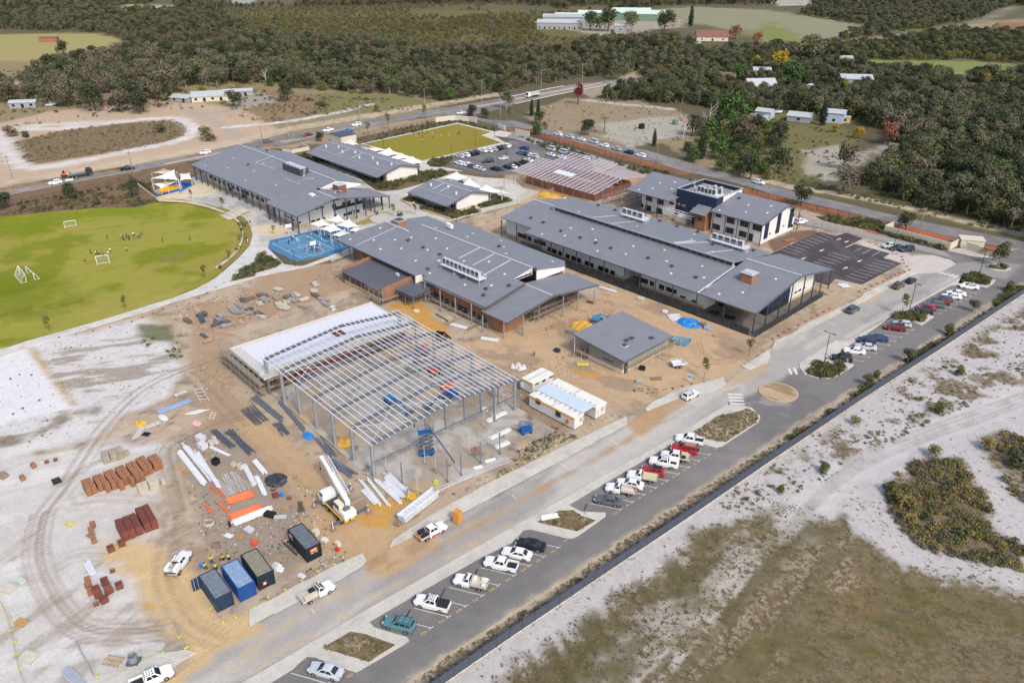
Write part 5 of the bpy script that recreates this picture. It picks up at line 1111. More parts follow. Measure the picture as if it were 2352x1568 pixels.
def stack(kind,O,a,cells,label,group,dx,dy,h):
 ca,sa=cos(a),sin(a);xs=sorted({round(c[0]*2)/2 for c in cells})
 col={}
 for cx,cy,lv in cells:col.setdefault(round(cx*2)/2,[]).append(cy)
 for(cx,cy,lv)in cells:
  k_=round(cx*2)/2;ci=xs.index(k_);ri=sorted(col[k_]).index(cy)
  where='%s column from left, %s row from front'%(ORD[ci]if ci<14 else 'last',ORD[ri])
  for k in range(lv):
   x,y=cx*dx+ru(-.03,.03),cy*dy+ru(-.04,.04)
   pack(kind,O[0]+x*ca-y*sa,O[1]+x*sa+y*ca,k*(h+.012)-.08,a,'%s %s, %s'%('top' if k or lv==1 else 'bottom',label,where),group)
cells=[]
for i,(rows,off)in en(((3,0),(3,0),(4,0),(4,0),(5,0),(4,-.35),(3,.45))):
 for r_ in range(rows):
  for c_ in range(2):
   lv=2
   cells.append((i*2.28+c_+.5,-(r_+off)-.5,lv))
cells+=[(2.28+1.6,-3.6,2),(2*2.28+1.75,-4.5,2),(3*2.28+1.6,-4.75,2),(4*2.28+1.1,-5.6,1)]
stack('tan',(-75.15,111.55),R(41.5),cells,'orange pack of long stack','orange packs of long stack',.82,1.06,.86)
o_=Q(20,1300,1390);stack('cream',(o_.x,o_.y),R(38),[(0,.3,2),(1,.3,2),(2.3,.3,2),(3.3,.3,2),(4.8,.5,1)],'cream brick pack','cream brick packs',.8,1,.86)
o_=Q(20,985,1110);stack('pale',(o_.x,o_.y),R(36),[(0,.2,2),(1.15,.2,2),(2.15,.1,1),(0,1.2,2),(1.15,1.2,2),(2.2,1.2,2),(3,.6,1)],'pale concrete block pack','pale block packs',1.12,1,.85)
rc_=[(i+.5+(.2 if i>=3 else 0),-(j+.5),2)for i in range(5)for j in range(4)]+[(3.7,.5,2),(4.7,.5,2)]
stack('rust',(-64.6,101),R(38),rc_,'dark red pack of square stack','dark red packs of square stack',1.08,1.02,.92)
for kind,rc,x,y,z,lab in(('tan',30,865,270,0,'lone brown brick pack nearest dark red stack'),('tan',30,840,185,.15,'opened brown brick pack on a wooden pallet'),('tan',30,855,130,0,'brown brick pack behind pallet with opened bricks'),('rust',30,1022,350,0,'lone dark red brick pack on yellow sand'),('rust',30,1120,300,0,'dark red brick pack at front corner of square stack'),
  ('tan',30,808,640,0,'brown brick pack at back left of mixed group'),('tan',30,815,690,0,'brown brick pack in middle left of mixed group'),('tan',30,835,745,0,'brown brick pack at front left of mixed group'),('rust',30,905,770,0,'dark red brick pack under another in mixed group, left pile'),('rust',30,900,770,.94,'dark red brick pack topping left pile of mixed group'),('rust',30,1005,735,0,'dark red brick pack under another in mixed group, right pile'),('rust',30,1000,738,.94,'dark red brick pack topping right pile of mixed group'),('rust',30,965,650,0,'dark red brick pack behind both piles of mixed group'),('rust',30,1100,690,0,'dark red brick pack at right end of mixed group'),('rust',30,960,820,0,'white strapped dark red pack before mixed group'),('rust_s',30,1035,545,0,'small dark red brick heap behind mixed group'),('rust_s',30,885,850,0,'narrow red brick heap left of scaffold tubes'),
  ('tan',20,210,1265,0,'broken orange brick pack near left temporary fence'),('tan',20,310,1150,0,'brick pack with timber on top by left fence'),('rust_s',20,430,1110,0,'small red brick heap by left fence'),('rust_s',20,510,1090,0,'small grey and red heap next to left fence'),('rust',21,180,1420,-.35,'spilled red brick heap below black plastic sheet'),('rust_s',21,305,1440,0,'upright red bricks right of blue bucket'),('rust_s',21,160,1365,0,'flat red bricks left of blue bucket')):
 p=Q(rc,x,y);pack(kind,p.x,p.y,z-.05,R(38)+ru(-.2,.2),lab,None)
# --- piles of bars, pipes, boards
def pile(name,lab,rc,p0,p1,n,spread,sz,mat,layers=1,jit=.12,bar='bar',fan=0,ground_z=0,group=None):
 a,b_=Q(rc,*p0),Q(rc,*p1);c=(a+b_)/2;d=b_-a;L=d.length;ang=atan2(d.y,d.x)
 t=th_(name,lab,name.replace('_',' '),(c.x,c.y,ground_z),ang,group)
 for j in range(layers):
  for k in range(n-j):
   y=(k-(n-1-j)/2)*spread/max(1,n);l2=L/2*ru(.86,1);x=ru(-jit,jit)*L*.3;tw=ru(-fan,fan)
   z=sz[1]/2+j*sz[1]*1.02+ru(0,.01);m=MB()
   if sz[0]=='r':m.tb((x-l2,y-tw,sz[1]+j*sz[1]*1.9),(x+l2,y+tw,sz[1]+j*sz[1]*1.9),sz[1],6)
   else:m.bm((x-l2,y-tw,z),(x+l2,y+tw,z),sz[0],sz[1])
   m._(bar,mat,t)
 return t
ORP=MATS['orange_pipe'];BLUEW=M('blue_wrapped_steel',(150,176,208),.5);DKG=M('dark_grey_bar',(92,100,110),.6);WQ=M('white_pipe',(226,226,228),.4)
pile('purlin_pile','long pile of galvanised purlins, leftmost by track',20,(1640,1005),(1880,1310),5,1.1,(.22,.2),GALV,2)
pile('purlin_pile','very long pile of white purlins running toward orange pipes',20,(1690,950),(1960,1280),5,1.1,(.22,.2),GALV,2,fan=.3)
pile('purlin_pile','white purlin pile just right of longest pile',20,(1800,1000),(2020,1350),3,.7,(.22,.2),GALV,1)
pile('gutter_pile','pair of long white channels between pallets and grey tubes',20,(1925,965),(2110,1050),3,.6,(.22,.16),WQ,1);
pile('tube_pile','pile of dark grey steel tubes by concrete rings',20,(1955,815),(2140,970),6,1.2,(.14,.14),DKG,2,fan=.2);pile('tube_pile','pile of dark grey steel tubes along brown track',20,(2085,815),(2330,1030),6,1.3,(.14,.14),DKG,2,fan=.4);
pile('channel_pile','pile of deep galvanised channels left of black sheet',20,(2240,1130),(2345,1330),4,.9,(.2,.18),GALV,2);pile('channel_pile','long galvanised channel by black plastic sheet',21,(0,1230),(85,1410),4,.8,(.2,.16),GALV,1);pile('channel_pile','open white channel above black plastic sheet',21,(-20,1090),(85,1215),4,.9,(.25,.3),GALV,1)
pile('conduit_pile','fanned heap of thin white conduits above orange pipes',20,(2050,1220),(2190,1390),22,4.2,('r',.035),WQ,1,fan=.5,bar='conduit');pile('conduit_pile','thin red conduits fanned out left of white conduits',20,(1950,1310),(2060,1430),9,1.6,('r',.035),ORP,1,fan=.5,bar='conduit')
pile('pipe_pile','pile of orange pipes, upper of two',20,(2090,1470),(2330,1390),14,2,('r',.055),ORP,2,jit=.25,bar='pipe');pile('pipe_pile','pile of orange pipes, lower of two by white pipes',30,(2110,55),(2400,-50),14,2,('r',.055),ORP,2,jit=.2,bar='pipe');pile('pipe_pile','pile of white pipes below orange pipes',30,(2130,110),(2500,-35),10,1.7,('r',.07),WQ,2,jit=.2,bar='pipe')
pile('pipe_pile','single orange flat bundle alone left of pipes',20,(1880,1490),(1960,1580),4,.4,('r',.06),ORP,1,bar='pipe');pile('pipe_pile','orange bundle alone between lone bundle and pipe piles',20,(2005,1475),(2100,1566),5,.5,('r',.06),ORP,1,bar='pipe');pile('wrapped_bars','bundle of blue wrapped bars on white sand by track',20,(1440,655),(1750,545),7,1.3,(.18,.16),BLUEW,2,fan=.25);pile('beam_pile','long dark steel beams on left of slab, nearer deck',21,(-30,500),(255,735),4,1.3,(.22,.3),STEEL,1);pile('beam_pile','long dark steel beams along slab edge',21,(210,545),(455,830),3,.9,(.22,.3),STEEL,1);pile('rod_pile','pile of many thin grey rods left of long beams',20,(2260,600),(2420,750),16,3,('r',.06),DKG,1,fan=.3,bar='rod');pile('rod_pile','fanned pile of grey rods between two long beam piles',21,(180,745),(290,860),9,1.6,('r',.06),DKG,1,fan=.5,bar='rod')
pile('beam_pile','crossed dark beams behind crane boom tip',21,(560,880),(720,1060),5,1.5,(.2,.28),STEEL,1,fan=.5);pile('beam_pile','dark beams to right of crane boom',21,(690,1090),(900,1240),6,1.6,(.2,.28),STEEL,1,fan=.4);pile('white_bar','long thin white bars along front left slab edge',21,(820,1060),(1010,1215),2,.5,(.1,.08),WQ)
for k,(p0,p1,n)in en((((945,1260),(1150,1510),2),((985,1360),(1110,1490),4),((1015,1250),(1230,1520),2),((1090,1260),(1340,1490),3),((1175,1280),(1330,1440),3),((1180,1235),(1375,1440),3),((1210,1215),(1440,1430),3))):pile('purlin_bundle',('leftmost long galvanised bundle by crane, thin','stubby wide galvanised bundle nearest crane cab','second long galvanised bundle from crane','galvanised bundle reaching orange sand','short galvanised bundle in middle of spread','galvanised bundle close behind worker in orange','galvanised bundle at right end touching slab')[k],21,p0,p1,n,.28*n,(.24,.2),GALV,1,jit=.04,bar='purlin')
for k,(p0,p1)in en((((2120,742),(2300,655)),((2145,902),(2340,812)),((2192,988),(2330,932)))):pile('purlin_bundle',('white purlin bundle on slab, farthest of three','white purlin bundle on slab, middle of three','white purlin bundle on slab, nearest front edge')[k],21,p0,p1,6,.9,(.14,.18),WQ,2,jit=.05,ground_z=.14,bar='purlin')
pile('pipe_pile','long pale pipes laid along front edge of slab',21,(1650,1380),(2351,1060),5,1.2,('r',.08),M('pale_conduit',(190,192,196),.5),1,fan=.6,bar='pipe');pile('pipe_pile','white pipes across garden bed island',32,(265,65),(425,35),7,1.2,('r',.08),WQ,1,bar='pipe',ground_z=.18)
pile('tube_bundle','striped plastic tube bundle by front slab edge, left',21,(2000,1170),(2080,1150),6,.9,('r',.07),WQ,2,bar='tube');pile('tube_bundle','striped plastic tube bundle by front slab edge, right',21,(2105,1110),(2200,1080),6,.9,('r',.07),WQ,2,bar='tube')
pile('purlin_pile','long galvanised purlins by middle building',11,(1790,1410),(1940,1450),5,1.3,(.24,.2),GALV,1);pile('dark_beam','single dark beam on yellow sand by middle building',11,(1640,1310),(1770,1385),1,.2,(.2,.24),DKG);pile('plank_pile','wooden planks by galvanised purlins',11,(1930,1470),(2040,1410),4,1.2,(.25,.05),OLDT,1,fan=.3,bar='plank');pile('panel_pile','galvanised sheets near boom lift on yellow sand',11,(2060,1535),(2240,1560),4,1.6,(.4,.06),GALV,1)
pile('gutter_pile','long galvanised gutters before classroom block',12,(800,1070),(960,1115),4,.9,(.22,.16),GALV,2);pile('roof_sheet_pile','fanned galvanised roof sheets near blue tarp',12,(1440,1350),(1560,1340),9,4,(.35,.04),GALV,1,fan=.3,bar='sheet');pile('roof_sheet_pile','white sheets stacked by new dark car park',13,(650,1055),(740,1050),4,2.6,(.6,.08),WQ,1,bar='sheet');pile('timber_pile','reddish timber stack by admin building',13,(150,650),(250,625),5,1.4,(.25,.2),M('red_timber',(158,110,92),.9,0,.15,2),1,bar='plank')
pile('tube_pile','steel lengths and white bars left of fallen fence',30,(590,1440),(760,1600),7,1.4,(.14,.12),M('lilac_steel',(190,192,202),.5,.1),2);pile('white_bar','long grey pipe toward footpath corner',30,(680,1160),(870,1515),1,.2,('r',.11),M('grey_pipe',(168,168,168),.6));pile('purlin_bundle','white channel bundle by mixed brick packs',30,(800,465),(860,580),4,1,(.22,.35),GALV,1,bar='channel');pile('tube_pile','dark scaffold tubes heaped by crane, upright bundle',21,(400,1470),(420,1566),7,.8,('r',.05),M('rusty_tube',(110,98,84),.8),3,fan=.3,bar='tube');pile('timber_pile','stack of short old timbers by wrapped structure',31,(1275,120),(1350,60),8,1.6,(.12,.1),OLDT,3,fan=.5,bar='plank')
FW=[]
for k in range(46):
 a_,b_=random.random(),random.random();rc,(x0,y0),(x1,y1),(x2,y2),(x3,y3)=((10,(1560,1440),(2330,1130),(1900,1560),(2340,1300)),(11,(0,1150),(640,920),(30,1440),(640,1290)))[k%2];c0,c1=(x0+(x1-x0)*a_,y0+(y1-y0)*a_),(x2+(x3-x2)*a_,y2+(y3-y2)*a_);FW.append((rc,c0[0]+(c1[0]-c0[0])*b_,c0[1]+(c1[1]-c0[1])*b_,(0,1,2,3,2,3,1,2,0,3,4,2)[k%12]))
fm=[(DKG,(.16,.14),'dark grey'),(M('brown_board',(128,112,98),.9,0,.18,2),(.2,.12),'brown'),(M('grey_board',(168,164,156)),(.22,.12),'grey'),(M('pale_board',(206,198,180)),(.24,.1),'pale'),(TIMB,(1.2,.04),'yellow wooden')]
for k,(rc,x,y,kd)in en(FW):
 a=R(-44)+random.choice((0,0,pi/2,.3,-.3));c=Q(rc,x,y);d=V3((cos(a),sin(a),0))*ru(1.1,1.9)
 t=th_('formwork_stack','stack of %s formwork lengths on brown ground behind half built deck'%fm[kd][2],'stack',c,a,'formwork stacks, '+fm[kd][2]);n=1 if kd==4 else random.randint(4,6)
 for j in range(random.randint(2,4)if kd!=4 else 1):
  for i in range(n):L2=d.length*ru(.8,1.1);y_=(i-n/2)*fm[kd][1][0]*1.25;MB().bm((-L2,y_,.15+j*fm[kd][1][1]*1.3),(L2,y_+ru(-.1,.1),.15+j*fm[kd][1][1]*1.3),*fm[kd][1])._('length',fm[kd][0],t)
 if kd<3:
  for sx in(-.8,.8):MB().box(sx*d.length-.05,sx*d.length+.05,-.6,.6,0,.1)._('bearer',OLDT,t)
def pallet(rc,x,y,lab,a=0,z=0,sz=(1.2,1.1),mat=None,n=6):
 p=Q(rc,x,y);t=th_('pallet',lab,'pallet',(p.x,p.y,z),SITE+a)
 for k in range(n):xx=-sz[0]/2+(k+.5)*sz[0]/n;MB().box(xx-.06,xx+.06,-sz[1]/2,sz[1]/2,.1,.13)._('slat',mat or TIMB,t)
 for yy in(-.45,0,.45):MB().box(-sz[0]/2,sz[0]/2,yy*sz[1]-.05,yy*sz[1]+.05,0,.1)._('bearer',mat or TIMB,t)
 return t
pallet(20,1715,1190,'empty wooden pallet left of black bin',.2);pallet(20,2135,1165,'wooden pallet under white conduits pile',.3);pallet(21,270,1525,'pale wooden pallet on ground left of crane',.5);pallet(22,1325,340,'large wooden rack near small grey building',.9,0,(2.6,1.3),OLDT,5);pallet(30,1040,1370,'wooden crate of slats at fence corner',.6,.1,(2.6,1.6));pallet(22,175,705,'weathered pallet on weeds by slab corner',.5,.3,(1.2,1.2),OLDT)
pallet(12,1665,1420,'wooden pallet by crumpled blue tarp',.2,.4);pallet(12,1865,1515,'pale pallet near white tub',.3);pallet(30,2205,230,'wooden pallet of fittings by cable coil',.5);pallet(30,835,210,'weathered pallet carrying an opened brick pack',.3,0,(1.2,1.1),OLDT);pallet(21,2,1600,'pallet stack under brown sacks',.1)
for k in range(7):pallet(12,1755,1425,'pallet in tall pallet stack by blue tarp',ru(-.1,.1),k*.14,(1.2,1.1),OLDT)['group']='tall pallet stack'
def boxthing(name,lab,cat,rc,x,y,sz,mat,a=0,z=0,open_top=False,part='body'):
 p=Q(rc,x,y);t=th_(name,lab,cat,(p.x,p.y,z),SITE+a);w_,d,h=sz
 if open_top:
  m=MB();e=.06;m.box(-w_/2,w_/2,-d/2,d/2,0,e).box(-w_/2,-w_/2+e,-d/2,d/2,e,h).box(w_/2-e,w_/2,-d/2,d/2,e,h).box(-w_/2+e,w_/2-e,-d/2,-d/2+e,e,h).box(-w_/2+e,w_/2-e,d/2-e,d/2,e,h)
 else:m=MB().box(-w_/2,w_/2,-d/2,d/2,0,h)
 m._(part,mat,t);return t
BLUE=M('bright_blue',(40,132,214),.6);ORX=M('ply_orange',(214,150,74))
boxthing('open_bin','black open topped steel bin among white channels','bin',20,1985,1120,(1.1,1.1,1.1),BLACK,.3,0,True);boxthing('concrete_box','small open concrete box by pallet','box',20,2150,1140,(.8,.8,.7),CONCW,.3,0,True);boxthing('concrete_box','tall open concrete box right of small one','box',20,2215,1165,(.9,.9,1),CONCW,.3,0,True);boxthing('open_box','small grey open box by orange bundle','box',20,1895,1425,(.8,.8,.5),GREYW,.2,0,True)
for k,(x,y)in en(((1845,905),(1865,975))):boxthing('water_tank_crate',('white caged tank crate behind another by rings','white caged tank crate in front by rings')[k],'crate',20,x,y,(1.6,1.3,1.1),M('translucent_tank',(212,212,216),.4),.2)
for k,(x,y)in en(((1965,890),(1970,910),(1930,925),(1990,930),(1945,945))):
 p=Q(20,x,y);t=th_('concrete_ring','pale concrete ring by caged tanks','ring',p,0,'concrete rings by tanks');m=MB()
 n=14;v=[(cos(6.283*i/n)*rr,sin(6.283*i/n)*rr,z)for rr,z in((.45,0),(.45,.35),(.3,.35),(.3,0))for i in range(n)]
 m.add(v,[(j*n+i,j*n+(i+1)%n,((j+1)%4)*n+(i+1)%n,((j+1)%4)*n+i)for j in range(4)for i in range(n)]);m._('ring',CONCW,t)
p=Q(30,1230,1375);t=th_('manhole_pipe','upright grey concrete pipe section on a pallet','pipe',p);m=MB();n=18;v=[(cos(6.283*i/n)*rr,sin(6.283*i/n)*rr,z)for rr,z in((.6,.3),(.6,1.25),(.48,1.25),(.48,.3))for i in range(n)]
m.add(v,[(j*n+i,j*n+(i+1)%n,((j+1)%4)*n+(i+1)%n,((j+1)%4)*n+i)for j in range(4)for i in range(n)]);m._('pipe',M('grey_pipe_concrete',(136,146,148),.8),t);MB().box(-.8,.8,-.7,.7,0,.28)._('pallet_base',DKG,t)
boxthing('plywood_toilet','orange plywood box at footpath edge','toilet',31,1853,92,(1.15,1.15,2.25),ORX,.25,.13)
def crumple(name,lab,cat,rc,x,y,rx,ry,h,mat,seed=0,a=0,z=0):
 p=Q(rc,x,y);t=th_(name,lab,cat,(p.x,p.y,z-.05),SITE+a);m=MB();n=11;v=[]
 rnd=random.Random(seed)
 for j in range(n):
  for i in range(n):
   u_,v_=i/(n-1)*2-1,j/(n-1)*2-1;rr=max(abs(u_),abs(v_));k=1-rr**3
   sq=max(1,hypot(u_,v_)/max(rr,.01));ed=rnd.uniform(.9,1.08)
   v.append((u_/sq*rx*ed,v_/sq*ry*ed,h*k*rnd.uniform(.45,1.1)))
 m.add(v,[(j*n+i,j*n+i+1,(j+1)*n+i+1,(j+1)*n+i)for j in range(n-1)for i in range(n-1)]);m._('sheet',mat,t);return t
DKPL=M('black_sheet',(58,62,70),.35,0,.3,2);SANDH=M('yellow_sand',(218,168,78),.95)
crumple('plastic_sheet','crumpled black plastic sheet over a heap left of crane','sheet',21,185,1270,2.3,1.9,.9,DKPL,1);crumple('tarp','bright blue tarp bundle on steel beams','tarp',21,480,865,1.5,.9,.7,BLUE,2);crumple('tarp','big crumpled blue tarp near classroom block','tarp',12,1630,1395,3.4,2.6,.7,BLUE,3);crumple('sand_heap','yellow sand heap by small grey building','sand heap',12,650,1430,3.4,3,1.1,SANDH,4);crumple('sand_heap','yellow sand heap before unroofed building','sand heap',12,350,225,5.5,3,.8,SANDH,5);crumple('sand_heap','yellow sand spread at front slab corner by worker','sand heap',21,1450,1420,1.6,1.2,.6,SANDH,6);crumple('sand_heap','yellow sand heap at foot of third frame column','sand heap',21,815,930,1.9,1.7,.5,SANDH,7,0,.12)
crumple('striped_mat','red and white crumpled mat by track','mat',20,1805,745,1.4,.8,.3,M('red_white_mat',(222,100,106),.7,0,.1,6,col2=(240,226,226)),8);crumple('plastic_sheet','white plastic sheet under dark offcuts by blue bars','sheet',20,1500,695,1.6,.7,.08,WQ,9);crumple('plastic_sheet','grey white plastic near rusty roofed container','sheet',31,200,500,1.4,.7,.5,WQ,10)
for k,(x,y,w_)in en(((1270,765,.5),(1300,755,.5),(1325,745,.5),(1260,745,.4),(1290,770,.5),(1310,740,.45))):crumple('yellow_bag','bright yellow bag in heap on white sand','bag',20,x,y,w_,w_*.8,.45,M('yellow_bag',(246,184,30),.6),20+k)['group']='yellow bags on sand'
for k,(x,y)in en(((10,235),(45,240),(75,255),(105,245),(60,225))):crumple('bulk_bag','white bulk bag in row behind small site office','bag',22,x,y,.62,.62,1,WQ,30+k)['group']='white bulk bags'
for k,(rc,x,y,w_,d,h,mt,lab,a)in en(((30,75,705,1.9,1.5,.3,MATS['pale_board'],'pale chipboard sheets stacked at left fence',.5),(30,195,1020,1.4,1.1,.5,TIMB,'timber stack topped with orange boards at left fence',.5),(30,265,1330,2.3,1.7,.12,MATS['pale_board'],'large plain chipboard sheet at left fence',.5),(20,30,1240,1.5,1.2,.7,OLDT,'stack of pale boards at far left by fence',.3),(30,640,110,1.6,.8,.4,M('lime_pack',(206,200,130),.8),'yellow green insulation pack on sand',.4),(30,190,640,1.4,.9,.5,M('mint_pack',(196,206,190),.7),'mint green bucket stack with orange lid',.4),(30,1400,1240,3.2,1.1,.35,M('stone_trough',(198,196,190),.8),'pale trough holding black offcuts by fence corner',.75),(22,1170,365,1.5,.7,.5,M('wire_basket',(176,174,160),.8),'pale concrete trough near small grey building',.8),
  (12,1405,1300,1.2,1.1,.5,WQ,'white carton near verandah fence',.2),(12,715,1210,1.6,.6,.4,RDB,'red brick pile by right columns of middle building',.2),(11,1475,1295,1.2,.9,.5,WQ,'white wrapped bundle on orange sand',.3),(11,708,1280,.9,.9,1.1,WQ,'white drum behind deck edge',0),(22,415,90,1.3,.9,.7,DKPL,'dark blue machine under wraps behind worker',.2),(31,630,265,1,.8,.5,WQ,'white appliance behind black container',.4),(31,420,590,1.2,.7,.3,WQ,'pale box by footpath near tray ute',.3),(30,2100,215,1.4,.9,.06,WQ,'white board near coil',.4),(30,2110,115,1.2,.35,.3,BLACK,'black pipe roll near white pipes',-.3),(30,2290,170,1.4,1.1,.5,M('white_fittings',(206,206,210),.5,0,.5,6),'heap of white fittings and bags',.2),(31,130,30,1.8,1.1,.6,BLACK,'black crate block by silver duct',.5),(31,225,50,2,.6,.4,M('silver_duct',(206,210,212),.4,.2),'silver duct lengths right of black crates',.9),(12,1795,1450,1.4,1.2,.5,BLUEW,'pale blue tub before pallet stack',.2),(12,545,1490,1.7,1.3,1,GREYW,'grey block bundle left of small grey building',.2),(22,650,215,2.6,.5,.4,M('lime_steel',(210,206,90)),'lime yellow lifting frame on sand',.75),(22,1195,255,1.3,.8,.8,BLACK,'black mixer drum by work platform',.4),(31,755,310,.8,.7,.8,CREAMW,'pale cement mixer by a red drum',.1),(31,750,350,.6,.5,.5,M('red_plastic',(206,52,44),.5),'red drum before pale cement mixer',0),(31,265,360,1,.8,.5,GREYW,'grey tool crate left of black container',.5),(31,550,205,1,.9,.9,CREAMW,'cream topped tub behind black container',.2),(12,1180,1180,1.6,1.2,.5,CONCW,'heap of white rubbish by verandah fence',.2),(22,555,130,1.8,.8,.15,OLDT,'weathered planks left of small grey building',.6))):
 boxthing('site_item',lab,'building material',rc,x,y,(w_,d,h),mt,a)
for o in[o for o in COL.objects if o.name.startswith('site_item')]:
 l=o['label'].lower()
 for wd,nm in(('heap','rubbish_heap'),('roll','pipe_roll'),('bucket','bucket_stack'),('board','board_stack'),('sheet','board_stack'),('plank','plank_stack'),('timber','timber_stack'),('pack','insulation_pack'),('trough','trough'),('mixer','cement_mixer'),('drum','drum'),('tub','tub'),('machine','machine'),('crate','crate'),('duct','duct_lengths'),('box','carton'),('carton','carton'),('brick','brick_pile'),('bundle','wrapped_bundle'),('frame','lifting_frame'),('appliance','appliance')):
  if wd in l:o.name=nm;break
for rc,x,y,r_,mt,lab in((30,1920,105,.85,M('pale_hose',(196,190,176),.7),'coil of pale and black hose on ground'),(30,1985,305,.7,M('cable_mix',(150,120,116),.8,0,.5,8),'tangled coil of grey and brown cable'),(30,2340,290,.5,MATS['logo_orange'],'orange reel by rusty roofed container'),(21,235,1415,.35,BLUE,'round blue bucket among spilled bricks'),(30,1853,497,.32,BLUE,'round blue tub by seated worker')):
 p=Q(rc,x,y);t=th_('coil' if 'coil' in lab else('reel' if 'reel' in lab else 'bucket'),lab,'coil' if 'coil' in lab else('reel' if 'reel' in lab else 'bucket'),p);m=MB()
 if 'coil' in lab:
  for j in range(4):
   rr=r_*(1-.06*j);pts=[V3((rr*cos(6.283*i/16),rr*sin(6.283*i/16),.07+.1*j))for i in range(17)]
   for a_,b_ in zip(pts[:-1],pts[1:]):m.tb(a_,b_,.06,5)
 else:m.tb((0,0,0),(0,0,.5),r_,12,0,r_*1.08)
 m._('body',mt,t)
for rc,p0,p1,p2,lab in((20,(1775,435),(1845,555),(1855,430),'white steel ladder frame on sand by deck'),(20,(1920,715),(1950,650),(1960,720),'small white trestle frame near red mat'),(20,(470,1270),(500,1320),(540,1245),'black steel rack on sand by tracks'),(20,(1215,905),(1290,790),(1270,880),'aluminium ladder on sand near yellow bags'),(20,(1335,785),(1465,735),(1345,800),'grey lattice beam right of yellow bags'),(31,(250,285),(375,400),(290,265),'red ladder flat by black container'),(30,(90,900),(130,965),(205,830),'grey steel mesh frame at left fence'),(20,(1600,490),(1625,510),(1690,450),'grey wire mesh panel near ladder frame'),(20,(1690,670),(1800,670),(1820,630),'grey mesh sheet below blue bars'),(20,(1300,860),(1360,870),(1330,835),'small black mesh stack by aluminium ladder')):
 a,b_,c=Q(rc,*p0),Q(rc,*p1),Q(rc,*p2);t=th_('ladder' if 'ladder' in lab and 'frame' not in lab else 'steel_rack',lab,'ladder' if 'ladder' in lab and 'frame' not in lab else 'frame',a);e1,e2=b_-a,c-a;mt=BLACK if 'black' in lab else(MATS['red_oxide']if 'red' in lab and 'near' not in lab else(WQ if 'white' in lab else GALV))
 z=V3((0,0,.12));MB().bm(z,e1+z,.1,.14)._('rail',mt,t);MB().bm(e2+z,e1+e2+z,.1,.14)._('rail',mt,t);n=4 if 'frame' in lab else 9
 for k in range(n):f=(k+.3)/n;MB().bm(e1*f+z,e1*f+e2+z,.07,.08)._('rung',mt,t)
# --- trailer, skip
WHEELM=M('tyre_rubber',(34,34,36))
def wheel_mesh(name,r_=.34,w_=.24):
 m=MB();n=14;m.tb((0,-w_/2,0),(0,w_/2,0),r_,n);me=bpy.data.meshes.new(name);me.from_pydata([tuple(v)for v in m.v],[],m.f);me.materials.append(WHEELM);return me
WH,WHB=wheel_mesh('wheel'),wheel_mesh('big_wheel',.5,.35)
def rim_mesh(r_,w_):
 m=MB().tb((0,-w_/2-.012,0),(0,w_/2+.012,0),r_*.62,10);me=bpy.data.meshes.new('rim');me.from_pydata([tuple(v)for v in m.v],[],m.f);me.materials.append(M('wheel_rim',(168,170,174),.35,.5));return me
RIM,RIMB=rim_mesh(.34,.24),rim_mesh(.5,.35)
def wheel(t,x,y,big=False,dark=False,r_=None):
 o=link('wheel',WHB if big else WH,t,(x,y,.5 if big else .34));
 if not dark:link('rim',RIMB if big else RIM,o)
 return o
p=Q(22,1520,225);t=th_('trailer','galvanised cage trailer near small grey building','trailer',p,R(10));m=MB().box(-1.4,1.4,-.85,.85,.6,.68)
for a0,c0,a1,c1 in((-1.4,-.85,1.4,-.85),(-1.4,.85,1.4,.85),(-1.4,-.85,-1.4,.85),(1.4,-.85,1.4,.85)):m.bm((a0,c0,.85),(a1,c1,.85),.05,.4).bm((a0,c0,1.4),(a1,c1,1.4),.05,.06)
for a0,c0 in((-1.4,-.85),(1.4,-.85),(-1.4,.85),(1.4,.85),(0,-.85),(0,.85)):m.box(a0-.03,a0+.03,c0-.03,c0+.03,.9,1.4)
m._('cage',GALV,t);MB().bm((1.4,.5,.6),(2.5,0,.55),.08,.1).bm((1.4,-.5,.6),(2.5,0,.55),.08,.1)._('drawbar',GALV,t)
for x in(-.45,.35):
 for y in(-.98,.98):wheel(t,x,y)
p=Q(22,1560,20);t=th_('skip_bin','pale blue skip bin behind small grey building','skip',p,R(-20));m=MB();lo,hi,ht=(1.2,.8),(2.1,1),1.3
v=[(-lo[0],-lo[1],0),(lo[0],-lo[1],0),(lo[0],lo[1],0),(-lo[0],lo[1],0),(-hi[0],-hi[1],ht),(hi[0],-hi[1],ht),(hi[0],hi[1],ht),(-hi[0],hi[1],ht)];vi=[(x*.94,y*.92,z+(.08 if z==0 else 0))for x,y,z in v]
m.add(v+vi,[(3,2,1,0),(0,1,5,4),(1,2,6,5),(2,3,7,6),(3,0,4,7),(8,9,10,11),(9,8,12,13),(10,9,13,14),(11,10,14,15),(8,11,15,12),(4,5,13,12),(5,6,14,13),(6,7,15,14),(7,4,12,15)]);m._('body',M('skip_blue',(92,168,204),.6,0,.15,1),t);MB().box(-1.7,1.7,-.8,.8,.7,.9)._('rubble',OLDT,t)
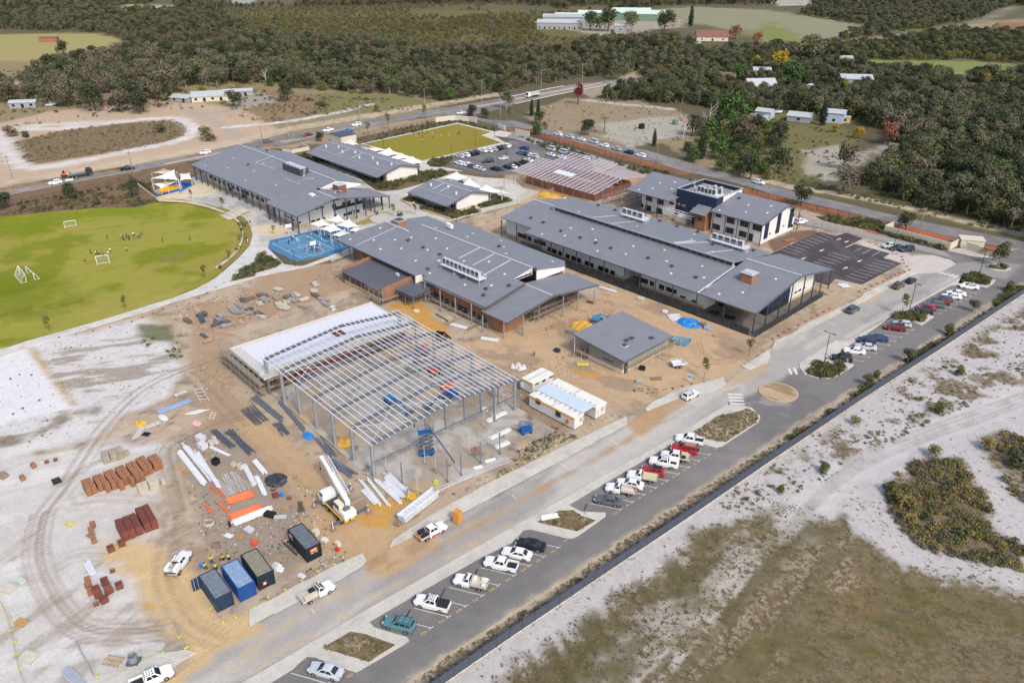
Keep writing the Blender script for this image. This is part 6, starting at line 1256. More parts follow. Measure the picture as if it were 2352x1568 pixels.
# --- crane
cf,cr=V3((-31.9,108.3,0)),V3((-26.6,102.1,0));ca_=(cf-cr);L=ca_.length;ang=atan2(ca_.y,ca_.x);mid=(cf+cr)/2
CRW=M('crane_white',(240,240,240),.4);CRC=M('crane_cream',(232,226,206),.45)
t=th_('mobile_crane','white mobile crane truck with boom laid forward and outriggers out','crane',mid,ang);hl=L/2
MB().box(-hl,hl-1.9,-1.15,1.15,.95,1.35)._('chassis',M('crane_chassis',(70,72,74),.6),t);MB().box(-hl,hl-2,-1.3,-1.1,1.3,1.42).box(-hl,hl-2,1.1,1.3,1.3,1.42)._('side_rail',YEL,t)
c_=MB().box(hl-1.75,hl,-1.25,1.25,.7,2);c_.add([(hl-1.75,-1.2,2),(hl,-1.2,2),(hl,1.2,2),(hl-1.75,1.2,2),(hl-1.7,-1.1,2.75),(hl-.35,-1.1,2.75),(hl-.35,1.1,2.75),(hl-1.7,1.1,2.75)],[(4,5,6,7),(0,1,5,4),(1,2,6,5),(2,3,7,6),(3,0,4,7)]);cb_=c_._('driver_cab',CRW,t);MB().hexa([(hl-.02,-1,2.05),(hl+.02,-1,2.05),(hl+.02,1,2.05),(hl-.02,1,2.05),(hl-.36,-.95,2.65),(hl-.31,-.95,2.65),(hl-.31,.95,2.65),(hl-.36,.95,2.65)])._('windscreen',GLASS,cb_)
for sy in(-1,1):MB().box(hl-1.3,hl-.5,sy*1.17-.02,sy*1.17+.06*sy if sy>0 else sy*1.17+.02,2.05,2.6)._('side_window',GLASS,cb_)
for x in(-hl+1.1,-hl+2.4,hl-2.9,hl-1):
 for y in(-1.1,1.1):wheel(t,x,y,True)
up=V3((cf-cr)).normalized()
s_=MB().box(-hl-.2,-hl+3.4,-1,1.05,1.55,2.3)._('turntable',CRC,t);MB().box(-hl-.5,-hl+.7,-1.1,1.1,1.6,2.7)._('counterweight',CRW,t);MB().tb((-hl+.6,-.5,2.9),(-hl+.6,.5,2.9),.35,10)._('winch',DKG,t)
oc=MB().box(-hl+1.2,-hl+3,.1,1,2,3.5)._('operator_cab',CRC,t);MB().box(-hl+1.5,-hl+2.9,1,1.03,2.5,3.3).box(-hl+3,-hl+3.03,.2,.9,2.5,3.3)._('cab_window',GLASS,oc)
ic=Matrix.Rotation(-ang,4,'Z');bt=ic@(V3((-33.4,114.2,4.6))-mid);br=ic@(V3((-26.9,103.3,3.4))-mid)
bm_=MB().bm(br,br.lerp(bt,.62),.8,.9)._('boom',CRW,t);MB().bm(br.lerp(bt,.55),bt,.62,.7)._('boom_section',CRW,bm_);MB().bm(bt-V3((.3,0,.1)),bt+V3((.3,0,-.2)),.8,.9)._('boom_head',CRC,bm_)
off=V3((0,-.85,.15));m=MB();a_,b_=br.lerp(bt,.15)+off,br.lerp(bt,.97)+off
for dy,dz in((-.25,-.25),(-.25,.25),(.25,-.25),(.25,.25)):m.tb(a_+V3((0,dy,dz)),b_+V3((0,dy,dz)),.06,4)
for k in range(16):
 p0,p1=a_.lerp(b_,k/16),a_.lerp(b_,(k+1)/16)
 for(y0,z0),(y1,z1)in(((-.25,.25),(.25,.25)),((.25,-.25),(.25,.25)),((-.25,-.25),(-.25,.25))):m.tb(p0+V3((0,y0,z0)),p1+V3((0,y1,z1)),.035,3)
m._('fly_jib',CRW,t);MB().tb(br+V3((-.6,0,-.5)),br.lerp(bt,.3)-V3((0,0,.4)),.16,8)._('luff_cylinder',CRW,t);MB().tb(bt+V3((.4,.3,-.3)),bt+V3((.4,.3,-2.2)),.025,4).tb(bt+V3((.4,.3,-2.2)),bt+V3((.4,.3,-2.7)),.13,6)._('hook',BLACK,t)
for px,py in((-33.46,106.56),(-29.12,100.76),(-24.13,105.19),(-28.05,110.97)):
 pl=ic@(V3((px,py,0))-mid);sy=1 if pl.y>0 else-1;x0=hl-2.2 if pl.x>0 else-hl+.4
 o_=MB().bm((x0,0,1.05),(pl.x,pl.y,1.05),.3,.34)._('outrigger',DKG,t);MB().tb((pl.x,pl.y,.15),(pl.x,pl.y,1.5),.09,6)._('jack',WP,o_);MB().box(pl.x-.5,pl.x+.5,pl.y-.45,pl.y+.45,0,.12)._('outrigger_pad',OLDT,o_)
for sy in(-.55,.55):MB().box(-hl-.08,-hl-.02,sy-.4,sy+.4,.8,1.2)._('rear_plate',M('yellow_plate',(240,200,40),.5),t)
# --- lifts
LBL=M('lift_blue',(38,96,164),.5);LOR=M('lift_orange',(214,104,60),.6);LLB=M('lift_pale_blue',(70,150,208),.5);LRED=M('lift_red',(196,66,54),.5)
def scissor(lab,rc,x,y,a,ht,mat,L=2.4,z=.12):
 p=Q(rc,x,y,z);t=th_('scissor_lift',lab,'lift',p,a);MB().box(-L/2,L/2,-.6,.6,.25,.75)._('base',mat,t)
 for sx in(-.8,.8):
  for sy in(-.6,.6):o=link('wheel',WH,t,(sx,sy,.22));o.scale=(.65,.65,.65)
 n=max(1,int(ht/.9));m=MB();z0=.75
 for k in range(n):
  z1=z0+(ht-.75)/n
  for sy in(-.45,.45):m.bm((-L/2+.15,sy,z0),(L/2-.15,sy,z1),.08,.12).bm((L/2-.15,sy+.08,z0),(-L/2+.15,sy+.08,z1),.08,.12)
  z0=z1
 m._('scissor_arms',DKG if ht>2 else mat,t);pf=MB().box(-L/2,L/2,-.62,.62,ht,ht+.12)._('platform',mat,t);m=MB()
 for h in(.55,1.1):
  for q0,q1 in(((-L/2,-.6),(L/2,-.6)),((L/2,-.6),(L/2,.6)),((L/2,.6),(-L/2,.6)),((-L/2,.6),(-L/2,-.6))):m.tb((*q0,ht+h),(*q1,ht+h),.03,4)
 for k in range(4):
  for sy in(-.6,.6):m.tb((-L/2+k*L/3,sy,ht+.1),(-L/2+k*L/3,sy,ht+1.12),.03,4)
 m._('guard_rail',mat,pf);return t
scissor('blue scissor lift raised high on slab',21,1570,1035,R(12),5,LBL,2.9);scissor('blue scissor lift folded down at slab corner by site offices',22,128,835,R(20),1.1,LBL,2.3)
def boomlift(lab,rc,p0,p1,tipz,mat,basket=True,z=.12,bmat=None,dark=False):
 p,e=Q(rc,*p0,z),Q(rc,*p1,tipz);d=e-p;a=atan2(d.y,d.x);t=th_('boom_lift',lab,'lift',p,a);MB().box(-1.3,1.3,-.9,.9,.5,.95)._('chassis',DKG,t)
 for sx in(-.95,.95):
  for sy in(-.95,.95):wheel(t,sx,sy,True)
 MB().box(-1.3,.5,-.8,.8,1,1.7)._('turntable',mat,t);L=hypot(d.x,d.y);kz=max(1.8,tipz*.55)
 MB().bm((-1,0,1.7),(L*.45,0,kz+.5),.38,.42)._('boom',bmat or mat,t);MB().bm((L*.42,0,kz+.45),(L,0,tipz),.28,.32)._('jib',bmat or mat,t)
 if basket:
  m=MB().box(L,L+.9,-.8,.8,tipz-.3,tipz-.22)
  for h in(.4,.9):
   for q0,q1 in(((L,-.8),(L+.9,-.8)),((L+.9,-.8),(L+.9,.8)),((L+.9,.8),(L,.8)),((L,.8),(L,-.8))):m.tb((*q0,tipz-.25+h),(*q1,tipz-.25+h),.04,4)
  for x_ in(L,L+.9):
   for y_ in(-.8,0,.8):m.tb((x_,y_,tipz-.3),(x_,y_,tipz+.65),.04,4)
  m._('basket',DKG,t)
 return t
boomlift('pale blue boom lift in middle of slab',21,(1245,575),(1400,640),1.6,LLB);boomlift('big blue boom lift with orange engine cover under purlins',21,(1790,520),(1590,600),1.4,LBL);p=Q(21,1760,430);
boomlift('red boom lift at far side of slab',21,(1650,300),(1740,215),2,LRED);boomlift('blue and white boom lift behind small grey building',12,(785,1395),(880,1345),1.6,LLB,True,0);boomlift('red machine beyond slab under purlins',21,(1540,110),(1480,170),1.4,LRED)
t=boxthing('engine_cover','orange machine body with black engine parts on slab','machine',21,1760,440,(2.6,1.6,1.5),LOR,1.2,.12)
t=boomlift('black telehandler on yellow sand beyond steel frame',11,(1690,1550),(1790,1540),1.5,BLACK,False,0)
boxthing('pallet_jack','small cream machine on slab near right posts','machine',21,2105,640,(1.1,.8,.7),CRC,.4,.12);boxthing('green_tool','small lime green tool on slab front corner','tool',21,1655,1300,(.7,.5,.5),M('lime_tool',(196,226,70),.5),.4,.12)
a,b_=Q(31,1340,90,0),Q(21,1640,1420,0);d=b_-a;ang=atan2(d.y,d.x);L=d.length;t=th_('wrapped_stair','steel stair unit wrapped in clear plastic at slab front','stair',(a+b_)/2,ang);PLW=M('cloudy_plastic',(204,212,218),.25,0,.2,1.5)
MB().bm((-L/2,0,.7),(L/2,0,.7),1.7,1)._('wrapped_body',PLW,t);MB().bm((-L/2-.2,-.7,1.25),(L/2+.4,-.7,1.25),.25,.4).bm((-L/2-.2,.7,1.25),(L/2+.4,.7,1.25),.25,.4)._('stringer',WQ,t)
for k in range(9):MB().box(-L/2+.6+k*L/10,-L/2+.9+k*L/10,-.6,.6,1.2,1.35)._('tread',GALV,t)
# --- vehicles
CGLASS=glass_mat('car_glass',(.02,.025,.03),.06);HEADL=M('headlight',(230,232,236),.15,0,.02,4);TAILL=M('tail_light',(170,24,26),.25)
def paintm(name,rgb):return M('car_'+name,srgb(*rgb,.82),.28,0,.03,1,spec=.5)
PAINT={'white':(240,240,240),'silver':(196,200,206),'grey':(92,98,104),'black':(34,36,42),'teal':(86,134,140),'red':(186,28,40),'maroon':(110,22,32),'blue':(40,62,112),'dark blue':(40,52,76),'beige':(190,178,152),'brown':(106,92,80),'pale green':(190,206,192),'sky blue':(70,110,160)}
PM_={k:paintm(k.replace(' ','_'),v)for k,v in PAINT.items()}
TRAYM=M('tray_alloy',(196,192,182),.5);TUBM=M('tub_liner',(44,46,50));BOXW=M('tool_box_white',(236,230,216),.6);SANDT=M('tray_sand',(208,198,150),.95)
SPEC={'sedan':(4.75,.9,.88,.97,1.45,-1.75,1.05,-1,.15,1.37),'hatchback':(4.2,.88,.9,.98,1.48,-2.02,1.05,-1.55,.1,1.27),'suv':(4.65,.93,1.05,1.12,1.7,-2.24,.98,-1.95,.2,1.35),'wagon':(4.9,.92,1.02,1.1,1.72,-2.36,1,-2.2,.25,1.4),
  'dual cab ute':(5.3,.93,1.08,1.15,1.8,-.85,1.2,-.7,.45,1.55),'single cab ute':(5.3,.93,1.08,1.15,1.78,.05,1.2,.12,.5,1.55),'van':(4.9,.94,1.15,1.25,2.1,-2.42,1.75,-2.35,1.05,1.5)}
def make_car(kind,color,extra=()):
 L,hw,hood,belt,roof,cb0,cb1,ct0,ct1,wb=SPEC[kind];h=L/2;pm=PM_[color]
 t=th_({'dual cab ute':'pickup_ute','single cab ute':'pickup_ute'}.get(kind,kind),'','car');m=MB();ute='ute' in kind
 rear=(-.9 if kind[0]=='d' else-.02)if ute else-h
 st=[(-h,.38,belt*.86,hw*.84),(-h+.18,.27,belt*.98,hw*.97),(-h*.5,.24,belt,hw),(0,.24,belt,hw),(cb1,.24,belt*.99,hw),(h-.45,.27,hood*.96,hw*.96),(h-.12,.33,hood*.84,hw*.88),(h,.4,hood*.66,hw*.72)]
 if ute:st=[(rear,.3,belt,hw)]+[s for s in st if s[0]>rear+.1]
 rings=[]
 for x,z0,z1,w_ in st:zm=z0+(z1-z0)*.62;rings.append([(x,-w_*.94,z0),(x,w_*.94,z0),(x,w_,zm),(x,w_*.9,z1),(x,-w_*.9,z1),(x,-w_,zm)])
 n=6;v=[p for r in rings for p in r];f=[(i*n+j,(i+1)*n+j,(i+1)*n+(j+1)%n,i*n+(j+1)%n)for i in range(len(rings)-1)for j in range(n)]
 f+=[tuple(range(n)),tuple(range(len(v)-1,len(v)-n-1,-1))];m.add(v,[tuple(reversed(q_))for q_ in f])
 bw,tw=hw*.86,hw*.68;cz=belt-.04
 C=[(cb0,-bw,cz),(cb1,-bw,cz),(cb1,bw,cz),(cb0,bw,cz),(ct0,-tw,roof),(ct1,-tw,roof),(ct1,tw,roof),(ct0,tw,roof)];m.hexa(C)
 m.hexa([(ct0+.05,-tw+.05,roof),(ct1-.1,-tw+.05,roof),(ct1-.1,tw-.05,roof),(ct0+.05,tw-.05,roof),(ct0+.2,-tw+.2,roof+.035),(ct1-.3,-tw+.2,roof+.035),(ct1-.3,tw-.2,roof+.035),(ct0+.2,tw-.2,roof+.035)])
 m._('body',pm,t)
 V=[V3(c)for c in C]
 def glass(name,a,b_,c,d,u0=.06,u1=.94,v0=.1,v1=.9,k=1):
  pt=lambda u,w_:(a.lerp(b_,u)).lerp(d.lerp(c,u),w_)
  nn=(b_-a).cross(d-a).normalized()*.014;q_=[pt(u0,v0),pt(u1,v0),pt(u1,v1),pt(u0,v1)]
  MB().hexa([p-nn for p in q_]+[p+nn for p in q_])._(name,CGLASS,t)
 glass('windscreen',V[1],V[2],V[6],V[5]);
 if kind!='van' or True:glass('rear_window',V[3],V[0],V[4],V[7],.08,.92,.3 if kind in('suv','wagon','van')else .12,.9)
 k2=kind[0]=='s' and 'single' in kind
 for a,b_,c,d in((V[0],V[1],V[5],V[4]),(V[2],V[3],V[7],V[6])):
  if k2:glass('side_window',a,b_,c,d,.12,.86,.15,.85)
  elif kind in('suv','wagon','van'):
   for u0,u1 in((.05,.3),(.34,.6),(.64,.9)):glass('side_window',a,b_,c,d,u0 if a is V[0]else 1-u1,u1 if a is V[0]else 1-u0,.15,.85)
  else:
   for u0,u1 in((.1,.47),(.52,.88)):glass('side_window',a,b_,c,d,u0 if a is V[0]else 1-u1,u1 if a is V[0]else 1-u0,.15,.85)
 for sx in(-wb,wb):
  for sy in(-1,1):wheel(t,sx,sy*(hw-.1))
 for sy in(-1,1):
  MB().box(h-.16,h-.02,sy*hw*.62-.17,sy*hw*.62+.17,hood*.7,hood*.86)._('headlight',HEADL,t)
  if not ute:MB().box(-h-0,-h+.14,sy*hw*.7-.14,sy*hw*.7+.14,belt*.7,belt*.9)._('tail_light',TAILL,t)
  MB().box(cb1-.45,cb1-.28,sy*(hw+.1)-.08,sy*(hw+.1)+.08,belt,belt+.16)._('mirror',pm,t)
 MB().box(-h+.02 if not ute else rear,h-.02,-hw*.9,hw*.9,.22,.3)._('sill',TUBM,t)
 if ute and not any(e.startswith('tray')for e in extra):
  z0,z1=.72,1.13;tb=MB().box(-h,rear-.02,-hw*.9,hw*.9,.45,z0);tb.box(-h,rear-.02,-hw,-hw+.12,.4,z1).box(-h,rear-.02,hw-.12,hw,.4,z1).box(-h-.02,-h+.08,-hw+.12,hw-.12,.45,z1-.02).box(rear-.1,rear-.02,-hw+.12,hw-.12,.45,z1)
  tub=tb._('tub',pm,t);MB().box(-h+.09,rear-.11,-hw+.13,hw-.13,z0+.005,z0+.03)._('tub_liner',TUBM,tub)
  for sy in(-1,1):MB().box(-h-.03,-h+.05,sy*(hw-.06)-.06,sy*(hw-.06)+.06,.75,1.05)._('tail_light',TAILL,tub)
  if 'tonneau' in extra:MB().box(-h+.05,rear-.05,-hw+.06,hw-.06,z1,z1+.05)._('tonneau_cover',TUBM,tub)
  if 'canopy' in extra:cp_=MB().hexa([(-h,-hw*.95,z1),(rear-.03,-hw*.95,z1),(rear-.03,hw*.95,z1),(-h,hw*.95,z1),(-h+.1,-tw,roof+.02),(rear-.05,-tw,roof+.02),(rear-.05,tw,roof+.02),(-h+.1,tw,roof+.02)])._('canopy',pm,tub);[MB().hexa([(-h+.3,s_*hw*.93,z1+.12),(rear-.3,s_*hw*.93,z1+.12),(rear-.3,s_*hw*.93+.02*s_,z1+.12),(-h+.3,s_*hw*.93+.02*s_,z1+.12),(-h+.35,s_*(tw+.06),roof-.1),(rear-.32,s_*(tw+.06),roof-.1),(rear-.32,s_*(tw+.1),roof-.1),(-h+.35,s_*(tw+.1),roof-.1)])._('canopy_window',CGLASS,cp_)for s_ in(-1,1)]
  if 'bar' in extra:MB().tb((rear-.15,-hw+.1,z1),(rear-.15,-hw+.25,z1+.5),.05,5).tb((rear-.15,hw-.1,z1),(rear-.15,hw-.25,z1+.5),.05,5).tb((rear-.15,-hw+.25,z1+.5),(rear-.15,hw-.25,z1+.5),.05,5)._('sports_bar',TUBM,tub)
 for e in extra:
  if e.startswith('tray'):
   x0,x1,z0=-h-.05,rear-.08,.88;tr=MB().box(x0,x1,-.96,.96,z0-.1,z0).box(x0,x1,-.96,-.92,z0,z0+.26).box(x0,x1,.92,.96,z0,z0+.26).box(x0,x0+.04,-.92,.92,z0,z0+.26).box(x1-.05,x1,-.92,.92,z0,z0+.7)._('tray',TRAYM,t)
   MB().box(-wb-.2,rear,-.4,.4,.4,.75)._('chassis_rail',TUBM,t)
   for sy in(-.7,.7):MB().box(x0-.03,x0+.01,sy-.12,sy+.12,z0-.18,z0-.06)._('tail_light',TAILL,tr)
   if 'sand' in e:MB().hexa([(x0+.06,-.9,z0+.005),(x1-.06,-.9,z0+.005),(x1-.06,.9,z0+.005),(x0+.06,.9,z0+.005),(x0+.1,-.88,z0+.17),(x1-.1,-.88,z0+.2),(x1-.1,.88,z0+.17),(x0+.1,.88,z0+.2)])._('sand_load',SANDT,tr)
   if 'box' in e:MB().box(x0+.2,x0+1.2,-.85,-.35,z0,z0+.45)._('tool_box',BOXW,tr);MB().box(x1-.7,x1-.15,-.8,.2,z0,z0+.55)._('tool_box',BOXW,tr);MB().box(x0+.15,x0+.8,.3,.85,z0,z0+.4)._('tool_box',BOXW,tr)
   if 'black' in e:MB().box(x0+.4,x1-.15,-.88,-.35,z0,z0+.62)._('black_box',TUBM,tr);MB().box(x0+.5,x1-.15,.3,.88,z0,z0+.62)._('black_box',TUBM,tr);MB().box(x0+.1,x0+.3,-.8,.8,z0,z0+.3)._('orange_gear',MATS['logo_orange'],tr)
   if 'pale' in e:MB().box(x0+.5,x1-.1,-.88,-.3,z0,z0+.55)._('tool_box',M('beige_box',(216,202,174),.6),tr);MB().box(x1-.9,x1-.1,0,.85,z0,z0+.35)._('tool_box',TUBM,tr)
   if 'tools' in e:MB().box(x0+.5,x1-.1,.2,.9,z0,z0+.5)._('tool_box',M('pinkish_board',(226,206,188),.7),tr);MB().box(x0+.3,x0+.6,-.6,-.2,z0,z0+.3)._('red_tool',MATS['red_plastic'],tr)
   if 'serv' in e:MB().box(x0+.3,x1,-.98,-.4,z0,z0+.85).box(x0+.3,x1,.4,.98,z0,z0+.85)._('service_body',pm,tr);MB().box(x0,x0+.3,-.9,.9,z0,z0+.25)._('black_gear',TUBM,tr)
  if e=='rack':
   r=MB()
   for yy in(-tw+.02,tw-.02):r.tb((ct0+.1,yy,roof+.1),(ct1-.1,yy,roof+.1),.03,4)
   for k in range(3):x=ct0+.25+k*(ct1-ct0-.5)/2;r.tb((x,-tw,roof+.12),(x,tw,roof+.12),.035,4)
   r._('roof_rack',TUBM,t)
  if e=='cargo':MB().box(ct0+.2,ct1-.3,-tw+.1,tw-.1,roof+.1,roof+.22)._('roof_load',OLDT,t)
  if e=='ladder':MB().box(-h+.2,ct1-.3,-.25,-.2,roof+.1,roof+.15).box(-h+.2,ct1-.3,.2,.25,roof+.1,roof+.15).box(-h+.5,-h+.56,-.2,.2,roof+.1,roof+.14).box(-h+1.2,-h+1.26,-.2,.2,roof+.1,roof+.14).box(-h+1.9,-h+1.96,-.2,.2,roof+.1,roof+.14)._('roof_ladder',DKG,t)
  if e=='bull':MB().tb((h+.08,-.7,.45),(h+.08,.7,.45),.05,5).tb((h+.08,-.6,.95),(h+.08,.6,.95),.05,5).tb((h+.08,-.6,.45),(h+.08,-.6,.95),.05,5).tb((h+.08,.6,.45),(h+.08,.6,.95),.05,5)._('bull_bar',TUBM,t)
  if e=='blackroof':MB().box(ct0+.02,ct1-.05,-tw,tw,roof+.03,roof+.06)._('black_roof',TUBM,t)
  if e=='stripe':
   for sy in(-1,1):MB().box(-.6,1,sy*(hw+.01)-.012,sy*(hw+.01)+.012,.35,.62)._('red_stripe',MATS['red_plastic'],t)
  if e=='spare':MB().tb((-h-.28,0,.95),(-h-.02,0,.95),.34,12)._('spare_wheel',WHEELM,t)
 return t
CARS={}
def car(kind,color,rc,x,y,head,label,group=None,extra=(),z=0,cz=.65):
 key=(kind,color,tuple(extra));p=Q(rc,x,y,cz);loc=(p.x,p.y,z)
 if key not in CARS:o=CARS[key]=make_car(kind,color,extra);at(o,loc,head)
 else:o=dup(CARS[key],loc,head)
 o['label']=label
 if group:o['group']=group
 elif 'group' in o.keys():del o['group']
 return o
def hd(rc,a,b_):p,r=Q(rc,*a),Q(rc,*b_);return atan2(r.y-p.y,r.x-p.x)
DU,SU=('dual cab ute','white'),('single cab ute','white')
BAY=hd(31,(1775,955),(1350,852));ROADH=hd(22,(520,1500),(1490,930));GB='vehicles in angled bays along grey fence'
for a in(('sedan','silver',31,640,1450,BAY,'silver sedan in bay nearest bottom edge',()),('suv','teal',31,1315,1025,BAY,'teal hatchback wagon with roof racks next to weedy diamond bed',('rack','bull')),
          (*DU,31,1618,832,BAY,'white dual cab ute with flat black tub cover and bull bar',('tonneau','bar','bull','rack')),(*SU,31,1975,640,BAY,'white single cab tray ute loaded with pale tool boxes',('tray box','bull')),
          (*DU,31,2250,475,BAY,'white dual cab ute with empty open tub by white sedan',('bull',)),('sedan','white',32,45,375,BAY,'white sedan between open tub ute and black sedan',()),('sedan','black',32,172,292,BAY,'glossy black sedan by island with white pipes',()),
          ('sedan','grey',22,885,1455,BAY,'dark grey sedan at lower end of middle bays',()),(*SU,22,1000,1355,BAY,'white tray ute carrying a pinkish board and red tools',('tray tools',)),('sedan','white',22,1085,1302,BAY,'white sedan squeezed between two white tray utes',()),
          (*SU,22,1195,1238,BAY,'white tray ute with tray full of pale sand',('tray sand',)),('hatchback','red',22,1295,1182,BAY,'bright red hatchback with black roof',('blackroof',)),(*DU,22,1395,1108,BAY,'white dual cab ute with white rear canopy',('canopy','bull','rack')),
          (*DU,22,1500,1055,BAY,'white dual cab ute with boxed alloy tray',('tray pale',)),('wagon','red',22,1580,985,BAY,'red four wheel drive wagon with loaded roof rack',('rack','cargo','spare')),(*DU,22,1632,898,BAY,'white dual cab ute with brown dirt in its tub, nearest roundabout',('bar',)),
          ('suv','black',23,675,150,BAY,'black wagon by planted nose at roundabout',()),('sedan','white',23,795,82,BAY,'white sedan right of black wagon at nose',()),('sedan','silver',23,900,45,BAY,'silver sedan right of white sedan at nose',()),('hatchback','dark blue',13,905,1550,BAY,'dark blue hatchback right of silver sedan',()),('sedan','blue',13,1005,1532,BAY,'dark blue sedan alone near next planted island',()),
          ('suv','maroon',13,1168,1440,BAY,'maroon wagon left of lamp island',('rack',)),('hatchback','silver',13,1235,1405,BAY,'silver grey hatchback tucked behind maroon wagon',()),('suv','black',13,1422,1285,BAY,'black wagon in first bay right of lamp island',('rack',)),('hatchback','red',13,1462,1255,BAY,'red hatchback second bay right of lamp island',()),('suv','grey',13,1528,1228,BAY,'dark grey wagon between red hatchback and maroon wagon',()),
          ('suv','maroon',13,1580,1202,BAY,'maroon wagon in middle of far right bays',()),('hatchback','grey',13,1622,1175,BAY,'dark grey hatchback left of two white sedans',()),('sedan','white',13,1690,1150,BAY,'white sedan, left of two white sedans in far bays',()),('sedan','white',13,1730,1122,BAY,'white sedan, right of two white sedans in far bays',()),('sedan','white',13,1850,1060,BAY,'white long sedan alone at far right end of bays',('rack',))):
 k,c,rc,x,y,h_,lab,ex=a;car(k,c,rc,x,y,h_,lab,GB,ex)
car(*SU,31,560,735,ROADH,'white tray ute with beige box on road below containers',None,('tray pale','rack'));car(*DU,31,1615,175,ROADH,'white dual cab ute with black tray boxes and red side stripe',None,('tray black','stripe'));car(*DU,30,1645,470,hd(30,(1560,590),(1730,350)),'white service ute with ladder rack on sand by containers',None,('tray serv','ladder'));car(*DU,30,1395,1520,ROADH-.12,'white dual cab ute at bottom edge on footpath corner',None,('rack',))
car('hatchback','white',22,1640,485,ROADH-.03,'white hatchback by roundabout with sand behind it',None,('rack',));car('wagon','grey',13,782,1270,ROADH,'dark grey wagon on internal road before classroom block',None,('rack',));car('suv','brown',13,1200,1052,ROADH,'brown wagon by footpath near fenced white sand',None,('rack',));car('hatchback','dark blue',13,1315,1004,ROADH,'dark hatchback ahead of brown wagon',None)
car('suv','white',13,302,465,hd(13,(250,470),(350,465))+.3,'white wagon by gable end of admin building');dk=hd(13,(1330,700),(1080,730));car('hatchback','pale green',13,1110,685,dk,'pale green hatchback, left of three cars by cream wall');car('sedan','black',13,1188,704,dk,'black sedan, middle of three cars by cream wall');car('suv','dark blue',13,1276,718,dk,'dark blue wagon, right of three cars by cream wall')
BR=hd(2,(425,1235),(1182,1428));GBR='cars along back road'
for k,c,x,y,lab in(('suv','white',425,1233,'white wagon first in back road queue by corner'),('suv','silver',530,1257,'silver wagon second in back road queue'),('sedan','white',635,1278,'white car right behind roadside sign, before van'),('van','silver',750,1303,'silver white van in back road queue'),('suv','white',846,1337,'white wagon right after van'),('suv','beige',958,1366,'beige wagon in back road queue'),('suv','black',1073,1397,'dark wagon near side lane mouth'),('wagon','white',1182,1428,'white four wheel drive last in back road queue')):car(k,c,2,x,y,BR+pi,lab,GBR)
car('suv','white',12,2270,106,BR,'white wagon driving behind admin building',None)
for k,c,x,y,lab in(('van','silver',358,1369,'silver people mover on pale drive, farthest from road'),('sedan','white',355,1418,'white sedan on drive end of car park'),('van','silver',470,1399,'silver people mover behind unfinished roof'),('sedan','white',455,1442,'white sedan half hidden behind purlins'),('sedan','black',560,1420,'black car on drive behind purlins'),('hatchback','white',678,1448,'white hatchback at end of drive')):car(k,c,2,x,y,BR+pi,lab,'cars on pale drive')
HW=hd(1,(300,1265),(1400,1080))
for k,c,rc,x,y,d,lab in(('suv','grey',1,108,1297,1,'dark grey wagon on highway by power pole'),('sedan','maroon',1,472,1237,0,'maroon sedan on highway'),(*DU,1,662,1195,0,'white ute on highway behind maroon sedan'),('sedan','sky blue',1,857,1197,1,'blue sedan on highway'),('wagon','white',1,922,1145,0,'white four wheel drive on highway above blue sedan'),('sedan','white',1,1880,1036,0,'white sedan waiting at junction'),('hatchback','maroon',1,1958,1050,0,'maroon hatchback at junction behind a young tree'),('suv','white',0,1885,1402,0,'white wagon on highway left of big roof'),('dual cab ute','black',0,1170,1547,1,'black ute on highway by a pole'),('suv','white',10,505,108,0,'white wagon towing a small trailer on highway'),('dual cab ute','silver',0,465,962,0,'grey ute by tin shed'),('suv','white',2,1715,398,0,'white car by red roofed farm house'),('suv','white',3,1735,190,0,'white car on far right road'),('suv','white',3,1245,268,1,'white car partly behind scrub on far right road')):car(k,c,rc,x,y,HW+pi*(1-d)if d else HW+pi,lab,'cars on highway' if rc in(0,1,10)and y!=962 else None)
rows=[('front row',[(1870,1435,'sedan','silver'),(1925,1424,'suv','white'),(1972,1414,'suv','black'),(2012,1404,'suv','black'),(2083,1383,'suv','white'),(2140,1382,'hatchback','white'),(2183,1371,'hatchback','silver'),(2222,1361,'suv','black'),(2258,1351,'suv','grey'),(2295,1341,'suv','white')],1),
  ('back row',[(1866,1500,'suv','white'),(1906,1508,'sedan','white'),(1938,1514,'suv','white'),(1978,1526,'suv','grey'),(2020,1538,'hatchback','white'),(2062,1552,'sedan','silver')],1),('right row',[(2195,1550,'suv','black'),(2240,1548,'hatchback','grey'),(2300,1532,'suv','black'),(2344,1516,'sedan','black')],1),('middle lane',[(2130,1480,'wagon','black'),(2270,1454,'hatchback','silver')],1),
  ('far row',[(80,1405,'suv','sky blue'),(120,1414,'suv','black'),(160,1424,'hatchback','white'),(200,1434,'suv','silver'),(112,1360,'suv','blue')],2),('near purlins row',[(30,1507,'suv','black'),(104,1490,'wagon','black'),(150,1470,'sedan','white'),(5,1530,'sedan','white')],2)]
CPH=hd(1,(1870,1435),(1800,1400));seen={}
for rn,lst,rc in rows:
 for k,(x,y,kd,c)in en(lst):
  nb=lst[k-1]if k else lst[k+1];lab='%s %s in %s of staff car park, %s a %s %s'%(c,kd,rn,'right of' if k else 'left of',nb[3],nb[2])
  if lab in seen:lab=lab.replace('a %s'%nb[3],'another %s'%nb[3])
  if lab in seen:lab=lab.replace('another','yet another')
  seen[lab]=1
  car(kd,c,rc,x,y,(R(200)if rn=='middle lane' else R(134)),lab,'cars in staff car park',(),.03)
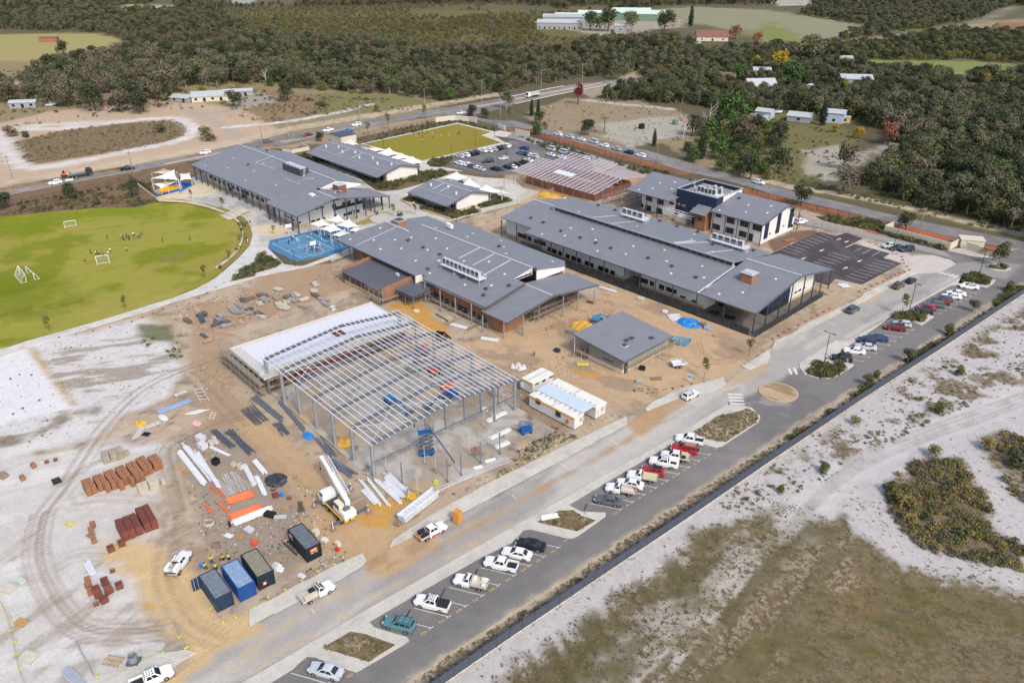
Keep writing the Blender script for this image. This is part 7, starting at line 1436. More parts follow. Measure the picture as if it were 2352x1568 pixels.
def truck(lab,rc,x,y,head,cabm,bodym,L=9,tip=True,name='tipper_truck'):
 p=Q(rc,x,y,1.2);t=th_(name,lab,'truck',(p.x,p.y,.02),head);h=L/2;cb=MB().hexa([(h-2,-1.22,.7),(h,-1.22,.7),(h,1.22,.7),(h-2,1.22,.7),(h-2,-1.2,3),(h-.25,-1.2,3),(h-.25,1.2,3),(h-2,1.2,3)])._('cab',cabm,t)
 MB().hexa([(h+0,-1.1,1.75),(h+.03,-1.1,1.75),(h+.03,1.1,1.75),(h,1.1,1.75),(h-.19,-1.1,2.7),(h-.16,-1.1,2.7),(h-.16,1.1,2.7),(h-.19,1.1,2.7)])._('windscreen',GLASS,cb);MB().box(-h,h-2,-.5,.5,.7,1.05)._('chassis',BLACK,t)
 if tip:
  m=MB().box(-h,h-2.2,-1.2,1.2,1.1,1.25).box(-h,h-2.2,-1.25,-1.15,1.25,2.6).box(-h,h-2.2,1.15,1.25,1.25,2.6).box(-h,-h+.1,-1.15,1.15,1.25,2.5).box(h-2.3,h-2.2,-1.15,1.15,1.25,2.7);m._('tipper_body',bodym,t)
 else:MB().box(-h,h-2.2,-1.2,1.2,1.1,1.25).box(h-2.3,h-2.2,-1.2,1.2,1.25,2.2)._('flat_deck',bodym,t)
 for xx in(h-1,-h+.9,-h+2.2):
  for yy in(-1.1,1.1):wheel(t,xx,yy,True)
 return t
truck('white tipper truck driving along highway median',2,190,873,HW+pi,WP,MATS['silver_duct'],9);truck('dark flat deck truck on highway at far left',10,740,28,HW,M('dark_truck',(50,62,60),.5),DKG,8.5,False,'flatbed_truck')
p=Q(10,640,92,.5);t=th_('box_trailer','small trailer behind white wagon on highway','trailer',p-V3((0,0,.5)),HW+pi);MB().box(-1.3,1.3,-.8,.8,.55,.62).box(-1.3,1.3,-.8,-.74,.62,1).box(-1.3,1.3,.74,.8,.62,1).box(-1.3,-1.24,-.74,.74,.62,1)._('box',GALV,t);[wheel(t,0,y)for y in(-.9,.9)]
p=Q(10,590,50,.5);t=th_('mini_excavator','small orange excavator carried behind flat deck truck','excavator',p-V3((0,0,.5)),HW);MB().box(-1,1,-.8,-.45,.5,.95).box(-1,1,.45,.8,.5,.95)._('track',BLACK,t);MB().box(-.8,.7,-.6,.6,1,1.7)._('body',LOR,t);MB().box(-.3,.5,-.1,.55,1.7,2.5)._('cab',GLASS,t);MB().bm((.6,-.3,1.4),(1.6,-.3,2.8),.2,.25).bm((1.6,-.3,2.8),(2.2,-.3,1.6),.18,.2)._('arm',LOR,t);MB().box(2,2.5,-.55,-.05,1.2,1.6)._('bucket',BLACK,t)
PWH=M('white_road_paint',(226,224,218),.8,0,.15,2,world=True);PYE=M('yellow_road_paint',(212,176,92),.8,0,.15,2,world=True)
def painted(name,mb,mat,road):return mb._(name,mat,road)
def bays(first,last,n,full,nums,road=internal_road,z=.012):
 a,b_=first,last;d=V3(full).normalized()
 for k in range(n):
  e=a.lerp(b_,k/(n-1));s_=e-d*5.3;rd=(b_-a).normalized();m=MB();pr=V3((-d.y,d.x,0))*.05
  m.face([(*(s_-pr)[:2],z),(*(e-pr)[:2],z),(*(e+pr)[:2],z),(*(s_+pr)[:2],z)]);rr=rd*.45;q_=V3((-rd.y,rd.x,0))*.05;e2=e+d*.06
  m.face([(*(e2-rr-q_)[:2],z),(*(e2+rr-q_)[:2],z),(*(e2+rr+q_)[:2],z),(*(e2-rr+q_)[:2],z)]);painted('bay_line',m,PWH,road)
  if nums and nums[k]:
   o=link('bay_number',text_mesh(nums[k],.62,PYE,.001),road);pos=e-rd*1.35+d*.15;o.location=(pos.x,pos.y,z+.002);o.rotation_euler=(0,0,atan2(rd.y,rd.x))
   c_=e-d*4.9+rd*-1.5;ws=MB().obox((c_.x,c_.y,0),(.16,1.7,.1),atan2(d.y,d.x))._('wheel_stop',M('wheel_stop_rubber',(70,66,62),.9,0,.2,4),road)
bd=Q(31,1770,958)-Q(31,1350,852)
bays(Q(31,1605,1060),Q(32,425,322),9,bd,['F%d'%k for k in range(20,11,-1)]);bays(Q(22,995,1540),Q(22,1812,1037),9,bd,['F%d'%k for k in range(10,1,-1)])
bays(Q(23,865,180),Q(13,1335,1462),9,bd,None);bays(Q(13,1585,1310),Q(13,1950,1100),9,bd,None);bays(Q(31,650,1570),Q(31,450,1690),2,bd,None)
for tx,rc,x,y in(('F21',31,868,1498),('F11',32,500,258),('F1',22,1870,985)):o=link('bay_number',text_mesh(tx,.62,PYE,.001),internal_road);pos=Q(rc,x,y);o.location=(pos.x,pos.y,.014);o.rotation_euler=(0,0,ROADH)
for rc,a,b_ in((22,(895,893),(975,945)),(22,(425,1108),(540,1175)),(22,(0,1405),(45,1450)),(31,(510,885),(540,925)),(13,(670,1318),(740,1345)),(13,(540,1385),(640,1420)),(13,(430,1450),(510,1490)),(13,(280,1515),(370,1560)),(13,(1100,1085),(1200,1120)),(13,(1290,1050),(1350,1080))):
 painted('bay_line',MB().bm(Q(rc,*a,.008),Q(rc,*b_,.008),.1,.01),PWH,internal_road)
for k in range(4):
 a=Q(22,2000-k*6,570-k*30,.008);b_=Q(22,2140-k*8,572-k*28,.008);painted('zebra_stripe',MB().bm(a,b_,.5,.01),PWH,internal_road)
for k in range(4):a=Q(13,1580+k*45,935+k*10,.008);b_=Q(13,1610+k*45,948+k*10,.008);painted('zebra_stripe',MB().bm(Q(13,1575+k*42,945+k*10,.008),Q(13,1625+k*42,935+k*10,.008),.55,.01),PWH,internal_road)
for k in range(2):painted('zebra_stripe',MB().bm(Q(23,190+k*50,245-k*5,.008),Q(23,215+k*50,300-k*2,.008),.5,.01),PWH,internal_road)
def ncp_line(a,b_):painted('bay_line',MB().bm(Q(13,*a,.03),Q(13,*b_,.03),.1,.01),PWH,new_park)
for k in range(9):f=k/8;ncp_line((470-350*f,575+150*f),(592-325*f,620+148*f))
for k in range(5):f=k/4;ncp_line((592-174*f,750+82*f),(758-166*f,802+82*f))
for k in range(8):f=k/7;ncp_line((998-283*f,823+142*f),(1168-290*f,863+150*f))
for a,b_ in(((860,710),(795,738)),((950,720),(870,762)),((1030,742),(955,782))):ncp_line(a,b_)
for x,y,d in((650,630,0),(725,650,1),(497,730,1),(328,805,1),(845,828,1),(708,895,0)):
 p=Q(13,x,y);a=ROADH+(pi if d else 0);u_,n_=V3((cos(a),sin(a),0)),V3((-sin(a),cos(a),0));z=V3((0,0,.032));m=MB();m.face([p+z-u_*1.2-n_*.15,p+z+u_*.3-n_*.15,p+z+u_*.3+n_*.15,p+z-u_*1.2+n_*.15]);m.face([p+z+u_*.3-n_*.55,p+z+u_*1.4,p+z+u_*.3+n_*.55]);painted('arrow',m,PWH,new_park)
def road_line(road,pts,wd=.14,z=.02,dash=None):
 P_=[V3(W(p))for p in pts]
 for a,b_ in zip(P_[:-1],P_[1:]):
  L=(b_-a).length;n=1 if not dash else max(1,int(L/(dash*2.2)))
  for k in range(n):s0,s1=a.lerp(b_,k/n),a.lerp(b_,(k+(1 if not dash else .42))/n);painted('lane_line',MB().bm(s0+V3((0,0,z)),s1+V3((0,0,z)),wd,.01),PWH,road)
road_line(highway,T(10,[(-200,248),(150,182),(450,130),(900,33)]),.2,.02,9);road_line(highway,T(1,[(250,1312),(600,1232),(1000,1150),(1500,1065),(1900,1005)]),.2,.02,None);road_line(highway,T(10,[(0,230),(500,140),(1150,10)]),.16,.02,None)
road_line(highway,T(2,[(0,945),(560,830),(960,752)]),.18,.02,None)
CW=M('court_white',(214,228,238),.7);
def court_line(pts,wd=.12):
 for a,b_ in zip(pts[:-1],pts[1:]):MB().bm(Q(11,*a,.112),Q(11,*b_,.112),wd,.01)._('court_line',CW,court_o)
court_line([(150,668),(460,592),(720,722),(410,802),(150,668)]);court_line([(285,735),(585,655)])
for cx,cy,rx,ry in((430,695,40,16),(345,640,55,24),(540,740,80,40)):court_line([(cx+rx*cos(t),cy+ry*sin(t))for t in np.linspace(0,6.283,17)],.1)
court_line([(520,570),(640,650),(760,620)]);court_line([(560,550),(800,690)]);court_line([(600,545),(840,680)])
# --- people
SKIN=M('skin',(176,130,104),.7);HAIR=M('dark_hair',(40,32,28),.8);SHOE=M('shoe',(40,38,38),.8)
CL={k:M('cloth_'+k.replace(' ','_'),srgb(*v,.8),.9,0,.1,6)for k,v in{'black':(38,38,44),'white':(230,230,228),'navy':(36,44,70),'grey':(140,142,146),'orange':(240,106,40),'yellow':(226,222,60),'lime':(206,232,40),'blue':(60,100,170),'green':(60,96,70),'pale':(206,196,170),'pink':(206,150,160),'purple':(90,60,110)}.items()}
POSE={
 'stand':dict(hipz=.92,knee=[(.02,.1,.5),(0,-.1,.5)],foot=[(0,.11,.07),(-.02,-.11,.07)],elbow=[(-.03,.27,1.12),(-.03,-.27,1.12)],hand=[(.06,.29,.88),(.06,-.29,.88)]),
 'walk':dict(hipz=.9,knee=[(.22,.1,.52),(-.08,-.1,.48)],foot=[(.3,.1,.07),(-.38,-.1,.12)],elbow=[(-.16,.27,1.14),(.1,-.27,1.12)],hand=[(-.12,.28,.9),(.26,-.26,.98)]),
 'run':dict(hipz=.92,knee=[(.34,.1,.66),(-.16,-.1,.52)],foot=[(.22,.1,.26),(-.52,-.1,.34)],elbow=[(-.26,.26,1.16),(.2,-.26,1.14)],hand=[(-.1,.28,1.02),(.38,-.2,1.26)]),
 'sit':dict(hipz=.42,knee=[(.42,.14,.48),(.42,-.14,.48)],foot=[(.5,.14,.07),(.48,-.14,.07)],elbow=[(.06,.27,.66),(.06,-.27,.66)],hand=[(.34,.16,.56),(.34,-.16,.56)])}
def person_mesh(pose):
 P_=POSE[pose];hz=P_['hipz'];V=[];E=[];RD=[]
 def v(p,r):V.append(p);RD.append(r);return len(V)-1
 lean=.06 if pose in('run','sit')else 0
 pel=v((0,0,hz),(.15,.12));wst=v((lean*.4,0,hz+.2),(.14,.1));ch=v((lean,0,hz+.42),(.17,.12));nk=v((lean*1.2,0,hz+.56),(.06,.06));hd_=v((lean*1.6+.02,0,hz+.66),(.1,.11));tp=v((lean*1.6,0,hz+.78),(.085,.095));E+=[(pel,wst),(wst,ch),(ch,nk),(nk,hd_),(hd_,tp)]
 for i,s_ in en((1,-1)):
  hp=v((0,s_*.09,hz-.06),(.1,.1));kn=v(P_['knee'][i],(.07,.07));an=v((P_['foot'][i][0],P_['foot'][i][1],P_['foot'][i][2]+.04),(.05,.05));to=v((P_['foot'][i][0]+.17,P_['foot'][i][1],P_['foot'][i][2]-.02),(.04,.045));E+=[(pel,hp),(hp,kn),(kn,an),(an,to)]
  sh=v((lean,s_*.2,hz+.47),(.07,.07));el=v(P_['elbow'][i],(.05,.05));ha=v(P_['hand'][i],(.035,.04));d=V3(P_['hand'][i])-V3(P_['elbow'][i]);fi=v(tuple(V3(P_['hand'][i])+d.normalized()*.13),(.022,.035));th=v(tuple(V3(P_['hand'][i])+d.normalized()*.05+V3((.05,0,0))),(.015,.015));E+=[(ch,sh),(sh,el),(el,ha),(ha,fi),(ha,th)]
 me=bpy.data.meshes.new('p');me.from_pydata(V,E,[]);o=bpy.data.objects.new('p',me);COL.objects.link(o);md=o.modifiers.new('s','SKIN');
 for k,sv in en(me.skin_vertices[0].data):sv.radius=RD[k];sv.use_root=(k==0)
 sb=o.modifiers.new('b','SUBSURF');sb.levels=1;bpy.context.view_layer.update();out=bpy.data.meshes.new_from_object(o.evaluated_get(bpy.context.evaluated_depsgraph_get()));bpy.data.objects.remove(o);bpy.data.meshes.remove(me)
 nz=hz+.52;arms=P_['hand']
 for p in out.polygons:
  c=p.center;mi=1
  if c.z>nz:mi=0
  elif min((c-V3(h_)).length for h_ in arms)<.15:mi=0
  elif min((c-V3(f_)).length for f_ in P_['foot'])<.13 or(min((c-(V3(f_)+V3((.15,0,0)))).length for f_ in P_['foot'])<.12):mi=3
  elif c.z<hz+.06 and abs(c.y)<.24 and not(pose=='sit' and c.x<-.02 and c.z>hz):mi=2
  p.material_index=mi;p.use_smooth=True
 return out
PME={k:person_mesh(k)for k in POSE};PV={}
hm=MB();n=8
for j,(z,r_)in en(((0,.108),(.06,.112),(.11,.085),(.135,.02))):hm.v+=[(r_*cos(6.283*i/n)-.015,r_*.92*sin(6.283*i/n),z)for i in range(n)]
hm.f=[(j*n+i,j*n+(i+1)%n,(j+1)*n+(i+1)%n,(j+1)*n+i)for j in range(3)for i in range(n)]+[tuple(range(n-1,-1,-1)),tuple(range(3*n,4*n))];hm.m=[0]*len(hm.f)
def hair_mesh(mat):me=bpy.data.meshes.new('hair');me.from_pydata(hm.v,[],hm.f);me.materials.append(mat);return me
HM={'hair':hair_mesh(HAIR),'hat':hair_mesh(WP),'scarf':hair_mesh(CL['white'])}
def person(rc,x,y,pose,top,bot,label,group=None,face=None,s=1,head='hair',z=0):
 key=(pose,top,bot)
 if key not in PV:
  me=PME[pose].copy();mi=[p.material_index for p in PME[pose].polygons];me.materials.clear()
  for m in(SKIN,CL[top],CL[bot],SHOE):me.materials.append(m)
  me.polygons.foreach_set('material_index',mi);PV[key]=me
 p=Q(rc,x,y,z);o=link('person',PV[key],None,(p.x,p.y,z),face if face is not None else ru(0,6.28));o.scale=(s,)*3;tag(o,label,'person',group)
 h_=link({'hair':'hair','hat':'hard_hat','scarf':'head_scarf'}[head],HM[head],o,(.03 if pose in('run','sit')else 0,0,POSE[pose]['hipz']+.7));h_.location.x+=.1*(pose in('run','sit'));return o
def kids(rc,place,grp,s,z,tx):
 q_=tx.split()
 for x,y,ps,a,b_ in zip(*[iter(q_)]*5):
  ps={'s':'stand','w':'walk','r':'run'}[ps]
  person(rc,int(x),int(y),ps,a,b_,'child in %s top and %s trousers %sing %s'%(a,b_,ps+'n'*(ps=='run'),place),grp,None,s,z=z)
kids(10,'on big oval','children playing on big oval',.92,.05,'838 765 s black black 885 775 w white black 900 772 s navy navy 915 770 w pale black 955 800 s black blue 1000 778 w white grey 1015 752 r white black 787 860 w black pale 1165 740 w yellow black 990 632 w black green 1115 625 s white grey 1132 632 s black black 1142 640 w grey black 1165 620 s green black 1185 640 s black navy 1193 632 w navy navy 1230 605 s white black 1242 625 w black grey 1275 615 s pale navy 1287 618 s blue blue 1305 597 w black green 1497 652 s green black 1748 640 r black black')
for x,y,ps,t_,b_,lab,z in((2197,640,'stand','green','black','person in green on grass bank',.2),(2278,665,'stand','white','pale','person in long pale clothes behind seat wall',.2),(2268,650,'stand','black','black','person in black by pale figure on bank',.2),(2280,487,'sit','black','black','person in black sitting left at top of bank',.2),(2295,482,'sit','navy','black','person in navy sitting right at top of bank',.2),(2168,738,'sit','black','black','person in black sitting on seat wall',.5),(2182,728,'sit','navy','black','person in navy sitting on seat wall',.5),(2207,712,'stand','white','black','person in white behind seat wall',.2),(2215,490,'sit','black','black','person in black sitting at top end of seat wall',.5),(2020,898,'sit','black','black','person in black sitting left at bottom end of seat wall',.5),(2033,893,'sit','purple','black','person in purple sitting right at bottom end of seat wall',.5)):person(10,x,y,ps,t_,b_,lab,'people on bank by oval',None,.95,z=z)
kids(11,'on blue court','children on blue court',.9,.1,'195 668 r blue black 303 675 s black black 330 640 s navy black 345 632 w white navy 380 655 r white white 485 638 r white navy 452 745 r navy grey 477 757 w white grey 500 700 s green black 517 730 w black navy 553 752 s black black 562 702 s purple black 573 738 w pink black 590 702 s white pale 540 735 s grey black')
for rc,x,y,ps,t_,b_,lab in((11,278,500,'stand','black','black','person in long black by school columns'),(11,296,498,'walk','white','black','person in white and black by school columns'),(11,1106,416,'stand','black','black','person in black by sand pit, left of two'),(11,1122,412,'stand','navy','black','person in navy by sand pit, right of two'),(11,1935,430,'stand','black','black','person in black on path by small pavilion'),(11,1957,432,'walk','navy','black','person in navy on path by small pavilion'),(11,1440,325,'walk','pink','navy','person in pink at door of small pavilion'),(11,1452,322,'walk','white','black','person in white at door of small pavilion')):person(rc,x,y,ps,t_,b_,lab,None,None,1,'hair',.03)
kids(1,'on small school field','children on small field',.95,.08,'1493 1237 s green black 1530 1228 s black black 1550 1236 w lime black 1567 1220 w lime navy 1620 1237 r yellow pale 1527 1272 s black navy 1630 1279 r black black 1525 1307 w white navy 1703 1260 w yellow pale 1768 1272 w yellow grey 1778 1252 s pale grey 1858 1240 r navy black 1873 1232 s green black 1472 1262 w pale pale')
for rc,x,y,ps,t_,b_,lab,z in((1,1630,1462,'walk','navy','black','person in navy at corner of small field',.05),(1,1650,1472,'walk','grey','black','person in grey at corner of small field',.05),(1,2308,1408,'walk','green','black','person in green crossing staff car park',.03),(1,2297,1440,'stand','navy','black','person in navy by silver hatchback',.03)):person(rc,x,y,ps,t_,b_,lab,None,None,1,z=z)
for rc,x,y,ps,t_,b_,lab,z,fc in((22,203,132,'stand','orange','navy','worker in orange vest and white helmet on open sand',0,2.2),(21,1396,1405,'stand','orange','navy','worker in orange vest by yellow sand spread',.1,0),(21,1402,1462,'walk','yellow','lime','worker in bright yellow bending by galvanised bundles',0,3),(12,915,277,'stand','orange','orange','worker all in orange near unroofed building',0,1),(12,968,145,'stand','lime','navy','worker in lime vest up on unroofed building scaffold',3.5,1),(12,872,205,'walk','yellow','navy','worker in yellow at scaffold foot of unroofed building',0,1),(21,1455,790,'stand','lime','navy','worker in lime vest by raised scissor lift',5.1,1)):person(rc,x,y,ps,t_,b_,lab,None,fc,1,'hat',z)
for x,y,t_,b_,lab,fc in((1885,512,'yellow','black','worker in yellow shirt sitting nearest blue tub',5.6),(1943,447,'yellow','blue','worker in yellow and blue sitting in middle of group',5.2),(2052,432,'yellow','black','worker in yellow and black sitting at far side of group',3.8),(1985,520,'yellow','navy','worker sitting in shade of first container',2.4),(2105,430,'yellow','navy','worker half hidden behind blue container',2.6)):
 o=person(30,x,y,'sit',t_,b_,lab,'workers resting by containers',fc,1,'hair');s_=th_('stool','low crate seat under '+lab.split(' in ')[0].replace('worker','worker')+' '+' '.join(lab.split()[1:])[:60],'seat',o.location);MB().box(-.16,.18,-.18,.18,0,.3)._('seat',BLACK,s_)
def sail(rc,pts,lab,group):
 C=[Q(rc,x,y,z)for x,y,z in pts];c0=sum(C,V3())/4;t=th_('shade_sail',lab,'shade sail',(c0.x,c0.y,0),0,group);n=9;m=MB();o=V3((c0.x,c0.y,0))
 for j in range(n):
  for i in range(n):
   u,v_=i/(n-1),j/(n-1);pt=(C[0].lerp(C[1],u)).lerp(C[3].lerp(C[2],u),v_);ku,kv=4*u*(1-u),4*v_*(1-v_);ed=max(ku*(1-kv),kv*(1-ku));pt=pt.lerp(c0,.16*ed);m.v.append(tuple(pt-o-V3((0,0,.25*ku*kv))))
 m.f=[(j*n+i,j*n+i+1,(j+1)*n+i+1,(j+1)*n+i)for j in range(n-1)for i in range(n-1)];m.m=[0]*len(m.f);m._('cloth',SAILC,t,smooth=True)
 for c in C:MB().tb((c.x-o.x,c.y-o.y,0),tuple(c-o+V3((0,0,.15))),.07,6)._('mast',GALV,t)
S_=lambda*p:[(p[0],p[1],3.7),(p[2],p[3],5.6),(p[4],p[5],3.7),(p[6],p[7],3.5)]
for rc,p,lab in((11,S_(495,490,612,440,690,498,572,512),'white sail over court, far left of six'),(11,S_(645,456,757,403,832,465,735,476),'white sail over court, farthest back of six'),(11,S_(590,536,710,481,792,545,680,566),'white sail over court, in middle of front row'),(11,S_(740,500,856,443,938,506,845,528),'white sail over court, in middle of back row'),(11,S_(695,592,815,534,862,574,765,606),'white sail over court, nearest middle building'),(11,S_(850,552,965,489,1005,520,915,560),'white sail over court, behind middle building roof edge')):sail(rc,p,lab,'six sails over blue court')
for p,lab in((S_(805,1306,875,1274,948,1330,880,1335),'first sail by long pavilion from highway end'),(S_(898,1342,966,1326,1100,1374,1010,1376),'second sail by long pavilion from highway end'),(S_(1008,1368,1052,1337,1192,1378,1100,1392),'third sail by long pavilion from highway end'),(S_(1085,1412,1226,1358,1322,1412,1165,1452),'fourth and largest sail by long pavilion'),(S_(1200,1462,1332,1404,1434,1446,1275,1470),'fifth sail by long pavilion, by field'),(S_(1310,1472,1442,1436,1528,1490,1402,1532),'last sail by long pavilion, nearest car park')):sail(1,p,lab,'sails along long pavilion')
for p,lab in((S_(1730,66,1842,8,1948,66,1850,92),'first sail by small pavilion, farthest left'),(S_(1866,140,1962,68,2072,150,1992,166),'second sail by small pavilion'),(S_(2014,186,2112,128,2258,192,2152,216),'third sail by small pavilion, over round pit'),(S_(2165,148,2262,140,2375,225,2262,202),'fourth sail by small pavilion, nearest purlins')):sail(11,p,lab,'sails by small pavilion')
for p,lab in((S_(1392,22,1500,-20,1622,8,1500,26),'playground sail by oval, farthest back'),(S_(1390,72,1600,-10,1642,88,1510,78),'largest playground sail by oval'),(S_(1404,122,1530,100,1640,96,1480,166),'low front playground sail by oval'),(S_(1650,26,1742,18,1762,76,1655,92),'right playground sail by oval')):sail(10,p,lab,'sails over playground by oval')
sheet('playground_floor',T(10,D_(1390,195,1500,130,1640,105,1760,115,1740,150,1660,195,1550,225,1450,246)),.08,srgb(40,110,190,.8),.8,None,'blue rubber floor of playground by oval');sheet('playground_patch',T(10,D_(1410,196,1500,150,1600,128,1690,135,1660,160,1560,190,1470,218)),.1,srgb(236,172,48,.8),.8,None,'orange rubber patch of playground by oval')
sheet('playground_floor',T(1,D_(900,1370,1030,1375,1000,1410,920,1400)),.1,srgb(40,110,190,.8),.8,None,'blue rubber floor under second sail');sheet('round_pit',T(11,D_(2025,262,2080,235,2180,235,2210,260,2170,290,2060,295)),.22,srgb(48,120,200,.8),.8,None,'blue rim of round pit under third sail');sheet('round_pit',T(11,D_(2040,262,2085,242,2160,242,2190,262,2150,282,2070,285)),.26,srgb(206,196,176,.8),.8,None,'sandy middle of round pit')
for rc,x,y,lab in((10,1530,95,'dark climbing frame under largest playground sail'),(1,950,1385,'orange and black climbing frame under second sail'),(11,1325,425,'dark play frame in sand pit')):
 p=Q(rc,x,y);t=th_('climbing_frame',lab,'play equipment',p)
 for k in range(5):a=k*1.26;MB().tb((cos(a)*1.1,sin(a)*1.1,0),(cos(a)*.9,sin(a)*.9,2),.1,5)._('post',MATS['rusty_tube'],t)
 MB().box(-.8,.8,-.8,.8,1,1.1)._('deck',BLACK,t);MB().tb((-.9,0,1.9),(.9,0,1.9),.07,5)._('beam',MATS['rusty_tube'],t)
def goal(lab,rc,b0,b1,back,ht=2):
 a,b_=Q(rc,*b0,.05),Q(rc,*b1,.05);w_=b_-a;dp=V3((-w_.y,w_.x,0)).normalized()*back;c=(a+b_)/2;t=th_('soccer_goal',lab,'goal',c,0,'soccer goals on big oval');a,b_=a-c,b_-c;up=V3((0,0,ht))
 MB().tb(a,a+up,.09,6).tb(b_,b_+up,.09,6).tb(a+up,b_+up,.09,6)._('goal_frame',WP,t);m=MB()
 for p in(a,b_):m.tb(p,p+dp,.06,5).tb(p+dp,p+up,.05,5)
 m.tb(a+dp,b_+dp,.06,5)._('back_frame',WP,t);m=MB();n=9
 for k in range(n+1):p=a.lerp(b_,k/n);m.tb(p+up,p+dp,.012,3)
 for k in range(1,7):m.tb((a+up).lerp(a+dp,k/7),(b_+up).lerp(b_+dp,k/7),.012,3)
 m._('net',WP,t)
goal('white soccer goal at far side of oval',10,(598,525),(703,508),1.2);goal('white soccer goal with children around it',10,(895,865),(1008,850),1,2.6);goal('white soccer goal turned sideways at left of oval',10,(245,1018),(185,945),1.4,2.4);goal('white soccer goal pushed against sideways goal',10,(320,1000),(250,937),-1.2,2)
for x,y,lab,a in((545,770,'white basketball hoop at front of blue court',2.2),(303,590,'white basketball hoop at back corner of blue court',5.2)):
 p=Q(11,x,y,.1);t=th_('basketball_hoop',lab,'hoop',p,a);MB().tb((0,0,0),(0,0,3),.07,6).bm((0,0,3),(.9,0,3.2),.08,.1)._('post',GALV,t);MB().box(.9,.95,-.95,.95,2.75,3.9)._('backboard',WP,t);m=MB();pts=[V3((1.2+.23*cos(k*.785),.23*sin(k*.785),3))for k in range(9)];[m.tb(q0,q1,.02,4)for q0,q1 in zip(pts[:-1],pts[1:])];m._('ring',MATS['logo_orange'],t)
# --- lamps, poles, signs
BLKP=M('black_pole',(46,48,52),.5)
def lamp(lab,rc,x,y,ht,twin=False,group='black lamp posts',z=0):
 p=Q(rc,x,y,z);t=th_('lamp_post',lab,'lamp',p,ROADH,group);MB().tb((0,0,0),(0,0,ht),.09,6,0,.06)._('pole',BLKP,t)
 for s_ in((-1,1)if twin else(1,)):MB().bm((0,0,ht),(0,s_*.8,ht+.08),.08,.08)._('arm',BLKP,t);MB().box(-.14,.14,min(s_*.7,s_*1.35),max(s_*.7,s_*1.35),ht+.03,ht+.13)._('lamp_head',BLKP,t)
lamp('tall twin headed lamp post in roundabout nose bed',23,505,235,8.5,True,None,.17);lamp('tall twin headed lamp post among right bays',13,1290,1318,8.3,True,None,.17);lamp('tall twin headed lamp post in last planted island',13,1932,978,8.3,True,None,.17);lamp('tall black lamp post by three cars',13,1140,772,8.5)
for rc,x,y,h_,lab in((11,363,878,4.6,'black path light at front edge of blue court'),(11,1841,470,4.6,'black path light in garden of small pavilion'),(11,2279,172,4.6,'black path light by unroofed building'),(1,1177,1362,4.5,'black path light at left side of small field'),(1,1802,1512,8,'black lamp post at corner of car park'),(1,2018,1382,8,'black lamp post between field and car park'),(1,2193,1272,8,'black lamp post at right corner of small field'),(2,95,1545,7,'black lamp post inside car park'),(2,430,1400,7,'black lamp post by pale drive'),):lamp(lab,rc,x,y,h_)
GP_=M('grey_pole',(166,168,168),.5,.1)
for rc,x,y,ht,lab in((1,300,1258,9,'grey street light by median left of maroon sedan'),(1,960,1112,9,'grey street light above white four wheel drive'),(1,1552,1012,11,'tall grey street light on sandy verge of highway'),(1,2076,932,11.5,'tallest grey street light before bush'),(1,2245,1062,11,'grey street light at junction corner'),(2,268,827,11,'grey street light behind white truck'),(2,645,767,11,'grey street light beyond red tree'),(2,1048,612,9,'farthest grey street light on highway')):
 p=Q(rc,x,y);t=th_('street_light',lab,'street light',p,HW,'street lights along highway');MB().tb((0,0,0),(0,0,ht),.14,6,0,.09)._('pole',GP_,t);MB().tb((0,0,ht),(1.6,-.8,ht+.4),.07,5)._('arm',GP_,t);MB().box(1.5,2.3,-1,-.7,ht+.36,ht+.48)._('lamp_head',GP_,t)
for rc,x,y,ht,lab in((10,115,75,9,'dark timber pole at far left of highway'),(10,1225,30,9,'dark timber pole by black ute'),(1,65,1342,9,'timber pole by dark grey wagon'),(1,625,1112,7,'timber pole on sandy track'),(1,952,1207,8,'timber pole by white four wheel drive'),(1,1612,1087,9.5,'dark steel pole near field wall'),(2,595,1312,8,'timber pole in back road queue'),(2,1330,1482,8,'timber pole near side lane mouth'),(13,10,162,9,'timber pole with transformer behind admin building'),(13,1385,572,8.5,'timber pole on red soil by cream wall'),(3,562,412,9,'timber pole on far right road'),(0,1330,880,7,'thin pole among house trees')):
 p=Q(rc,x,y);t=th_('power_pole',lab,'power pole',p,.4,'power poles');MB().tb((0,0,0),(0,0,ht),.16,6,0,.11)._('pole',OLDT,t);MB().box(-1.1,1.1,-.06,.06,ht-.6,ht-.45)._('crossarm',OLDT,t)
 for s_ in(-1,0,1):MB().tb((s_,0,ht-.45),(s_,0,ht-.2),.06,5)._('insulator',WP,t)
PW=[Q(2,595,1312),Q(2,1330,1482),Q(13,10,162),Q(13,1385,572),Q(13,1385,572)+(Q(13,1385,572)-Q(13,10,162))*1.2]
for k,(a,b_)in en(zip(PW[:-1],PW[1:])):
 t=th_('power_line',('overhead wires from queue to side lane','overhead wires behind unroofed and admin buildings','overhead wires along back road past cream wall','overhead wires leaving at right edge by bush')[k],'wires',a,0,None)
 for s_ in(-1,1):
  m=MB();pts=[a.lerp(b_,i/8)-a+V3((s_*.9,s_*.3,8-1.2*4*(i/8)*(1-i/8)))for i in range(9)];[m.tb(q0,q1,.02,3)for q0,q1 in zip(pts[:-1],pts[1:])];m._('wire',BLACK,t)
SRED=M('sign_red',(200,40,44),.5)
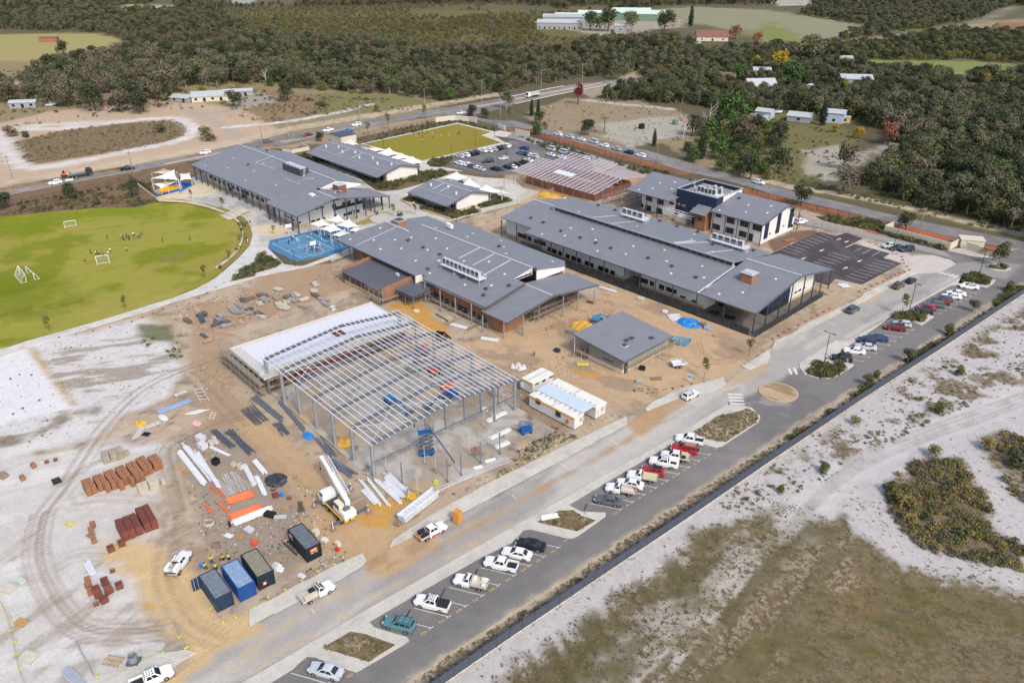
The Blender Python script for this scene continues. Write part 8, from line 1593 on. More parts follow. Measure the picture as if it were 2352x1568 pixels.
for rc,x,y,lab in((22,1978,665,'red bordered give way sign on a pole by roundabout island'),(23,515,245,'low red bordered give way sign in nose bed'),(13,2140,690,'red bordered give way sign at back gate corner')):
 p=Q(rc,x,y);t=th_('road_sign',lab,'sign',p,R(-70));MB().tb((0,0,0),(0,0,2.1),.035,5)._('pole',GALV,t);f=MB().add([(-.45,-.03,2.8),(.45,-.03,2.8),(0,-.03,2),(-.45,0,2.8),(.45,0,2.8),(0,0,2)],[(0,2,1),(3,4,5),(0,1,4,3),(1,2,5,4),(2,0,3,5)])._('sign_plate',SRED,t);MB().add([(-.29,-.045,2.71),(.29,-.045,2.71),(0,-.045,2.2)],[(0,2,1)])._('sign_face',WP,f)
for rc,x,y,lab in((22,1965,900,'small white sign on pole in roundabout island'),(23,715,230,'small white sign by black wagon'),(32,665,80,'small white sign on pole in pipe island'),(31,1112,1170,'small pale sign on post at teal hatchback'),(1,1098,1090,'yellow diamond sign on highway verge')):
 p=Q(rc,x,y);t=th_('small_sign',lab,'sign',p,R(-60));MB().tb((0,0,0),(0,0,2),.03,5)._('pole',GALV,t);MB().box(-.25,.25,-.03,0,1.5,2.05)._('sign_plate',MATS['yellow_plate']if 'yellow' in lab else WP,t)
p=Q(22,1628,372);t=th_('notice_board','white site notice board on temporary fence','sign',p,R(-40));MB().box(-.6,.6,-.03,.03,.5,1.9)._('sign_board',WP,t);MB().box(-.45,.45,-.04,-.03,1.1,1.7)._('sign_print',BLUEW,t)
# --- fences
FNC=M('blue_grey_sheet_fence',(84,92,106),.5);FNP=M('fence_post_dark',(70,76,88),.5)
fz=D_(905,1650,1020,1569,1176,1461,1400,1310,1596,1178.5,1764,1062.5,1974,921,2170,795,2352,674.5,2480,590);fp=[W(p)for p in fz];t=th_('sheet_fence','long blue grey sheet metal fence between parking aisle and dunes','fence',fp[1]);o0=fp[1];PMESH=None;SPN=2.38;carry=0;pos=[]
dist=[0]
for a,b_ in zip(fp[:-1],fp[1:]):dist.append(dist[-1]+(b_-a).length)
def along(s_):
 for k in range(len(fp)-1):
  if s_<=dist[k+1]:return fp[k].lerp(fp[k+1],(s_-dist[k])/(dist[k+1]-dist[k]))
 return fp[-1]
m=MB();nr_=14
for k in range(nr_):
 x0,x1=.04+(SPN-.08)*k/nr_,.04+(SPN-.08)*(k+1)/nr_;d=(x1-x0);pr=[(x0,0),(x0+d*.3,0),(x0+d*.42,-.04),(x0+d*.8,-.04),(x0+d*.92,0),(x1,0)]
 for(a,ya),(b_,yb)in zip(pr[:-1],pr[1:]):m.add([(a,ya,.08),(b_,yb,.08),(b_,yb,1.8),(a,ya,1.8)],[(0,1,2,3)])
pme=bpy.data.meshes.new('panel');pme.from_pydata(m.v,[],m.f);pme.materials.append(FNC)
m=MB().box(0,SPN,-.05,.03,1.8,1.86);rme=bpy.data.meshes.new('rail');rme.from_pydata(m.v,[],m.f);rme.materials.append(FNP)
m=MB().box(-.04,.04,-.06,.05,0,1.88);qme=bpy.data.meshes.new('post');qme.from_pydata(m.v,[],m.f);qme.materials.append(FNP)
m=MB().box(0,SPN,-.04,.02,-.3,.09);bme=bpy.data.meshes.new('plinth');bme.from_pydata(m.v,[],m.f);bme.materials.append(CONCW)
for k in range(int(dist[-1]/SPN)):
 a,b_=along(k*SPN),along((k+1)*SPN);an=atan2((b_-a).y,(b_-a).x);an=an
 for nm,me_ in(('panel',pme),('rail',rme),('post',qme),('plinth',bme)):link(nm,me_,t,a-o0,an)
def fence(name,lab,pts,kind='temp',foot=None,ht=1.9,sp=2.9,group=None):
 P_=[W(p)for p in pts];t=th_(name,lab,'fence',P_[0],0,group);o=P_[0]
 for a,b_ in zip(P_[:-1],P_[1:]):
  d=b_-a;n=max(1,round(d.length/sp));an=atan2(d.y,d.x);s_=d.length/n
  for k in range(n):
   c=a+d*(k/n)-o;e=a+d*((k+1)/n)-o;m=MB()
   if kind=='temp':
    m.tb(c+V3((0,0,.1)),c+V3((0,0,ht)),.015,4).tb(c+V3((0,0,ht)),e+V3((0,0,ht)),.015,4).tb(c+V3((0,0,.15)),e+V3((0,0,.15)),.015,4)
    for j in range(1,6):m.tb(c.lerp(e,j/6)+V3((0,0,.15)),c.lerp(e,j/6)+V3((0,0,ht)),.004,3)
    for j in range(1,4):m.tb(c+V3((0,0,ht*j/4)),e+V3((0,0,ht*j/4)),.004,3)
    m._('fence_panel',TUBE,t)
    if foot:MB().obox((c.x,c.y,0),(.28,.62,.14),an)._('foot_block',foot,t)
   elif kind=='picket':
    m.tb(c+V3((0,0,.2)),e+V3((0,0,.2)),.03,4).tb(c+V3((0,0,ht)),e+V3((0,0,ht)),.03,4)
    q_=max(3,int(s_/.28))
    for j in range(q_):m.tb(c.lerp(e,j/q_)+V3((0,0,.1)),c.lerp(e,j/q_)+V3((0,0,ht)),.016,3)
    m._('fence_panel',BLKP,t);MB().box(c.x-.05,c.x+.05,c.y-.05,c.y+.05,0,ht+.1)._('fence_post',BLKP,t)
   elif kind=='wire':
    MB().tb(c,c+V3((0,0,1.2)),.05,4)._('fence_post',OLDT,t)
    for h_ in(.4,.75,1.1):m.tb(c+V3((0,0,h_)),e+V3((0,0,h_)),.012,3)
    m._('wire',GALV,t)
   elif kind=='rail':MB().box(c.x-.08,c.x+.08,c.y-.08,c.y+.08,0,.8)._('post',BLKP,t);m.bm(c+V3((0,0,.62)),e+V3((0,0,.62)),.06,.3)._('guard_rail',GALV,t)
 return t
YF,RF=M('lime_foot',(206,214,90),.8),M('red_foot',(200,52,46),.8)
TF='temporary_fence'
fence(TF,'temporary fence across white sand at left',T(20,D_(-40,1120,40,1185,200,1125,500,1020,775,922)),foot=CONCW);fence(TF,'temporary fence with lime feet down left edge',T(30,D_(-20,780,30,880,80,980,130,1190,175,1420,230,1600)),foot=YF);fence(TF,'temporary fence round bottom site corner',T(30,D_(890,1500,1130,1450,1320,1360,1500,1290,1710,1245,1600,1050)),foot=YF);fence(TF,'temporary fence before blue containers',T(30,D_(1940,880,2050,1010,2165,965,2340,870))+T(31,D_(110,780,270,715,420,630,570,545,720,480,850,400)),foot=YF);fence(TF,'temporary fence from slab corner to site offices',T(31,D_(1440,180,1530,90))+T(22,D_(0,1170,115,1115,300,1010,500,920,610,880,740,760,1030,640)),foot=YF);fence(TF,'temporary fence with red feet below oval path',T(10,D_(2340,960,2060,1030,1740,1220,1500,1270,1210,1385,1010,1435,700,1500,380,1560)),foot=RF,sp=3.4);fence(TF,'temporary fence with red feet round blue court',T(10,D_(2340,960))+T(11,D_(20,930,180,890,320,850,460,815,580,780,710,742)),foot=RF,sp=3.4)
fence(TF,'temporary fence with red feet by dark car park',T(13,D_(840,1110,950,1060,1060,1015,1130,975,1210,940,1300,910,1250,850,1230,790,1130,735,870,625)),foot=RF);fence(TF,'temporary fence between back drive and admin gable',T(13,D_(440,490,560,520,690,560,820,590,890,610)),foot=RF);fence(TF,'temporary fence with red feet along classroom footpath',T(13,D_(40,1545,200,1455,350,1385,400,1355,620,1240)),foot=RF);fence(TF,'temporary fence with red feet by white hatchback',T(22,D_(1480,430,1650,385,1760,370,1840,345)),foot=RF);fence(TF,'temporary fence by wire coil on white sand',T(20,D_(1020,800,1165,770,1300,735,1420,640)),foot=CONCW)
PF='boundary_fence'
fence(PF,'dark picket fence along back road red soil',T(2,D_(180,1250,330,1285,520,1340,700,1390,960,1465,1230,1545,1500,1600)),'picket',sp=3.4);fence(PF,'dark picket fence behind admin building',T(13,D_(-150,200,0,258,170,300,540,385,740,430,1110,510)),'picket',sp=3.4);fence(PF,'dark picket fence between highway and small field',T(1,D_(880,1290,1090,1235,1300,1195,1480,1155,1640,1125)),'picket',sp=4);fence(PF,'dark picket fence along mulch bank',T(10,D_(-60,345,200,305,500,245,800,180,1000,140,1200,80)),'picket',sp=4);fence(PF,'dark mesh fence at playground corner',T(10,D_(1195,78,1290,140,1400,220,1445,250)),'picket',sp=2.5)
fence('wire_fence','post and wire fence on paddock by back road',T(2,D_(60,1080,240,1130,550,1200,760,1250,940,1290,1060,1320,1240,1290,1560,1220)),'wire',sp=6);fence('wire_fence','post and wire fence above white sand loop',T(0,D_(20,1180,330,1120,620,1040)),'wire',sp=6);fence('guard_rail','steel guard rail on near side of highway',T(2,D_(30,965,250,915,560,850,900,785)),'rail',sp=3);fence('guard_rail','steel guard rail on far side of highway',T(2,D_(0,895,130,866,330,825,470,800)),'rail',sp=3)
def masonry(lab,pts,ht,mat,th=.3,name='garden_wall'):
 P_=[W(p)for p in pts];t=th_(name,lab,'wall',P_[0])
 for a,b_ in zip(P_[:-1],P_[1:]):MB().bm(a-P_[0]+V3((0,0,ht/2)),b_-P_[0]+V3((0,0,ht/2)),th,ht)._('wall_panel',mat,t)
masonry('long cream wall by back gate',T(13,D_(1150,525,1065,560,1300,625,1500,680,1665,725,1740,690)),2.2,CREAMW);masonry('cream wall right of gate door',T(13,D_(1810,715,1940,755)),2.2,CREAMW);masonry('pale curved wall at far corner of small field',T(1,D_(1650,1125,1740,1112,1830,1105,1955,1115,2030,1130)),2.4,CREAMW);masonry('cream retaining wall of sand garden behind school',T(1,D_(245,1400,330,1410,490,1380,410,1340)),1.6,CREAMW);masonry('limestone wall below playground',T(10,D_(1270,140,1350,205,1445,270,1650,215)),1.1,SANDC);masonry('low limestone wall before small pavilion',T(11,D_(1330,275,1430,330)),.6,SANDC);masonry('low limestone wall below pavilion garden',T(11,D_(1535,372,1790,452)),.7,SANDC);masonry('white gate wall near pale drive',T(1,D_(2225,1175,2290,1200)),2,RW);masonry('cream wall behind dark gate mesh',T(2,D_(30,1225,160,1255)),2.2,CREAMW)
t=th_('school_gate','dark slatted vehicle gate by cream wall','gate',Q(13,1940,760));d=Q(13,2085,795)-Q(13,1940,760)
for k in range(24):c=d*(k/24);MB().box(c.x-.03,c.x+.03,c.y-.03,c.y+.03,.05,1.9)._('bar',M('gate_olive',(120,122,100),.6),t)
MB().bm((0,0,1.9),(d.x,d.y,1.9),.08,.08)._('rail',BLKP,t);MB().bm((0,0,.1),(d.x,d.y,.1),.08,.08)._('rail',BLKP,t)
t=th_('pedestrian_gate','white mesh pedestrian gate in cream wall','gate',Q(13,1775,712));d=Q(13,1812,720)-Q(13,1775,712);m=MB()
for k in range(2):m.tb((d.x*k,d.y*k,0),(d.x*k,d.y*k,2),.05,5)
for z in(.2,1,1.95):m.tb((0,0,z),(d.x,d.y,z),.04,5)
m._('gate_frame',WP,t)
def hut(name,lab,rc,x,y,w_,d,h,a,wm,rm,roof='flat',cat='building',op=0,O=None):
 p=O or Q(rc,x,y);t=th_(name,lab,cat,(p.x,p.y,0),a);bw=MB().box(-w_/2,w_/2,-d/2,d/2,0,h);
 if roof=='flat':bw._('wall',wm,t);MB().box(-w_/2-.2,w_/2+.2,-d/2-.2,d/2+.2,h,h+.2)._('roof',rm,t)
 else:
  rg=h+d*(.16 if roof=='low' else .3);bw.add([(-w_/2,-d/2,h),(-w_/2,d/2,h),(-w_/2,0,rg),(w_/2,-d/2,h),(w_/2,d/2,h),(w_/2,0,rg)],[(0,2,1),(3,4,5)]);bw._('wall',wm,t)
  e=.4;MB().slab([(-w_/2-e,-d/2-e,h-.1),(w_/2+e,-d/2-e,h-.1),(w_/2+e,0,rg+.05),(-w_/2-e,0,rg+.05)],.12)._('roof_plane',rm,t);MB().slab([(-w_/2-e,0,rg+.05),(w_/2+e,0,rg+.05),(w_/2+e,d/2+e,h-.1),(-w_/2-e,d/2+e,h-.1)],.12)._('roof_plane',rm,t)
 for k in range(op):xx=-w_/2+(k+.5)*w_/op;MB().box(xx-.7,xx+.7,-d/2-.05,-d/2,.2 if k%2 else 1,2.2)._('door' if k%2 else 'window',GLASS,t)
 return t
TIN=M('pale_tin_roof',(192,195,196),.5,.1,.06,.4,wave=(.9,0,.03));TERR=M('terracotta_tiles',(132,96,82),.9,0,.15,1.2);BRNT=M('brown_tiles',(120,98,88),.9);TINW=M('tin_wall',(160,162,162),.6);GRNW=M('green_tin',(110,140,118))
hut('plant_room','small cream flat roofed room by first sail',1,805,1300,9,8,3.4,SITE,CREAMW,DGREY);hut('bin_store','cream flat roofed store by back gate',13,1855,690,6.5,4,2.4,R(-15),CREAMW,CREAMW)
for nm,lab,rc,x,y,w_,d,h,a,wm,rm,rf,op in(('farm_house','brown tiled house hidden among trees left of highway',0,1050,955,13,9,3,.25,RDB,BRNT,'hip',4),('tin_shed','long pale tin shed at far left',0,228,985,13,6,3,.2,TINW,TIN,'low',3),('farm_house','wide white roofed house above gravel junction',0,1960,915,22,12,3,.3,CREAMW,TIN,'low',5),('tin_shed','long white tin annex behind white roofed house',0,2190,880,16,6,3,.3,TINW,TIN,'low',2),('open_shed','small white gabled carport by white roofed house',0,1690,930,12,8,2.6,-.3,TINW,TIN,'low',2),('ruin','small red brick ruin in far left field',0,455,380,14,7,3,.1,ORB,TERR,'flat',0),
  ('farm_shed','large white farm building at top of left bush',0,2230,30,32,18,5,.1,TINW,TIN,'low',0),('market_shed','long white shed with row of dark windows',2,440,265,42,14,6,-.12,TINW,TIN,'low',9),('market_shed','grey shed directly behind long white shed',2,480,215,42,14,6.5,-.12,TINW,M('grey_tin',(178,176,178),.6),'low',0),('market_shed','pale green roofed shed behind grey shed',2,560,195,36,12,6,-.12,GRNW,M('pale_green_tin',(200,220,206),.6),'low',0),('market_shed','greenish long shed by big gums',2,740,170,30,12,6,-.1,GRNW,M('pale_green_tin2',(206,220,208),.6),'low',0),('market_shed','large pale green hall behind tall gums',2,1080,175,42,24,7,-.1,GRNW,MATS['pale_green_tin'],'low',0),('market_shed','second pale green hall right of large hall',2,1250,185,36,18,6.5,-.1,GRNW,MATS['pale_green_tin'],'low',0),('water_tank_shed','small white shed between tall gums',2,995,285,11,9,5,-.1,TINW,TIN,'low',1),
  ('farm_house','red tiled farm house among red trees',2,1830,370,26,15,3.5,-.1,CREAMW,TERR,'hip',3),('farm_house','white roofed house in right trees, upper',2,2290,680,11,9,3,-.2,CREAMW,TIN,'low',2),('farm_house','broad white roofed house in right trees',2,2270,820,17,11,3,.1,CREAMW,TIN,'hip',2),('farm_house','brown roofed house half hidden in right trees',2,1975,745,10,8,3,-.3,ORB,BRNT,'hip',1),('tin_shed','pale blue tin shed with dark opening at right',2,2270,1130,8,7,3,-.6,M('blue_tin',(186,198,214),.6),TIN,'low',2),('tin_shed','taller pale blue shed behind open shed',2,2320,1080,8,7,3.6,-.6,MATS['blue_tin'],TIN,'low',1),('farm_house','terracotta tiled house below blue sheds',2,2280,1210,12,8,2.8,-.2,ORB,TERR,'hip',2),
  ('open_shed','large white shed with dark open front at right',3,790,790,18,12,5,-.15,TINW,TIN,'low',2),('tin_shed','white ribbed shed by sailing mast',3,290,1110,11,9,3,-.5,TINW,TIN,'low',1),('tin_shed','tall pale blue shed behind dark pine',3,610,1120,9,8,5,-.5,MATS['blue_tin'],TIN,'low',1),('tin_shed','yellowish container shed by tall blue shed',3,700,1125,5,4,2.8,-.3,M('sand_tin',(206,186,130),.7),TIN,'flat',1),('tin_shed','dark grey low shed by long green field',3,655,575,16,8,3.5,-.1,DGREY,MATS['grey_tin'],'low',0),('farm_house','red roofed cream house at far right',3,2200,290,24,12,4,.1,CREAMW,TERR,'hip',0),('caravan','pale caravan among right trees',3,390,820,7,3,2.6,.9,TINW,TIN,'flat',1),('school_hall_far','far white building at top right clearing',3,150,30,40,20,5,0,TINW,TIN,'low',0)):
 hut(nm,lab,rc,x,y,w_,d,h,a,wm,rm,rf,op=op)
# --- vegetation
def leaf_mat(name,c1,c2,k=.62):
 if name in MATS:return MATS[name]
 m=bpy.data.materials.new(name);m.use_nodes=True;n,l=m.node_tree.nodes,m.node_tree.links;b=n['Principled BSDF'];b.inputs['Roughness'].default_value=.8;b.inputs['Specular IOR Level'].default_value=.15
 oi=n.new('ShaderNodeObjectInfo');at_=n.new('ShaderNodeAttribute');at_.attribute_name='tint'
 mx=n.new('ShaderNodeMix');mx.data_type='RGBA';mx.inputs[6].default_value=(*srgb(*c1,k),1);mx.inputs[7].default_value=(*srgb(*c2,k),1);l.new(oi.outputs['Random'],mx.inputs[0])
 vm=n.new('ShaderNodeVectorMath');vm.operation='SCALE';l.new(mx.outputs[2],vm.inputs[0]);l.new(at_.outputs['Fac'],vm.inputs['Scale']);l.new(vm.outputs[0],b.inputs['Base Color']);MATS[name]=m;return m
BARK=M('grey_bark',(150,138,124),.9,0,.2,2);DEADB=M('bleached_wood',(206,196,184),.9);DBARK=M('dark_bark',(92,80,70),.9,0,.2,2)
def leaf_mesh(name,blobs,n,size,mat,seed,up=.25,flat=1):
 """many leaf-sized faces spread over and inside a set of lobes, each leaf with its own tone"""
 rg=np.random.default_rng(seed);B=np.array(blobs,float);wts=B[:,3]**2;wts/=wts.sum();bi=rg.choice(len(B),n,p=wts)
 d=rg.normal(size=(n,3));d/=np.linalg.norm(d,axis=1)[:,None];d[:,2]=np.abs(d[:,2])*np.where(rg.random(n)<.78,1,-1)
 rr=B[bi,3]*(rg.random(n)**.22)*(1+rg.normal(size=n)*.07)
 c=B[bi,:3]+d*rr[:,None]*np.array([1,1,flat]);nr=d+rg.normal(size=(n,3))*.55;nr[:,2]+=up;nr/=np.linalg.norm(nr,axis=1)[:,None]
 t=np.cross(nr,rg.normal(size=(n,3)));t/=np.linalg.norm(t,axis=1)[:,None];s2=np.cross(nr,t);sz=size*rg.uniform(.6,1.35,n)[:,None]
 V=np.stack([c-t*sz,c-s2*sz*.62,c+t*sz,c+s2*sz*.62],1).reshape(-1,3)
 me=bpy.data.meshes.new(name);me.vertices.add(4*n);me.vertices.foreach_set('co',V.astype(np.float32).ravel());me.loops.add(4*n);me.loops.foreach_set('vertex_index',np.arange(4*n,dtype=np.int32));me.polygons.add(n);me.polygons.foreach_set('loop_start',np.arange(0,4*n,4,dtype=np.int32));me.update(calc_edges=True)
 lob=rg.uniform(.82,1.18,len(B))[bi];tint=lob*rg.uniform(.72,1.28,n)
 a=me.attributes.new('tint','FLOAT','POINT');a.data.foreach_set('value',np.repeat(tint,4).astype(np.float32));me.materials.append(mat);return me
def lobes(seed,h,w_,base=.35,n=8,spread=.62):
 r=random.Random(seed);out=[]
 for k in range(n):a=r.uniform(0,6.28);d=w_*spread*sqrt(r.random());rad=w_*r.uniform(.34,.52);z=h*(base+(1-base)*r.uniform(.28,.92))-rad*.55-d*.25;out.append((d*cos(a),d*sin(a),max(z,rad*.4),rad))
 out.append((0,0,h*(base+.95)/2,w_*.55));return out
def trunk_mesh(name,h,r_,mat,seed,limbs=4,top=.75):
 r=random.Random(seed);m=MB();p=V3((0,0,-.1));n=3
 for k in range(n):e=V3((r.uniform(-.25,.25),r.uniform(-.25,.25),h*top*(k+1)/n));m.tb(p,e,r_*(1-k*.25),6,0,r_*(1-(k+1)*.25));p=e
 for k in range(limbs):a=r.uniform(0,6.28);z=h*r.uniform(.25,.6);m.tb((0,0,z),(cos(a)*h*.25,sin(a)*h*.25,z+h*.25),r_*.5,5,0,r_*.15)
 me=bpy.data.meshes.new(name);me.from_pydata([tuple(v)for v in m.v],[],m.f);me.materials.append(mat);return me
LEAF={'gum':leaf_mat('gum_leaves',(100,104,76),(118,118,88)),'dark':leaf_mat('dark_leaves',(72,82,58),(90,96,68)),'brown':leaf_mat('brown_olive_leaves',(114,108,86),(128,118,98)),'olive':leaf_mat('olive_leaves',(116,116,70),(132,126,78)),'green':leaf_mat('fresh_green_leaves',(82,108,58),(98,122,66)),'grey':leaf_mat('grey_leaves',(128,122,106),(144,136,118)),'russet':leaf_mat('russet_leaves',(150,104,82),(168,118,92)),'red':leaf_mat('red_leaves',(134,54,56),(156,66,62)),'yellow':leaf_mat('yellow_leaves',(176,150,46),(196,166,60)),'pine':leaf_mat('dark_pine_leaves',(50,66,50),(62,76,56)),'lime':leaf_mat('lime_leaves',(134,146,60),(150,156,70)),'scrub':leaf_mat('scrub_leaves',(134,122,76),(158,140,88)),'weed':leaf_mat('weed_leaves',(104,110,62),(126,122,74)),'dry':leaf_mat('dry_scrub',(152,132,104),(172,150,118))}
TREES={}
for k,(nm,kind,h,w_,nl,sz)in en((('gum_a','gum',9,4.2,1150,.36),('gum_b','gum',10,3.6,1050,.36),('dark_a','dark',9,4.4,1150,.36),('dark_b','dark',8,4,1000,.36),('brown_a','brown',9,4.2,950,.36),('brown_b','brown',7,3.6,850,.34),('olive_a','olive',7,4.2,950,.36),('olive_b','olive',5,3.4,800,.32),('green_a','green',8,4.2,1100,.36),('grey_a','grey',8,3.4,520,.3),('russet_a','russet',8,4,800,.34),('red_a','red',9,2.4,700,.32),('yellow_a','yellow',6,3.2,750,.34),('lime_a','lime',5,2.6,700,.3))):
 base=.12 if h<6 else .26
 TREES[nm]=(leaf_mesh('crown',lobes(k*7+3,h,w_,base,10),nl,sz,LEAF[kind],k),trunk_mesh('trunk',h,.2+h*.012,BARK if kind in('gum','grey')else DBARK,k),h)
TREES['pine_a']=(leaf_mesh('crown',[(0,0,.9+z*1,1.5-abs(z-2)*.12)for z in range(9)],1000,.3,LEAF['pine'],50),trunk_mesh('trunk',9,.2,DBARK,50,0),10)
TREES['shrub_a']=(leaf_mesh('crown',lobes(90,2,1.3,.02,7),420,.17,LEAF['weed'],60),None,2);TREES['shrub_b']=(leaf_mesh('crown',lobes(91,1.8,1.4,.02,7),420,.16,LEAF['dark'],61),None,1.8);TREES['shrub_c']=(leaf_mesh('crown',lobes(92,1.6,1.3,.02,7),360,.15,LEAF['scrub'],62),None,1.6);TREES['shrub_d']=(leaf_mesh('crown',lobes(93,2.2,1.5,.02,7),420,.17,LEAF['brown'],63),None,2.2)
TREES['sapling_a']=(leaf_mesh('crown',[(0,0,2.6,.7),(.3,.2,3.2,.5),(-.3,-.1,3.3,.55),(.1,-.3,2.2,.45)],170,.17,LEAF['weed'],64),trunk_mesh('trunk',3.2,.05,DBARK,64,2),3.6)
PROTO={};NAME={'pine':'pine_tree','shrub':'shrub','sapling':'sapling'}
TREE_POS=[]
def tree(var,loc,label,group=None,s=1,stakes=False):
 nm=NAME.get(var.split('_')[0],'gum_tree' if var.split('_')[0]in('gum','dark','brown','olive','grey')else 'leafy_tree');rz=ru(0,6.28);TREE_POS.append((loc[0],loc[1]))
 if var not in PROTO:
  c,tr,h=TREES[var];t=th_(nm,label,{'shrub':'shrub'}.get(nm,'tree'),loc,rz);link('crown',c,t)
  if tr:link('trunk',tr,t)
  PROTO[var]=t
 else:t=dup(PROTO[var],loc,rz)
 t.location=loc;t.scale=(s,s,s*ru(.92,1.1));t['label']=label
 if group:t['group']=group
 elif 'group' in t.keys():del t['group']
 return t
def tq(rc,x,y,var,s,label,group=None):return tree(var,Q(rc,x,y),label,group,s)
for rc,x,y,v_,s,lab in((0,290,950,'dark_a',1,'dark broad tree by pale tin shed'),(0,60,940,'brown_a',1.3,'big olive tree at left edge behind tin shed'),(0,800,880,'green_a',1.25,'bright dark green tree by brown tiled house'),(0,1290,1050,'dark_a',1.3,'wide dark tree covering right end of tiled house'),(0,1490,830,'brown_a',1.3,'tall olive tree above white carport'),(0,700,800,'brown_a',1.6,'large spreading olive tree left of green one'),(0,560,830,'gum_a',1.4,'tall gum with pale limbs at left houses'),(0,1870,870,'lime_a',1.3,'yellow green tree above white roofed house'),(0,2160,985,'dark_b',1.2,'dark tree before white roofed house'),(0,1290,720,'brown_a',1.5,'brown olive tree under russet one'),(0,1220,620,'russet_a',1.5,'russet brown crowned tree in left bush'),(0,590,510,'dark_a',1.3,'big dark bush tree in far left field'),(0,860,520,'dark_a',1,'single dark round tree in far left field'),(0,1480,1215,'shrub_b',2.3,'large round dark shrub inside sand loop'),(0,1920,1290,'shrub_d',3,'big brown twiggy shrub outside sand loop corner'),(0,110,1250,'shrub_d',2.6,'twiggy shrub at far left of loop'),(0,240,1260,'shrub_b',1.8,'dark shrub by twiggy one at far left'),
  (1,290,930,'dark_a',1.25,'round dark tree alone on verge paddock'),(1,610,1000,'shrub_b',2.2,'dark clump of shrubs on verge paddock'),(1,1110,1020,'shrub_a',1.7,'round green shrub by highway'),
  (1,1215,1190,'sapling_a',1.9,'young tree at field fence, left of two'),(1,1550,1100,'sapling_a',1.9,'young tree at field fence, right of two'),(1,1030,1240,'sapling_a',1.7,'young tree by cream plant room'),(1,595,1300,'dark_b',.6,'small green tree left of plant room'),(1,1995,1070,'dark_b',.75,'round dark tree at junction, left of two'),(1,2095,1090,'dark_b',.7,'round dark tree at junction, right of two'),(1,2300,1000,'gum_b',1.25,'tall pale gum at junction verge'),(1,2335,1130,'sapling_a',2,'thin young tree on corner of back road'),
  (2,605,960,'red_a',1.35,'tall deep red tree by highway'),(2,180,1065,'pine_a',.85,'dark cypress, left of a pair by back road'),(2,240,1060,'pine_a',.85,'dark cypress, right of a pair by back road'),(2,250,1145,'dark_b',.8,'dense dark bush before cypress pair'),(2,215,1235,'green_a',.75,'round topped green tree by back fence'),(2,300,1260,'sapling_a',2,'young tree on red soil at back fence'),(2,700,1240,'dark_b',1,'dense round bush above van queue'),(2,1000,740,'gum_a',1.5,'big gum overhanging highway'),(2,1305,1340,'pine_a',.75,'narrow dark cypress at side lane'),(2,1735,1460,'pine_a',1.35,'tallest dark cypress near right houses'),(2,1615,1390,'shrub_b',2.4,'round blue green bush by tall cypress'),(2,1675,1480,'green_a',.85,'bright green tree before tall cypress'),(2,1910,1350,'lime_a',1.2,'yellowish green tree on bare paddock'),(2,2050,1150,'green_a',2.2,'huge green fig-like tree at right houses'),(2,1930,1120,'green_a',1.7,'large green tree left of huge one'),(2,1650,1250,'dark_b',1.3,'dark tree under dead white gum'),
  (2,720,280,'dark_a',2,'tall dark gum, first left of market sheds row'),(2,880,290,'dark_a',2.6,'tallest dark gum before green hall'),(2,1100,290,'gum_a',2,'tall gum before green hall'),(2,1400,290,'dark_a',2.3,'dark gum at right end of tall row'),(2,1640,240,'pine_a',1.9,'lone tall tree on pale field'),(2,2050,360,'russet_a',1.6,'russet tree right of red roof, biggest'),(2,2250,410,'russet_a',1.4,'russet tree at right of three'),(2,2240,620,'yellow_a',1.4,'golden bush above white roofed house'),(2,2070,740,'green_a',1.5,'green gold tree by brown roofed house'),
  (3,90,640,'yellow_a',2.4,'large golden green tree among right houses'),(3,200,780,'green_a',1.9,'rounded green tree right of golden one'),(3,400,600,'gum_a',2.3,'tall dark gum behind golden tree'),(3,720,860,'lime_a',1.5,'bright lime tree before open white shed'),(3,830,700,'dark_a',1.6,'dark tree behind open white shed'),(3,500,1150,'pine_a',1.3,'spiky dark pine between white sheds'),(3,620,1215,'yellow_a',.8,'orange yellow shrub below tall blue shed'),(3,830,1270,'yellow_a',1,'bright yellow bush on grass'),(3,1100,1330,'russet_a',1.3,'russet autumn thicket on right clearing'),(3,690,1560,'brown_a',1.2,'open crowned tree on pale clearing'),
  (13,690,205,'brown_a',1.3,'tall dark tree by back road'),(13,300,320,'dark_b',.9,'dark bushy tree behind admin gable'),(13,1265,540,'dark_b',.75,'round dark tree above cream wall'),(13,2110,880,'gum_b',.75,'young spreading tree on back gate island'),(13,1230,1330,'sapling_a',1.5,'young tree by lamp among right bays'),(13,1880,1290,'gum_a',.42,'leafy young tree at sheet fence, far'),(23,1280,190,'gum_a',.42,'leafy young tree at sheet fence by tight bend'),(23,910,400,'brown_b',.42,'thin bushy tree at sheet fence near roundabout'),
  (10,65,345,'dark_b',.75,'dark bush tree at left end of mulch bank'),(10,640,265,'dark_b',.8,'dense dark tree in middle of mulch bank'),(10,1215,235,'dark_b',.75,'dark tree at right end of mulch bank'),
